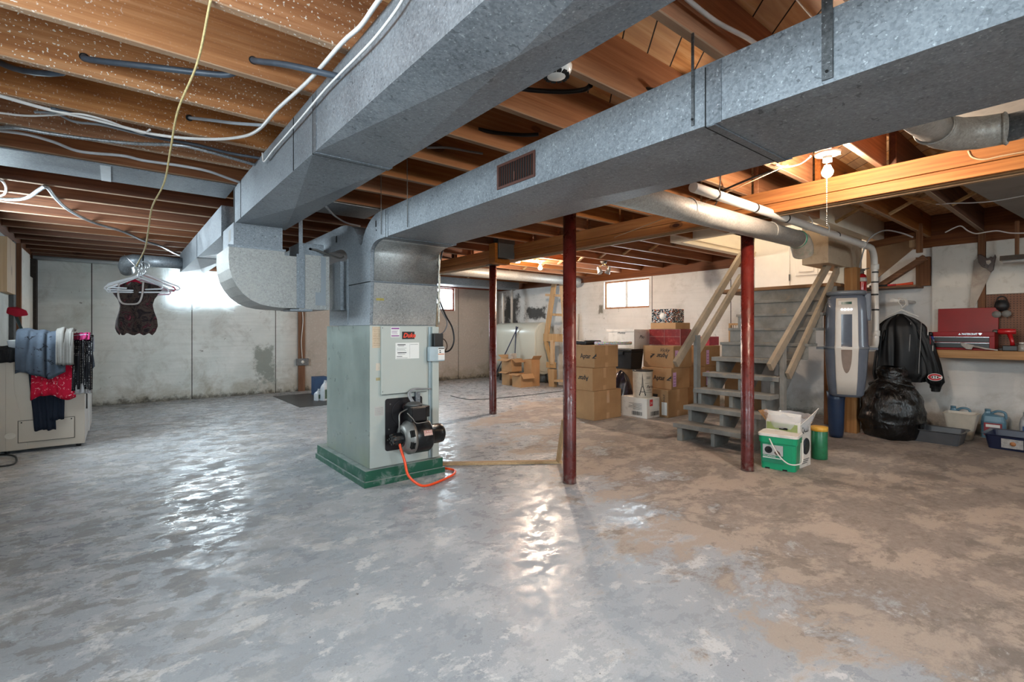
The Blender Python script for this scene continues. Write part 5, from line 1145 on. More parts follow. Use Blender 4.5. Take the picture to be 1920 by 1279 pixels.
solo('white_panel', MB().hexa([(7.36, 7.05, 0), (7.39, 7.05, 0), (7.39, 7.55, 0), (7.36, 7.55, 0), (7.46, 7.05, 1.50), (7.49, 7.05, 1.50), (7.49, 7.55, 1.50), (7.46, 7.55, 1.50)]), m_wbd, 'white panel leaning on the wall behind the wooden stand', 'panel', loc=(7.4, 7.3, 0))
# round pipe and flat duct along the back
bp = thing('back_exhaust_pipe', 'long dull round pipe crossing behind the far red post', 'pipe', (2.6, 6.6, 2.0))
pa, pb_ = U(815, 504, Y=6.9), U(1052, 532, Y=6.9)
MB().tube([Vector((2.2, 6.9, pa.z))-Vector((2.6, 6.6, 2.0)), Vector((6.0, 6.9, pa.z+0.0))-Vector((2.6, 6.6, 2.0)), Vector((7.3, 6.9, pa.z+0.0))-Vector((2.6, 6.6, 2.0))], 0.085, 24).build('pipe_run', m_gpipe, bp)
MB().lathe([(0.087, 0), (0.088, 0.01), (0.088, 0.16), (0.087, 0.17)], Vector((3.75, 6.9, pa.z))-Vector((2.6, 6.6, 2.0)), 24, 'x').build('dark_collar', M_('dark pipe collar', '4B4740', 0.5), bp)
bd = solo('flat_duct', MB().box(3.9, 7.2, 8.65, 9.05, 2.10, 2.245), m_galv, 'flat galvanised duct under the joists in front of the back wall', 'duct', loc=(5.5, 8.8, 2.1))
solo('framing_board', MB().box(2.6, 7.45, 9.62, 9.70, 2.165, 2.20).box(2.6, 7.45, 9.62, 9.66, 2.125, 2.16), M_('red brown painted strip', '7C3B2A', 0.5), 'red-brown wooden strip along the top of the back wall', 'board', loc=(5, 9.65, 2.125))

# ================================================================ THINGS BY THE STAIRS
m_gpl = M_('green bucket plastic', '119468', 0.35, var=0.05, coat=0.15)
c0 = U(1494, 888, z=0.0); cl_ = U(1421, 876, z=0.0)     # front edge of the bucket
e1 = (cl_-c0); e1.z = 0; ang = math.atan2(e1.y, e1.x)
bk = thing('litter_bucket', 'green plastic bucket with white lid and handle beside the red post by the stairs', 'bucket', (c0.x, c0.y, 0), 0)
ux = e1.normalized(); uy = Vector((ux.y, -ux.x, 0)); 
if uy.dot(Vector((FX, FY, 0))) < 0: uy = -uy
Wb, Db, Hb = e1.length*0.98, 0.22, 0.285
Mk = Matrix((ux, uy, Vector((0, 0, 1)))).transposed().to_4x4()
def rr(x0, x1, y0, y1, r, n=4):
    P = []
    for cx, cy, s in ((x1-r, y1-r, 0), (x0+r, y1-r, 1), (x0+r, y0+r, 2), (x1-r, y0+r, 3)):
        for k in range(n+1): an = PI/2*(s+k/n); P.append((cx+r*math.cos(an), cy+r*math.sin(an)))
    return P
def loft(mb, rings, M, cap=True):
    R = [[mb.bm.verts.new(M @ Vector((x, y, z))) for x, y in pl] for pl, z in rings]
    n = len(R[0])
    for a, b_ in zip(R[:-1], R[1:]):
        for k in range(n): f = mb.bm.faces.new([a[k], a[(k+1) % n], b_[(k+1) % n], b_[k]]); f.smooth = False
    if cap: mb.bm.faces.new(R[0][::-1]); mb.bm.faces.new(R[-1])
    return mb
loft(MB(), [(rr(0.012, Wb-0.012, 0.012, Db-0.012, 0.03), 0), (rr(0.004, Wb-0.004, 0.004, Db-0.004, 0.032), Hb-0.07), (rr(-0.004, Wb+0.004, -0.004, Db+0.004, 0.034), Hb-0.065), (rr(-0.006, Wb+0.006, -0.006, Db+0.006, 0.034), Hb-0.01)], Mk).build('tub', m_gpl, bk)
loft(MB(), [(rr(-0.010, Wb+0.010, -0.010, Db+0.010, 0.034), Hb-0.012), (rr(-0.010, Wb+0.010, -0.010, Db+0.010, 0.034), Hb+0.008), (rr(0.0, Wb, 0.0, Db, 0.03), Hb+0.012), (rr(0.015, Wb-0.015, 0.015, Db-0.015, 0.03), Hb+0.006)], Mk).build('lid', m_cardw, bk)
for x in (0.07, 0.20): MB().box(x, x+0.035, 0.009, 0.018, 0.0, 0.012, Mk).build('foot_notch', m_dark, bk)
lbk = MB().box(0.095, Wb-0.028, 0.0025, 0.0042, 0.055, 0.205, Mk).build('label', M_('green label print', '1D7A5C', 0.4), bk)
MB().box(0.10, Wb-0.032, 0.0015, 0.0028, 0.118, 0.203, Mk).build('label_panel', M_('grey label panel', 'AFAFAE', 0.45, var=0.12, scale=20), lbk)
MB().box(0.10, Wb-0.032, 0.0015, 0.0028, 0.092, 0.098, Mk).build('label_stripe', m_paper, lbk)
MB().lathe([(0.026, 0.0), (0.029, 0.0), (0.029, -0.001), (0.026, -0.001)], (Wb-0.075, 0.0015, 0.16), 24, 'y', M=Mk).build('paw_ring', m_ink, lbk)
mb = MB()
for a, b_, r in ((0, -0.006, 0.009), (-0.013, 0.004, 0.004), (-0.005, 0.011, 0.004), (0.005, 0.011, 0.004), (0.013, 0.004, 0.004)):
    mb.lathe([(r, 0.0), (r, -0.001), (0, -0.001)], (Wb-0.075+a, 0.0015, 0.16+b_), 12, 'y', M=Mk)
mb.build('paw_print', m_ink, lbk)
MB().prism([(0.115, 0.125), (0.15, 0.122), (0.165, 0.14), (0.155, 0.165), (0.14, 0.16), (0.125, 0.15)], 0.0005, 0.0016, 'xz', M=Mk).build('animal_picture', M_('brown animal print', '5C4A40', 0.5, var=0.3, scale=60), lbk)
text('CLUMPING', 0.019, Mk @ face_mat((Wb-0.034, 0.0020, 0.102), (-1, 0, 0), (0, 0, 1)), m_paper, lbk)
hc = cat_rom([(Wb-0.085, -0.012, Hb-0.03), (Wb-0.12, -0.04, 0.20), (Wb-0.17, -0.06, 0.13), (0.05, -0.04, 0.075), (-0.015, 0.0, 0.075), (-0.03, 0.06, 0.10), (-0.022, Db/2, Hb-0.03)], 6)
MB().tube([Mk @ Vector(p) for p in hc], 0.0055, 8).build('handle', m_cardw, bk)
# white-green carton with plastic liner
g0 = U(1508, 880, z=0.0); g1 = U(1532, 866, z=0); gl_ = U(1450, 868, z=0)
ux = (gl_-g0).normalized(); uy = Vector((ux.y, -ux.x, 0))
if uy.dot(Vector((FX, FY, 0))) < 0: uy = -uy
Mg = Matrix((ux, uy, Vector((0, 0, 1)))).transposed().to_4x4(); Wg, Dg, Hg = 0.28, 0.20, 0.36
gc = thing('food_carton', 'open white and green carton lined with a clear plastic bag beside the green bucket', 'box', (g0.x+0.0, g0.y+0.03, 0))
mb = MB(); t = 0.004
for q in ((0, Wg, 0, t), (0, Wg, Dg-t, Dg), (0, t, t, Dg-t), (Wg-t, Wg, t, Dg-t)): mb.box(q[0], q[1], q[2], q[3], 0, Hg, Mg)
mb.box(t, Wg-t, t, Dg-t, 0, t, Mg); mb.build('carton', m_cardw, gc)
MB().box(0.022, Wg-0.005, -0.0012, 0, 0.01, Hg-0.005, Mg).build('green_front', M_('olive green print', '8E9B62', 0.5), gc); MB().box(0.10, 0.17, -0.002, -0.0012, 0.30, 0.325, Mg).build('hand_hole', m_dark, gc)
mb = MB(); mb.face([Mg @ Vector(p) for p in ((0, 0, Hg), (Wg, 0, Hg), (Wg-0.02, 0.015, Hg+0.09), (0.0, 0.02, Hg+0.085))]); mb.build('flap', m_cardw, gc, solid=0.004)
mb = MB(); mb.face([Mg @ Vector(p) for p in ((0, 0, Hg), (0, Dg, Hg), (-0.06, Dg+0.01, Hg+0.13), (-0.05, 0.02, Hg+0.06))]); mb.build('flap', m_cardw, gc, solid=0.004)
mb = MB(); mb.face([Mg @ Vector(p) for p in ((Wg, 0, Hg), (Wg, Dg, Hg), (Wg+0.09, Dg, Hg+0.07), (Wg+0.07, 0, Hg+0.08))]); mb.build('flap', m_card, gc, solid=0.004)
text('Quali', 0.075, Mg @ face_mat((-0.002, Dg*0.12, 0.29), (0, 1, 0), (0, 0, 1)), m_ink, gc, sx=0.8)
MB().lathe([(0, 0), (0.07, 0.0), (0.07, -0.001), (0, -0.001)], (-0.0015, Dg*0.55, 0.17), 24, 'x', M=Mg).build('round_picture', M_('dark round print', '1D2430', 0.4, var=0.3, scale=30), gc)
MB().box(-0.0025, -0.0015, Dg*0.45, Dg*0.55, 0.12, 0.22, Mg).build('bottle_picture', M_('green picture print', '6C8A5A', 0.5), gc)
mb = MB()
for i in range(3): mb.box(-0.002, -0.001, 0.03, Dg-0.03-0.02*i, 0.06-0.015*i, 0.065-0.015*i, Mg)
mb.build('print', m_ink, gc)
m_film = bpy.data.materials.new('clear plastic film'); m_film.use_nodes = True; nb_ = m_film.node_tree.nodes['Principled BSDF']
nb_.inputs['Base Color'].default_value = (0.85, 0.85, 0.88, 1); nb_.inputs['Roughness'].default_value = 0.15; nb_.inputs['Alpha'].default_value = 0.36
random.seed(9); mb = MB()
mb.grid(lambda u, v: Mg @ Vector((Wg/2+(Wg*0.56+0.05*v)*math.cos(2*PI*u)*(1+0.06*noise.noise(Vector((u*9, v*3, 1)))), Dg/2+(Dg*0.54+0.05*v)*math.sin(2*PI*u), Hg-0.05+0.12*v+0.03*noise.noise(Vector((math.cos(2*PI*u)*3, math.sin(2*PI*u)*3, 2+v*2))))), 48, 8)
mb.build('plastic_liner', m_film, gc)
yb_ = U(1532, 848, z=0)
yl2 = thing('tall_canister', 'tall green canister with yellow lid behind the white and green carton', 'canister', (4.93, 1.70, 0))
MB().lathe([(0, 0), (0.062, 0), (0.064, 0.01), (0.064, 0.25), (0.058, 0.26)], seg=28).build('can_body', M_('dark green print', '1F6B47', 0.35, var=0.2, scale=20), yl2)
MB().lathe([(0.066, 0.25), (0.068, 0.252), (0.068, 0.285), (0.060, 0.29), (0, 0.288)], seg=28).build('lid', M_('yellow lid plastic', 'CB9A38', 0.4), yl2)
# black rubbish bag
m_bag = M_('black bin bag film', '0B0B0C', 0.16, var=0.2, bump=0.0, coat=0.4)
_t = NT('crinkled black bin bag'); _v = _t.coord('Object'); _t.set(col='040405', rough=0.20, spec=0.55); _t.bump(_t.noise(_t.coord('Object', (1, 1, 0.35)), 9, 6, 0.6, 1.2), 0.9, 0.03); m_bag = _t.m
mb = blob(0.29, 0.60, None, '', None, seg=56, amp=0.05, seed=11, prof=lambda t: (0.80+0.75*t)*(1-t)**0.10 if t < 0.28 else 1.0*(max(0.0, 1-((t-0.28)/0.80)**2.4))**0.5 if t < 1.0 else 0.2)
bmesh.ops.translate(mb.bm, verts=mb.bm.verts, vec=(6.56, 1.56, 0.006)); bg_ = thing('rubbish_bag', 'stuffed shiny black rubbish bag on the floor below the hanging jacket', 'bag', (6.56, 1.56, 0))
bmesh.ops.translate(mb.bm, verts=mb.bm.verts, vec=(-6.56, -1.56, 0)); mb.build('bag_body', m_bag, bg_, smooth=True)
mb = blob(0.19, 0.26, None, '', None, seg=44, amp=0.12, seed=21, prof=lambda t: 1.0-0.45*t+0.06*math.sin(t*9))
bmesh.ops.translate(mb.bm, verts=mb.bm.verts, vec=(0.0, 0.0, 0.50)); mb.build('bag_neck', m_bag, bg_, smooth=True)
# litter trays, jugs
def tray(lx, rx_, fy, Ylen, h, label, mat, z0=0.0, rz=0.0, loc=None, name='litter_tray'):
    r = thing(name, label, 'tray', loc, rz)
    w_ = rx_; d_ = Ylen; t = 0.006
    loft(MB(), [(rr(0.03, w_-0.03, 0.03, d_-0.03, 0.035), 0), (rr(0.005, w_-0.005, 0.005, d_-0.005, 0.045), h-0.01), (rr(-0.015, w_+0.015, -0.015, d_+0.015, 0.05), h), (rr(-0.015, w_+0.015, -0.015, d_+0.015, 0.05), h-0.012+0.016), (rr(0.012, w_-0.012, 0.012, d_-0.012, 0.045), h-0.004), (rr(0.036, w_-0.036, 0.036, d_-0.036, 0.035), 0.008)], Matrix.Identity(4)).build('pan', mat, r)
    return r
tray(0, 0.36, 0, 0.46, 0.13, 'empty grey plastic tray on the floor beside the rubbish bag', M_('grey tray plastic', '4E5054', 0.35), loc=(6.46, 0.98, 0), rz=-0.02)
t2 = tray(0, 0.42, 0, 0.55, 0.14, 'navy blue plastic tray on the floor with a picture label', M_('navy tray plastic', '1B2340', 0.32, coat=0.2), loc=(6.62, 0.30, 0), rz=-0.05)
lbx = MB(); lbx.box(-0.001, 0.0, 0.27, 0.42, 0.025, 0.115); o_ = lbx.build('picture_label', M_('pale picture label', 'A9A7A6', 0.45, var=0.35, scale=30), t2); o_.location = (0.008, 0, 0); o_.rotation_euler = (0, -0.12, 0)
MB().lathe([(0, 0), (0.022, 0), (0.022, -0.0012), (0, -0.0012)], (-0.0, 0.34, 0.07), 16, 'x').build('cat_picture', M_('orange animal picture', 'B67B4F', 0.5), o_)
solo('cream_bin', loft(MB(), [(rr(6.98, 7.12, 0.98, 1.16, 0.03), 0), (rr(6.93, 7.17, 0.93, 1.21, 0.035), 0.27), (rr(6.94, 7.16, 0.94, 1.20, 0.03), 0.272), (rr(6.99, 7.11, 0.99, 1.15, 0.03), 0.02)], Matrix.Identity(4)), M_('cream bin plastic', 'BEB6A8', 0.4), 'small cream plastic waste bin standing between the grey and navy trays', 'bin', loc=(7.05, 1.07, 0))
def jug(x, y, label, body, lab, cap_, rz=0.0):
    r = thing('liquid_jug', label, 'jug', (x, y, 0), rz)
    mb = loft(MB(), [(rr(-0.065, 0.065, -0.095, 0.095, 0.03), 0), (rr(-0.068, 0.068, -0.098, 0.098, 0.03), 0.18), (rr(-0.062, 0.062, -0.085, 0.090, 0.03), 0.235), (rr(-0.025, 0.025, 0.02, 0.075, 0.02), 0.262), (rr(-0.022, 0.022, 0.025, 0.07, 0.02), 0.285)], Matrix.Identity(4)); mb.build('jug_body', body, r)
    MB().tube(cat_rom([(0, 0.02, 0.262), (0, -0.03, 0.29), (0, -0.085, 0.275), (0, -0.092, 0.21)], 5), 0.012, 10).build('handle', body, r)
    MB().lathe([(0.024, 0.283), (0.024, 0.305), (0, 0.306)], (0, 0.048, 0), 16).build('cap', cap_, r)
    l = MB().box(-0.0705, -0.069, -0.07, 0.07, 0.03, 0.165).build('label', lab, r)
    MB().box(-0.0715, -0.0705, -0.055, 0.055, 0.12, 0.15).box(-0.0715, -0.0705, -0.045, 0.045, 0.06, 0.066).box(-0.0715, -0.0705, -0.045, 0.045, 0.08, 0.084).build('print', m_paper, l)
    return r
m_bluej = M_('blue washer fluid jug', '5E8194', 0.2, var=0.1); m_clr = M_('translucent white jug', 'A8ABAE', 0.25, var=0.08)
jug(7.33, 1.13, 'blue fluid jug against the wall behind the cream bin', m_bluej, M_('blue jug label', '3C5C7C', 0.4), m_bluej)
jug(7.33, 0.85, 'blue fluid jug with red picture label right of the cream bin', m_bluej, M_('red picture label', '8E2D35', 0.4, var=0.2, scale=30), m_bluej)
jug(7.33, 0.56, 'white jug with blue label against the wall under the bench', m_clr, M_('blue label', '2C4A78', 0.4), m_clr)
# black varsity jacket on a hanger
jk = thing('jacket', 'black varsity jacket with a red and white sleeve badge hanging from a pipe', 'jacket', (6.90, 1.53, 0.58))
m_jk = M_('black satin', '08080A', 0.48, var=0.2, spec=0.3); m_jkr = M_('black ribbed knit', '0D0D0E', 0.8)
def cloth_body(prof, name, mat, seed=0, rot=0.0, off=(0, 0, 0), amp=0.02, seg=44, nv=30):
    """prof: list of (z, half-width, half-depth, lateral offset, depth offset)"""
    mb = MB(); zs = [p[0] for p in prof]
    def at(z):
        for p, q in zip(prof[:-1], prof[1:]):
            if p[0] <= z <= q[0]: k = (z-p[0])/(q[0]-p[0]+1e-9); return [p[i]+(q[i]-p[i])*k for i in range(5)]
        return prof[-1]
    cr, sr = math.cos(rot), math.sin(rot)
    def fn(u, v):
        z = zs[0]+(zs[-1]-zs[0])*v; _, a, b_, ox, oy = at(z); an = 2*PI*u
        fold = 1+amp*8*noise.noise(Vector((4*math.cos(an)+seed, 4*math.sin(an), z*1.6)))
        x = ox + a*math.copysign(abs(math.cos(an))**0.8, math.cos(an))*fold; y = oy + b_*math.copysign(abs(math.sin(an))**0.9, math.sin(an))*(1+amp*18*noise.noise(Vector((6*math.cos(an)+seed, 3*math.sin(an), z*1.5))))
        return Vector((off[0]+x*cr-y*sr, off[1]+x*sr+y*cr, off[2]+z))
    mb.grid(fn, seg, nv); return mb
RJ = math.radians(-76)
cloth_body([(0.0, 0.17, 0.10, 0, 0), (0.05, 0.19, 0.11, 0, 0), (0.08, 0.23, 0.12, 0, 0), (0.40, 0.22, 0.11, 0, 0), (0.62, 0.20, 0.09, -0.01, 0), (0.70, 0.13, 0.06, -0.02, 0), (0.745, 0.05, 0.04, -0.03, 0), (0.76, 0.02, 0.02, -0.03, 0)], 'body', None, 1, RJ, amp=0.035).build('jacket_body', m_jk, jk)
cloth_body([(0.0, 0.035, 0.045, 0.27, 0), (0.07, 0.045, 0.05, 0.275, 0), (0.10, 0.075, 0.075, 0.265, 0), (0.30, 0.075, 0.075, 0.235, 0), (0.55, 0.08, 0.07, 0.17, 0), (0.74, 0.06, 0.05, 0.10, 0), (0.79, 0.02, 0.02, 0.07, 0)], 'sleeve', None, 5, RJ, (0.0, 0.0, -0.095), amp=0.03).build('sleeve', m_jk, jk)
cloth_body([(0.0, 0.04, 0.045, -0.20, 0), (0.10, 0.06, 0.06, -0.20, 0), (0.55, 0.07, 0.06, -0.15, 0), (0.70, 0.05, 0.04, -0.10, 0)], 'sleeve', None, 9, RJ, (0.0, 0.02, -0.02), amp=0.03).build('sleeve', m_jk, jk)
def jx(lx, d_, z): c, s = math.cos(RJ), math.sin(RJ); return Vector((lx*c-d_*s, lx*s+d_*c, z))
cyo = MB().lathe([(0.049, -0.095), (0.050, -0.055)], (0, 0, 0), 20); bmesh.ops.translate(cyo.bm, verts=cyo.bm.verts, vec=jx(0.272, 0, 0.035)); cyo.build('cuff', m_jkr, jk)
cyo = MB().lathe([(0.0515, -0.052), (0.0515, -0.043)], (0, 0, 0), 20); bmesh.ops.translate(cyo.bm, verts=cyo.bm.verts, vec=jx(0.272, 0, 0.035)); cyo.build('cuff_stripe', M_('red knit stripe', '8E1A22', 0.7), jk)
# sleeve badge: C-shaped ring with a small H
Mb_ = Matrix.Translation(jx(0.262, -0.086, 0.068)) @ Matrix((jx(1, 0, 0).normalized(), Vector((0, 0, 1)), -jx(0, 1, 0)*-1)).transposed().to_4x4()
Mb_ = Matrix.Translation(jx(0.262, -0.094, 0.068)) @ face_mat((0, 0, 0), jx(1, 0, 0), (0, 0, 1))
def ring(mb, a, b_, a2, b2, t0, t1, z0, z1, n=30):
    for i in range(n):
        p, q = t0+(t1-t0)*i/n, t0+(t1-t0)*(i+1)/n
        P = [(a*math.cos(p), b_*math.sin(p)), (a*math.cos(q), b_*math.sin(q)), (a2*math.cos(q), b2*math.sin(q)), (a2*math.cos(p), b2*math.sin(p))]
        mb.prism(P, z0, z1, 'xy', M=Mb_)
    return mb
bdg = ring(MB(), 0.062, 0.040, 0.030, 0.014, 0, 2*PI, 0, 0.002).build('sleeve_badge', m_paper, jk)
ring(MB(), 0.058, 0.036, 0.034, 0.0175, 0.28, 2*PI-0.28, 0.002, 0.003).build('red_c', M_('red embroidery', 'B01622', 0.6), bdg)
MB().box(-0.016, -0.008, -0.011, 0.011, 0.001, 0.004, Mb_).box(0.008, 0.016, -0.011, 0.011, 0.001, 0.004, Mb_).box(-0.008, 0.008, -0.004, 0.004, 0.001, 0.004, Mb_).build('white_h', m_paper, bdg)
for lx in (0.04, 0.13):
    c = cat_rom([jx(lx+0.02, -0.075, 0.66), jx(lx+0.01, -0.115, 0.45), jx(lx-0.0, -0.125, 0.25), jx(lx-0.005, -0.125, 0.10)]); MB().tube(c, 0.0035, 6).build('piping', M_('grey piping', '8E8C8A', 0.5), jk)
for k, (c0_, z0_, z1_) in enumerate((('CFC9C0', 0.50, 0.56), ('8E1A22', 0.40, 0.49), ('CFC9C0', 0.33, 0.39))):
    MB().box(-0.012, 0.012, -0.002, 0.002, z0_, z1_, Matrix.Translation(jx(0.205-0.02*k*-1, -0.088, 0.02))).build('sleeve_stripe', M_('stripe '+c0_, c0_, 0.6), jk)
MB().box(-0.025, 0.025, -0.002, 0.0, 0.10, 0.112, Matrix.Translation(jx(-0.07, -0.125, 0)) @ Matrix.Rotation(RJ, 4, 'Z')).build('pocket_tag', M_('red tag', '9A2028', 0.6), jk)
hg = thing('coat_hanger', 'white plastic hanger holding the black jacket on a wall peg', 'hanger', (6.90, 1.53, 1.30))
MB().tube(cat_rom([jx(0.0, 0, 0.19), jx(-0.03, 0, 0.205), jx(-0.045, 0, 0.17), jx(-0.02, 0, 0.13), jx(-0.02, 0, 0.09)]), 0.005, 8).build('hook', m_pvc, hg)
MB().tube([jx(-0.16, 0, 0.0), jx(-0.02, 0, 0.085), jx(0.13, 0, 0.0)], 0.008, 8).build('shoulder_bar', m_pvc, hg)
pg = thing('wall_peg', 'pale pipe peg on the right wall that carries the jacket hanger', 'peg', (7.10, 1.56, 1.49)); MB().tube([(-0.35, 0.04, 0.0), (0.39, 0.0, 0.0)], 0.02, 12).build('peg', m_pvc, pg)
for k in range(3): MB().tube(cat_rom([(-0.22+k*0.04, 0.02, 0.03), (-0.20+k*0.04, -0.03, 0.02), (-0.20+k*0.04, -0.05, -0.04), (-0.21+k*0.04, -0.01, -0.09)]), 0.005, 6).build('spare_hook', m_pvc, pg)
# containers on the floor left of the furnace
m_mt = M_('white jug plastic', 'C9CFD4', 0.35)
for i, (px, py, lb_) in enumerate([(598, 751, 'white jug with green label on the mat left of the furnace'), (610, 751, 'larger white jug on the mat close to the furnace')]):
    p = U(px, py, z=0.0); r = thing('cleaner_jug', lb_, 'jug', (p.x, p.y, 0.006), 0.4)
    h_ = 0.16 if i == 0 else 0.30
    loft(MB(), [(rr(-0.07, 0.07, -0.05, 0.05, 0.02), 0), (rr(-0.07, 0.07, -0.05, 0.05, 0.02), h_*0.62), (rr(-0.064, 0.064, -0.046, 0.046, 0.02), h_*0.74), (rr(-0.045, 0.045, -0.036, 0.036, 0.02), h_*0.86), (rr(-0.025, 0.025, -0.025, 0.025, 0.015), h_*0.93), (rr(-0.025, 0.025, -0.025, 0.025, 0.015), h_)], Matrix.Identity(4)).build('jug_body', m_mt, r)
    MB().lathe([(0.02, h_), (0.02, h_+0.025), (0, h_+0.025)], seg=12).build('cap', m_mt, r); MB().box(-0.05, 0.05, -0.052, -0.05, 0.03, h_*0.6).build('label', M_('green blue label', '4A6350', 0.5, var=0.4, scale=40), r)
p = U(605, 742, z=0); solo('blue_carton', MB().box(p.x-0.12, p.x+0.10, p.y+0.05, p.y+0.25, 0.0, 0.33), M_('blue printed carton', '2E4E74', 0.5), 'dark blue carton behind the white jugs left of the furnace', 'box', loc=(p.x, p.y+0.1, 0), bev=0.003)
# loose lumber
solo('floor_board', MB().beam((2.16, 3.66, 0.012), (3.02, 3.05, 0.012), 0.05, 0.022), m_lumx, 'pale wooden strip lying on the floor between furnace and near post', 'board', loc=(2.6, 3.35, 0))
a_, b_ = U(1057, 822, z=0), U(1054, 770, X=2.84); solo('floor_board', MB().beam((2.98, 3.05, 0.02), (2.84, 2.84, 0.42), 0.04, 0.02, (1, 0, 0)), m_lum, 'short pale stick leaning on the back of the near red post', 'stick', loc=(2.98, 3.05, 0))
a_ = U(825, 690, Y=3.70); solo('pale_conduit', MB().tube([(2.11, 3.62, 0.13), (2.11, 3.62, 1.25), (2.12, 3.65, 1.38)], 0.013, 10), M_('yellowed conduit', 'B59E80', 0.5), 'thin yellowed pipe rising beside the right of the furnace', 'pipe', loc=(2.11, 3.62, 0.13))

# ================================================================ LAUNDRY CORNER
m_wash = M_('cream machine enamel', 'B9AFA2', 0.35, var=0.04, scale=2, coat=0.2); m_washw = M_('white machine side', 'D2D4D4', 0.35, var=0.03, scale=2, coat=0.2); m_line = M_('dark panel seam', '4A443D', 0.7, var=0)
ws = thing('clothes_dryer', 'cream and white laundry machine with clothes draped over its front, by the left wall', 'laundry machine', (-0.83, 6.50, 0))
MB().box(0.0, 0.60, 0.0, 0.72, 0.03, 0.86).build('cabinet', m_washw, ws, bev=0.006)
MB().box(0.0, 0.598, -0.012, 0.0, 0.03, 0.86).build('front_panel', m_wash, ws, bev=0.004)
MB().box(-0.005, 0.605, -0.02, 0.73, 0.86, 0.885).build('top', m_washw, ws, bev=0.008)
MB().box(0.045, 0.10, -0.018, -0.012, 0.62, 0.86).hexa([(0.045, -0.018, 0.03), (0.19, -0.018, 0.03), (0.19, -0.012, 0.03), (0.045, -0.012, 0.03), (0.045, -0.018, 0.62), (0.10, -0.018, 0.62), (0.10, -0.012, 0.62), (0.045, -0.012, 0.62)]).build('front_fold', m_wash, ws, bev=0.003)
def outline(mb, x0, x1, z0, z1, t, y0, y1): return mb.box(x0, x1, y0, y1, z0, z0+t).box(x0, x1, y0, y1, z1-t, z1).box(x0, x0+t, y0, y1, z0, z1).box(x1-t, x1, y0, y1, z0, z1)
pn = MB().box(0.13, 0.52, -0.0225, -0.018, 0.10, 0.30).build('access_panel', m_wash, ws, bev=0.004); outline(MB(), 0.125, 0.525, 0.095, 0.305, 0.004, -0.0205, -0.0175).build('panel_seam', m_line, pn)
for x in (0.15, 0.50): MB().lathe([(0.006, 0), (0.005, -0.003), (0, -0.003)], (x, -0.0225, 0.285), 8, 'y').build('screw', m_dark, pn)
MB().prism([(0.075+0.038*math.cos(2*PI*k/24), 0.17+0.028*math.sin(2*PI*k/24)) for k in range(24)], -0.0225, -0.0185, 'xz').build('oval_badge', M_('pale oval badge', 'C6BFB4', 0.4), ws)
for x in (0.05, 0.55): MB().lathe([(0.02, 0), (0.02, 0.03)], (x, 0.05, 0), 10).build('foot', m_rb, ws)
w2 = thing('washing_machine', 'white laundry machine standing directly behind the one with the clothes', 'laundry machine', (-0.83, 7.30, 0))
MB().box(0, 0.61, 0, 0.74, 0.02, 0.88).build('cabinet', m_washw, w2, bev=0.008); MB().box(0, 0.12, 0, 0.74, 0.88, 1.0).build('console', m_washw, w2, bev=0.008)
for k in (0.15, 0.35, 0.55): MB().lathe([(0.025, 0), (0.022, 0.02), (0, 0.02)], (0.12, k, 0.94), 14, 'x').build('dial', m_wash, w2)
lbk_ = solo('laundry_basket', MB().hexa([(-0.76, 6.60, 0.886), (-0.30, 6.60, 0.886), (-0.30, 7.0, 0.886), (-0.76, 7.0, 0.886), (-0.79, 6.56, 1.06), (-0.27, 6.56, 1.06), (-0.27, 7.04, 1.06), (-0.79, 7.04, 1.06)]), M_('pale basket plastic', 'B7BDC2', 0.4), 'low plastic basket under the heap of clothes on the laundry machine', 'basket', loc=(-0.53, 6.8, 0.886), bev=0.01)
def cloth(name, label, x0, x1, path, mat, seed, amp=0.02, flare=0.0, thick=0.006, hem=0.0, cat='clothing', parts=None, tilt=0.0):
    P = [Vector((0, a, b_)) for a, b_ in path]; L = [0]
    for p, q in zip(P[:-1], P[1:]): L.append(L[-1]+(q-p).length)
    def at(s):
        s *= L[-1]
        for i in range(len(P)-1):
            if s <= L[i+1]+1e-9: return P[i].lerp(P[i+1], (s-L[i])/(L[i+1]-L[i]))
        return P[-1]
    def fn(u, v):
        p = at(v); c = (x0+x1)/2; hw = (x1-x0)/2*(1+flare*v)
        f = noise.noise(Vector((u*5.0+seed, v*1.2, seed))); g = noise.noise(Vector((u*11.0+seed, v*2.0, seed+4)))
        return Vector((c+(u-0.5)*2*hw+0.012*f+tilt*v, p.y-amp*(0.4+abs(f)*2.2+g*0.6), p.z+0.014*f+hem*math.sin(u*PI*2+seed)*v))
    mb = MB(); mb.grid(fn, 30, 26)
    o = solo(name, mb, mat, label, cat, loc=((x0+x1)/2, path[0][0], path[-1][1]), solid=thick, smooth=True); return o
def mat_cloth(name, c, c2=None, scale=30, kind='plain', rough=0.85):
    t = NT(name); v = t.coord('Object'); n = t.noise(v, 60, 3)
    col = t.mix(t.math('MULTIPLY', n, 0.25), c, '000000')
    if kind == 'print':
        f = t.noise(v, scale, 5, 0.6, 1.5); col = t.mix(t.ramp(f, [(0.60, 0), (0.64, 1)]), col, c2)
    if kind == 'dots':
        vo = t.new('TexVoronoi'); vo.inputs['Scale'].default_value = scale; vo.inputs['Randomness'].default_value = 0.15; t.l.new(v, vo.inputs['Vector']); col = t.mix(t.ramp(vo.outputs['Distance'], [(0.22, 1), (0.28, 0)]), col, c2)
    if kind == 'floral':
        f = t.noise(v, scale, 6, 0.65, 2.5); col = t.ramp(f, [(0.30, '120D12'), (0.44, '2C2426'), (0.52, '4D4038'), (0.56, '221A1E'), (0.64, '57262F'), (0.70, '8A4A55')])
    t.set(col=col, rough=rough, spec=0.15, sheen=0.0); return t.m
XW = lambda px: U(px, 650, Y=6.45).x
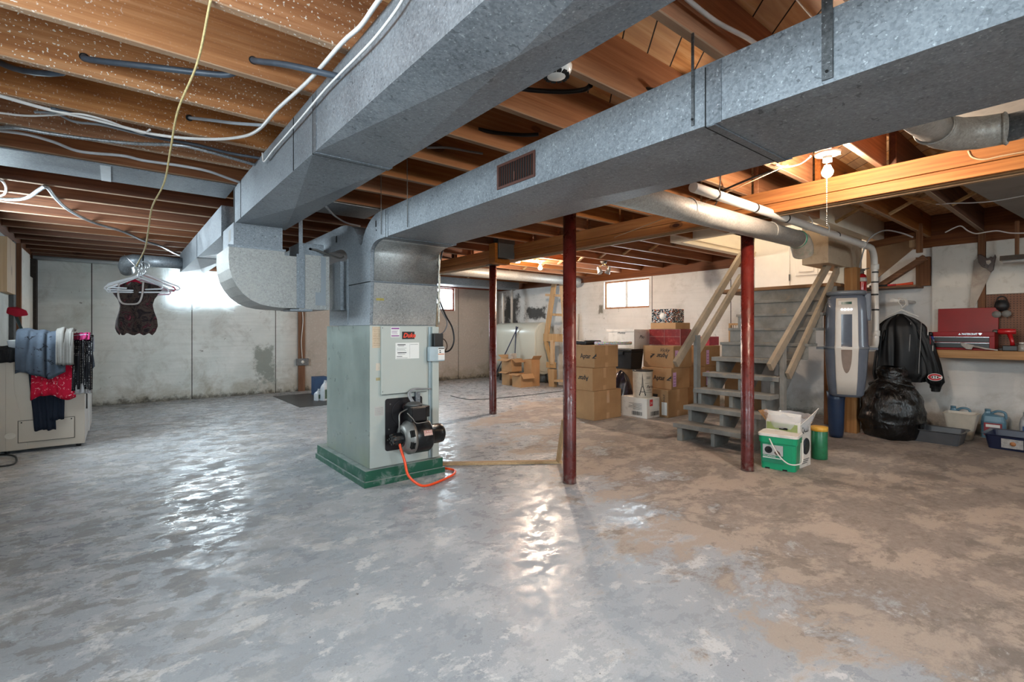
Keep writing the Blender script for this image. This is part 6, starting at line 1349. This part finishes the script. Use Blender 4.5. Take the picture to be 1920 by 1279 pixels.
top = [(6.88, 1.10), (6.62, 1.13), (6.52, 1.10), (6.475, 1.00)]
cloth('trousers', 'dark navy trousers hanging lowest on the laundry machine front, left leg', XW(40), XW(92), top[:3]+[(6.472, 0.9), (6.465, 0.6), (6.46, 0.20)], mat_cloth('dark navy cloth', '1D2431'), 3, 0.012, -0.18, tilt=0.07)
cloth('trousers', 'dark navy trousers leg hanging behind the red shirt on the laundry machine', XW(80), XW(126), top[:3]+[(6.472, 0.8), (6.465, 0.50), (6.46, 0.29)], mat_cloth('dark navy cloth b', '1D2431'), 13, 0.012, -0.25)
cloth('grey_shirt', 'grey jersey edge hanging under the red shirt', XW(92), XW(142), top+[(6.45, 0.8), (6.448, 0.545)], mat_cloth('light grey jersey', '8F8D8E'), 23, 0.012)
cloth('red_shirt', 'bright red shirt hanging below the blue-grey one', XW(60), XW(141), top+[(6.435, 0.8), (6.425, 0.51)], mat_cloth('bright red cloth', 'AE1230', 'DDB0B4', 26, 'print'), 31, 0.020, 0.03, hem=0.03)
cloth('blue_shirt', 'blue-grey shirt with black palm print draped on top of the red shirt', XW(30), XW(124), [(6.9, 1.12), (6.62, 1.16), (6.50, 1.13), (6.44, 1.05), (6.41, 0.90), (6.405, 0.73)], mat_cloth('blue-grey printed cloth', '434C58', '15171C', 14, 'print'), 7, 0.02, 0.0, hem=0.035)
cloth('towel', 'folded light grey ribbed towel over the blue-grey shirt', XW(106), XW(139), [(6.8, 1.15), (6.55, 1.165), (6.42, 1.13), (6.385, 1.05), (6.38, 0.82)], mat_cloth('light grey towel', '706E6B'), 17, 0.006, thick=0.02)
cloth('dotted_top', 'black top with white dots and grey hem draped at the machine corner', XW(137), XW(173), [(6.9, 1.08), (6.6, 1.10), (6.47, 1.06), (6.43, 0.9), (6.425, 0.57)], mat_cloth('black dotted cloth', '16161A', '9C9A98', 62, 'dots'), 41, 0.02, 0.05)
cloth('grey_hem', 'light grey ribbed sleeve end below the dotted top', XW(139), XW(172), [(6.44, 0.66), (6.421, 0.62), (6.418, 0.53)], mat_cloth('light grey rib', '8F8D8E'), 45, 0.012)
MBt = MB().tube([(XW(163), 6.42, 0.56), (XW(163), 6.42, 0.38)], 0.006, 6); solo('drawstring', MBt, m_rb, 'black drawstring hanging below the grey hem at the machine corner', 'cord', loc=(XW(163), 6.42, 0.38))
cloth('black_shirt', 'black garment bunched at the left end of the machine top', -0.86, XW(38), [(7.0, 0.95), (6.7, 1.00), (6.50, 0.97), (6.46, 0.86)], mat_cloth('black cloth', '17181B'), 51, 0.03)
cloth('magenta_top', 'magenta cloth on the clothes heap beside the towel', XW(140), XW(168), [(7.0, 1.05), (6.7, 1.13), (6.55, 1.12), (6.45, 1.06)], mat_cloth('magenta cloth', '84254F'), 57, 0.02)
def side_cloth(name, label, y0, y1, zt, zb, mat, seed):
    def fn(u, v):
        f = noise.noise(Vector((u*4+seed, v, seed))); s = v*1.3
        x = -0.33+0.14*min(1, s*1.6)+0.03*f+0.025*max(0, v-0.5); z = zt-(zt-zb)*max(0, v-0.35)/0.65+0.02*f
        return Vector((x, y0+(y1-y0)*u, z))
    return solo(name, MB().grid(fn, 20, 20), mat, label, 'clothing', loc=(-0.2, (y0+y1)/2, zb), solid=0.006, smooth=True)
side_cloth('denim_shirt', 'dark blue cloth with light edge hanging over the right side of the machine', 6.60, 7.05, 1.08, 0.76, mat_cloth('dark blue printed cloth', '2E3A4B', '8F9AA8', 20, 'print'), 61)
side_cloth('pale_shirt', 'pale blue cloth on the right side of the clothes heap', 6.50, 6.75, 1.10, 0.93, mat_cloth('pale blue cloth', '9CA9BC', '4A5468', 22, 'print'), 67)
# mop
mp = thing('mop', 'dust mop with red head leaning upside down behind the laundry machines', 'mop', (-0.60, 7.26, 0))
h0, h1 = U(46, 632, Y=7.262), U(26, 583, Y=7.262); dirv = (h1-h0).normalized(); foot = h0 - dirv*(h0.z-0.01)/dirv.z
MB().tube([foot-Vector((-0.60, 7.26, 0)), h1-Vector((-0.60, 7.26, 0))], 0.014, 8).build('handle', M_('dark green pole', '2B3A3B', 0.4), mp)
c = h1-Vector((-0.60, 7.26, 0))
MB().hexa([c+Vector(q) for q in ((-0.06, -0.03, -0.03), (0.02, -0.03, -0.07), (0.12, -0.02, -0.05), (0.02, 0.05, 0.0), (-0.05, -0.03, 0.04), (0.03, -0.03, 0.02), (0.10, -0.02, 0.01), (0.02, 0.05, 0.05))]).build('mop_head', mat_cloth('dark red mop cloth', '8A1526'), mp, bev=0.012)
# boards on the left wall
for (y0, y1, z0, z1, x1, lb_, m) in [(8.05, 8.95, 0.3, 2.14, -0.86, 'wide white painted board on the left wall near the back corner', m_wbd), (8.98, 9.45, 0.9, 1.88, -0.88, 'shorter white board on the left wall next to the corner', m_wbd), (9.60, 9.79, 0, 2.16, -0.86, 'dark stud in the back left corner', M_('dark mottled wood', '2E2620', 0.8, dirt='5A5048', scale=10)), (8.0, 8.04, 0.9, 2.16, -0.84, 'brown edge board on the left wall beside the white board', m_brown), (7.2, 7.75, 1.55, 2.12, -0.86, 'unpainted wooden panel high on the left wall', m_lum), (7.8, 7.98, 0.6, 2.16, -0.88, 'dark grey strip of bare wall on the left', M_('bare dark wall', '4A4D4E', 0.8, dirt='2B2C2C', scale=10))]:  # corner stud is dark brown with paler mottling
    solo('wall_board', MB().box(-0.9195, x1, y0, y1, z0, z1), m, lb_, 'board', loc=(-0.9, y0, z0), bev=0.003)
solo('pipe', MB().tube([(-0.9, 9.70, 2.19), (0.80, 9.70, 2.19)], 0.03, 12), M_('pale grey pipe', 'A9AFB1', 0.4), 'pale horizontal pipe along the top of the back wall', 'pipe', loc=(0, 9.7, 2.19))
solo('wall_board', MB().box(2.70, 2.82, 9.765, 9.799, 0.0, 2.19), m_brown, 'narrow brown board standing on the back wall behind the furnace', 'board', loc=(2.76, 9.78, 0), bev=0.002)
ol = thing('outlet', 'grey metal outlet box on the narrow brown board', 'outlet', (2.76, 9.765, 0.55))
MB().box(-0.10, 0.12, -0.03, 0.0, -0.06, 0.07).build('box_body', M_('grey mottled outlet box', '6E7072', 0.5, var=0.3, scale=40), ol, bev=0.004); MB().lathe([(0.03, 0), (0.03, -0.006), (0, -0.006)], (0.01, -0.03, 0.005), 16, 'y').build('socket', m_porc, ol)
MB().tube(cat_rom([(0.01, -0.01, 0.07), (-0.01, -0.02, 0.4), (0.02, -0.02, 0.8), (-0.01, -0.02, 1.2), (0.0, -0.02, 1.6)]), 0.008, 6).build('cord', m_pvc, ol)
# round duct elbow by the window
re_ = thing('round_duct', 'round galvanised duct with an elbow beside the curtained window', 'duct', (0.71, 7.9, 2.05))
MB().tube([(-0.0, 0, 0), (-0.42, 0.0, 0)] , 0.075, 20).build('pipe_run', m_galv, re_)
MB().tube([(-0.42+0.0, 0, 0), (-0.52, 0.02, -0.005), (-0.59, 0.08, -0.02), (-0.60, 0.16, -0.07), (-0.58, 0.24, -0.12)], [0.078, 0.08, 0.08, 0.08, 0.08], 20).build('elbow', m_galv, re_)
# plastic over the back window
cu_ = MB(); cu_.grid(lambda u, v: Vector((0.62+1.02*u, 9.765-0.02*abs(noise.noise(Vector((u*9, v*2, 1)))*2)-0.012*math.sin(u*38), 2.14-(0.62+0.05*math.sin(u*7)+0.03*noise.noise(Vector((u*8, 3, 1))))*v)), 70, 20)
m_pl = bpy.data.materials.new('milky plastic sheet'); m_pl.use_nodes = True; q = m_pl.node_tree.nodes['Principled BSDF']; q.inputs['Base Color'].default_value = (0.9, 0.93, 0.96, 1); q.inputs['Roughness'].default_value = 0.2; q.inputs['Alpha'].default_value = 0.38
solo('window_plastic', cu_, m_pl, 'crinkled clear plastic sheet hung over the back wall window', 'curtain', loc=(1.1, 9.76, 1.5), smooth=True)

# ---------------------------------------------------------------- hangers on a rope
D_ = 3.38
hc_ = U(259, 545, d=D_); fwd = Vector((FX, FY, 0)); rgt = Vector((FY, -FX, 0)); HRZ = -math.atan2(FX, FY)
def hanger(mat, label, loc, rz, name='hanger'):
    h = thing(name, label, 'hanger', loc, rz, None)
    MB().tube([(-0.205, 0, 0.0), (-0.195, 0, 0.015), (-0.02, 0, 0.085), (0, 0, 0.092), (0.02, 0, 0.085), (0.195, 0, 0.015), (0.205, 0, 0.0), (0.195, 0, -0.010), (0, 0, -0.012), (-0.195, 0, -0.010), (-0.205, 0, 0.0)], 0.0055, 8).build('frame', mat, h)
    MB().tube(cat_rom([(0, 0, 0.09), (0, 0, 0.115), (0.016, 0, 0.13), (0.028, 0, 0.150), (0.02, 0, 0.175), (0.0, 0, 0.182), (-0.02, 0, 0.172), (-0.026, 0, 0.155)]), 0.0032, 8).build('hook', M_('hanger hook wire', 'B9BCC0', 0.3, 0.6), h)
    return h
m_hw = M_('white hanger plastic', 'D9DBE0', 0.35); m_hp = M_('pale pink hanger plastic', 'C7A5B4', 0.35); m_hr = M_('red hanger plastic', 'A03048', 0.35)
for k, (m, dz, dx, rr_, lb_) in enumerate([(m_hw, 0.0, 0.0, 0.05, 'white plastic hanger at the front of the bunch hung on the rope'), (m_hw, 0.012, 0.01, 0.35, 'white plastic hanger turned furthest to one side in the bunch'), (m_hw, 0.02, -0.01, -0.25, 'white plastic hanger turned the other way in the bunch'), (m_hp, -0.014, 0.0, -0.05, 'pale pink hanger carrying the dark floral garment'), (m_hr, 0.014, 0.0, 0.15, 'dark red hanger half hidden inside the bunch'), (m_hw, 0.028, 0.0, 0.55, 'white hanger at the back of the bunch on the rope')]):
    hanger(m, lb_, hc_+rgt*dx+fwd*(0.012*k)+Vector((0, 0, dz)), HRZ+rr_)
# floral garment
def garment():
    prof = [(0.0, 0.115), (0.02, 0.135), (0.05, 0.148), (0.10, 0.142), (0.16, 0.120), (0.20, 0.112), (0.24, 0.125), (0.29, 0.165), (0.315, 0.185), (0.335, 0.16), (0.35, 0.10), (0.36, 0.06)]
    def hw(z):
        for p, q in zip(prof[:-1], prof[1:]):
            if p[0] <= z <= q[0]: return p[1]+(q[1]-p[1])*(z-p[0])/(q[0]-p[0])
        return prof[-1][1]
    mb = MB(); 
    def fn(u, v):
        z = 0.36*v; a = 2*PI*u; b_ = 0.028+0.010*math.sin(5*a+v*3)
        return Vector((hw(z)*math.cos(a), b_*math.sin(a), z+0.008*math.sin(9*a)*(1-v)))
    return mb.grid(fn, 48, 30)
gm = garment(); gq = thing('floral_garment', 'dark floral garment hanging from the bunch of hangers on the rope', 'garment', hc_+Vector((0, 0, -0.30))+fwd*0.03+rgt*(-0.036), HRZ)
gm.build('garment_body', mat_cloth('dark floral cloth', '1B1518', None, 13, 'floral'), gq)
MB().tube(cat_rom([(-0.09, -0.035, 0.36), (-0.088, -0.045, 0.27), (-0.06, -0.05, 0.215), (0.0, -0.052, 0.205), (0.055, -0.05, 0.215), (0.075, -0.045, 0.27), (0.075, -0.035, 0.36)]), 0.006, 8).build('strap', M_('cream strap', 'B3AAA6', 0.6), gq)
MB().grid(lambda u, v: Vector((-0.06+0.12*u, -0.015-0.01*math.sin(PI*u), 0.345+0.035*v*math.sin(PI*u))), 10, 4).build('lining', mat_cloth('red lining', '97152F'), gq, solid=0.003)
ra, rb_ = U(395, 0, z=2.247), hc_+Vector((0, 0, 0.17)); rp = [ra.lerp(rb_, k/8)+Vector((0.012*math.sin(k*2.1), 0, -0.012*math.sin(PI*k/8)+0.004*math.sin(k*3))) for k in range(9)]
m_yel = M_('yellow rope', 'BDAA78', 0.7, var=0.25, scale=60)
solo('rope', MB().tube(cat_rom(rp, 10), 0.0042, 8), m_yel, 'yellow rope running from a near joist down to the bunch of hangers', 'rope', loc=rp[0])
solo('string', MB().tube([U(233, 478, z=2.25), hc_+Vector((0.0, 0, 0.15))], 0.0025, 6), m_hw, 'thin string from a joist to the hanger hooks', 'string', loc=U(233, 478, z=2.25))

# ================================================================ CABLES
m_cdk = M_('dark blue-grey cable', '3B424C', 0.45, var=0.25, scale=20); m_cw = M_('white cable', 'D3CFCC', 0.4); m_cg = M_('grey cable', '8A8D92', 0.45); m_cb = M_('black cable', '16161A', 0.4); m_clg = M_('light grey cable', 'B4B6BA', 0.4); m_ctan = M_('yellowed cable', 'B99C7A', 0.45)
m_flex = M_galv('armoured cable steel', 'A5A9AD', '6C7075', 'C6CACE', 0.7, 0.35, 0.0)
def cable(label, pts, r, mat, name='cable', n=8, ribbed=False, **k):
    P = cat_rom(pts, 26 if ribbed else n)
    if ribbed: r = [r if j % 2 else r*0.78 for j in range(len(P))]
    return solo(name, MB().tube(P, r, 8), mat, label, 'cable', loc=P[0])
pz = lambda l, z: [U(x, y, z=z) for x, y in l]
cable('thick dark cable through the joists at the top left, swagging between holes', [U(-30, 100, Y=3.27), U(0, 118, Y=3.20), U(45, 133, Y=3.05), U(115, 137, Y=2.88), U(150, 108, Y=2.845), U(158, 107, Y=2.81), U(168, 112, Y=2.78), U(280, 125, Y=2.62), U(400, 139, Y=2.48), U(438, 137, Y=2.42), U(468, 114, Y=2.39), U(475, 113, Y=2.35), U(485, 115, Y=2.32), U(540, 122, Y=2.2), U(620, 140, Y=2.05), U(648, 147, Y=1.985)], 0.013, m_cdk, n=3)
cable('grey twin cable emerging from the third joist at the upper left', [U(355, 221, Y=3.262), U(400, 226, Y=3.12), U(440, 231, Y=3.0), U(495, 235, Y=2.86)], 0.009, m_cg)
cable('short pale cable emerging from a joist beside the big duct', [U(447, 250, Y=3.70), U(480, 256, Y=3.5), U(540, 265, Y=3.31)], 0.009, m_clg)
cable('thick white cable crossing the upper left joists and curling towards the big duct', pz([(-20, 175), (0, 180), (90, 205), (180, 225), (290, 252), (385, 261), (450, 257), (485, 243), (520, 205), (580, 150), (640, 82), (675, 50), (700, 15), (725, -20)], 2.238), 0.0085, m_cw)
cable('thin white wire following the top edge of the big duct', [U(x, y, X=0.69) for x, y in [(762, -12), (738, 26), (702, 72), (668, 108), (636, 140), (606, 172), (570, 215), (540, 250), (512, 282), (495, 303), (492, 287)]], 0.005, m_cw)
cable('armoured flexible conduit crossing the left joists', pz([(-15, 240), (30, 240), (90, 250), (170, 261), (250, 269), (330, 272), (370, 279), (430, 295), (492, 313)], 2.236), 0.011, m_flex, 'conduit', ribbed=True)
cable('light grey cable sagging below the armoured conduit', pz([(-15, 243), (50, 252), (100, 266), (150, 284), (230, 292), (270, 301), (340, 311), (390, 321), (430, 335), (462, 346)], 2.238), 0.009, m_clg)
cable('dark cable bundle crossing the left joists above the conduit', pz([(95, 203), (160, 220), (230, 240), (300, 259), (370, 272), (430, 287), (495, 298)], 2.245), 0.009, m_cdk)
cable('thin white cable at the left joists that curls up at its end', pz([(-15, 210), (50, 217), (110, 215), (150, 214), (200, 226), (240, 241), (268, 250), (281, 243)], 2.24), 0.0055, m_cw)
cable('grey cable with a lump running beside the thick white one', pz([(65, 210), (105, 213), (140, 228), (190, 234), (240, 246), (290, 258)], 2.246), 0.007, m_cg)
cable('silver twisted cable sagging across the far left joists', pz([(-15, 370), (20, 374), (50, 371), (75, 355), (88, 351), (105, 372), (130, 394), (175, 417), (230, 434), (268, 451), (300, 461), (328, 475), (345, 479)], 2.236), 0.014, m_flex)
cable('small white wire loop at the left edge under the joists', pz([(-6, 335), (5, 340), (11, 352), (8, 364), (-6, 369)], 2.236), 0.008, m_cw)
cable('thin pale wire from the near lamp towards the duct', pz([(1455, 309), (1475, 313), (1500, 307), (1520, 293)], 2.238), 0.006, m_cw)
cable('yellowed wire stapled along the near end of the beam', [U(1815, 283, X=3.985), U(1823, 295, X=3.985), U(1845, 299, X=3.985), U(1880, 292, X=3.985), U(1930, 283, X=3.985)], 0.005, m_ctan)
cable('white wavy wire hanging over the workbench wall', [U(x, y, X=6.7) for x, y in [(1772, 436), (1790, 427), (1802, 424), (1815, 433), (1830, 438), (1850, 435), (1870, 433), (1895, 437), (1930, 437)]], 0.006, m_cw)
cable('thin white wire under the joists over the workbench', [U(x, y, X=5.6) for x, y in [(1755, 383), (1790, 381), (1830, 380), (1870, 376), (1930, 365)]], 0.005, m_clg)
cable('grey cable arching down behind the vacuum pipe elbow', [U(x, y, X=6.8) for x, y in [(1607, 522), (1614, 490), (1622, 462), (1635, 443), (1660, 432), (1690, 437), (1712, 445)]], 0.008, m_clg)
cable('tan string stretched from the near lamp to the middle joists', [U(1478, 309, z=2.235), U(1275, 398, z=2.045) , U(1090, 468, z=2.20)], 0.003, m_ctan, n=2)
cable('black cable drooping between the two ducts near the smoke detector', [U(x, y, z=2.33) for x, y in [(975, 166), (1010, 170), (1060, 172), (1095, 168), (1108, 160)]], 0.012, m_cb)
cable('black cable crossing the joists behind the long duct', [U(x, y, z=2.33) for x, y in [(1145, 153), (1165, 156), (1200, 165), (1240, 172)]], 0.012, m_cb)
cable('dark cable on the joists between the ducts above the register', [U(x, y, z=2.33) for x, y in [(896, 242), (930, 249), (980, 253), (1010, 252)]], 0.012, m_cb)
cable('pair of grey wires in the joist bays left of the register', [U(x, y, z=2.33) for x, y in [(800, 277), (840, 277), (880, 284), (905, 288)]], 0.008, m_cg)
cable('grey cable sagging from the big duct to the plenum', [U(x, y, z=2.20) for x, y in [(612, 388), (628, 405), (650, 418), (675, 424)]], 0.009, m_cg)
cable('white cable across the bay above the long duct at the top', [U(x, y, z=2.31) for x, y in [(1275, -15), (1300, 8), (1345, 42), (1395, 68), (1420, 84)]], 0.009, m_cw)
cable('thin white wire at the top of the picture over the long duct', [U(x, y, z=2.45) for x, y in [(1488, -8), (1510, 18), (1528, 38)]], 0.004, m_cw)
cable('loose loop of white wire hanging near the back lamp', [U(x, y, Y=4.75) for x, y in [(1058, 432), (1040, 428), (1003, 424), (998, 432), (1003, 440), (999, 446), (1008, 446), (1025, 438), (1032, 448), (1026, 462), (1008, 469), (992, 458), (982, 452), (985, 442)]], 0.005, m_cw)
cable('black cable bundle hanging from the plenum to the furnace control box', [U(x, y, Y=3.62) for x, y in [(832, 460), (826, 485), (819, 505), (818, 535), (823, 560), (835, 590), (848, 615), (851, 640), (843, 657), (826, 661)]], 0.007, m_cb)
cable('thinner grey cable hanging beside the black bundle', [U(x, y, Y=3.64) for x, y in [(826, 461), (817, 500), (818, 545), (826, 578), (838, 603), (834, 620), (824, 630), (822, 650)]], 0.005, m_cg)
cable('brown cable loop at the furnace control box', [U(x, y, Y=3.60) for x, y in [(822, 640), (832, 636), (838, 646), (836, 656), (824, 664)]], 0.005, M_('brown cable', '5A4636', 0.5))
cable('dark wire along the joists beside the far switch box', [U(x, y, Y=5.6) for x, y in [(930, 473), (955, 468), (990, 467), (1030, 460), (1060, 452)]], 0.006, m_ctan)
cable('black cable lying on the floor at the left edge', [U(x, y, z=0.008) for x, y in [(-10, 853), (18, 853), (30, 858), (26, 870), (-10, 876)]], 0.007, m_cb)
cable('thin dark cord lying across the floor behind the middle post', [U(x, y, z=0.006) for x, y in [(845, 742), (880, 749), (930, 747), (990, 741), (1055, 733)]], 0.005, m_cb)
cable('black cable under the joists above the middle boxes', [U(x, y, z=2.23) for x, y in [(1335, 370), (1360, 355), (1420, 330), (1460, 318)]], 0.008, m_cb)
# panned joist bay and ceiling panels
solo('sheet_metal_panel', MB().box(-0.91, 0.712, 4.20, 4.64, 2.240, 2.248), m_galv, 'flat sheet metal panel closing one joist bay left of the big duct', 'panel', loc=(0, 4.4, 2.24))
solo('sheet_metal_panel', MB().box(1.09, 1.9, 4.20, 4.64, 2.240, 2.248), m_galv, 'sheet metal panel closing the joist bay between the two ducts', 'panel', loc=(1.5, 4.4, 2.24))
solo('metal_patch', MB().box(-0.075, -0.02, 4.21, 4.63, 2.235, 2.2395), M_('bright tape', 'C9CED2', 0.4), 'bright narrow patch on the left sheet metal panel', 'patch', loc=(0, 4.4, 2.235))
solo('ceiling_panel', MB().box(2.3, 3.95, -0.30, 0.62, 2.243, 2.2495), M_('grey white drywall', 'BDB7AE', 0.7, dirt='A29B92', scale=4), 'grey-white drywall piece under the joists over the round pipe', 'panel', loc=(3, 0.2, 2.243))
solo('ceiling_panel', MB().hexa([(4.6, -0.9, 2.243), (7.4, -0.9, 2.243), (7.4, 0.55, 2.243), (4.9, 0.75, 2.243), (4.6, -0.9, 2.2495), (7.4, -0.9, 2.2495), (7.4, 0.55, 2.2495), (4.9, 0.75, 2.2495)]), M_('grey ceiling sheet', '77736E', 0.6, dirt='625E5A', scale=3), 'dull grey sheet under the joists over the workbench', 'panel', loc=(6, 0, 2.243))
ep = thing('branch_duct', 'round galvanised branch pipe with a crimped elbow leaving the long duct', 'duct', (2.0, 0.45, 1.90))
MB().tube([(0.0, 0, 0), (0.25, 0.0, 0.015), (0.45, 0.0, 0.03)], 0.056, 24).build('flex_section', m_gpipe, ep)
MB().tube([(0.45, 0.0, 0.03), (0.54, -0.01, 0.033), (0.62, -0.04, 0.035), (0.67, -0.10, 0.035), (0.69, -0.17, 0.035)], [0.059, 0.062, 0.063, 0.062, 0.059], 24).build('elbow', m_gpipe, ep)
for q, ax in (((0.45, 0.0, 0.03), 'x'), ((0.69, -0.17, 0.035), 'y')): MB().lathe([(0.060, -0.006), (0.065, 0), (0.060, 0.006)], q, 24, ax).build('crimp', m_gpipe, ep)
MB().tube([(0.69, -0.17, 0.035), (0.69, -2.4, 0.035)], 0.052, 24).build('straight_section', m_galv, ep)
MB().beam((0.20, -0.07, 0.02), (0.36, -0.08, 0.03), 0.006, 0.006).build('damper_handle', m_steel, ep)
# cross bridging between joists
def brace(x, ya, yb_, lab):
    r = thing('bridging_brace', lab, 'brace', (x, (ya+yb_)/2, ZJ))
    a, b_ = (yb_-ya)/2-0.022, 0.0
    MB().beam((0, -a, 0.02), (0, a, 0.225), 0.045, 0.022, (0, 0, 1)).build('strut', m_lumx, r, bev=0.002)
    MB().beam((0.05, a, 0.02), (0.05, -a, 0.225), 0.045, 0.022, (0, 0, 1)).build('strut', m_lumx, r, bev=0.002)
for i in range(nb-1):
    ya, yb_ = ys[i]-0.05, ys[i+1]-0.05
    if ya < 0.2 or (SY0-0.5 < ya < SY1) : continue
    brace(5.75, ya, yb_, 'crossed wooden bridging struts on the stair side, %s bay out from the back wall' % ordn[nb-1-i])
for i in range(nb-1):
    if 1.0 < ys[i] < 4.0 or ys[i] > 5.5: brace(2.75, ys[i], ys[i+1], 'crossed wooden bridging struts between ducts and beam, %s bay out from the back wall' % ordn[nb-1-i])
solo('floor_mat', MB().hexa([(1.25, 7.6, 0.0), (2.55, 7.4, 0), (2.95, 8.5, 0), (2.05, 9.2, 0), (1.25, 7.6, 0.005), (2.55, 7.4, 0.005), (2.95, 8.5, 0.005), (2.05, 9.2, 0.005)]) if False else MB().box(2.15, 3.4, 7.7, 9.3, 0.0, 0.006), M_('dark wet mat', '3A3B3C', 0.5, dirt='55575A'), 'dark flat mat on the floor left behind the furnace', 'mat', loc=(2.7, 8.4, 0))

# drilled holes where cables leave the joists
for (px_, py_, yy) in [(158, 107, 2.808), (475, 113, 2.354), (355, 221, 3.262), (447, 250, 3.716)]:
    h_ = U(px_, py_, Y=yy); hs_ = MB().lathe([(0.016, -0.0012), (0.018, 0.0)], (0, 0, 0), 14, 'y')
    solo('drilled_hole', hs_, m_dark, 'drilled hole in a joist where %s comes out' % {158: 'the thick dark cable left of the rope', 475: 'the thick dark cable right of the rope', 355: 'the grey twin cable', 447: 'the short pale cable'}[px_], 'hole', loc=None).location = h_
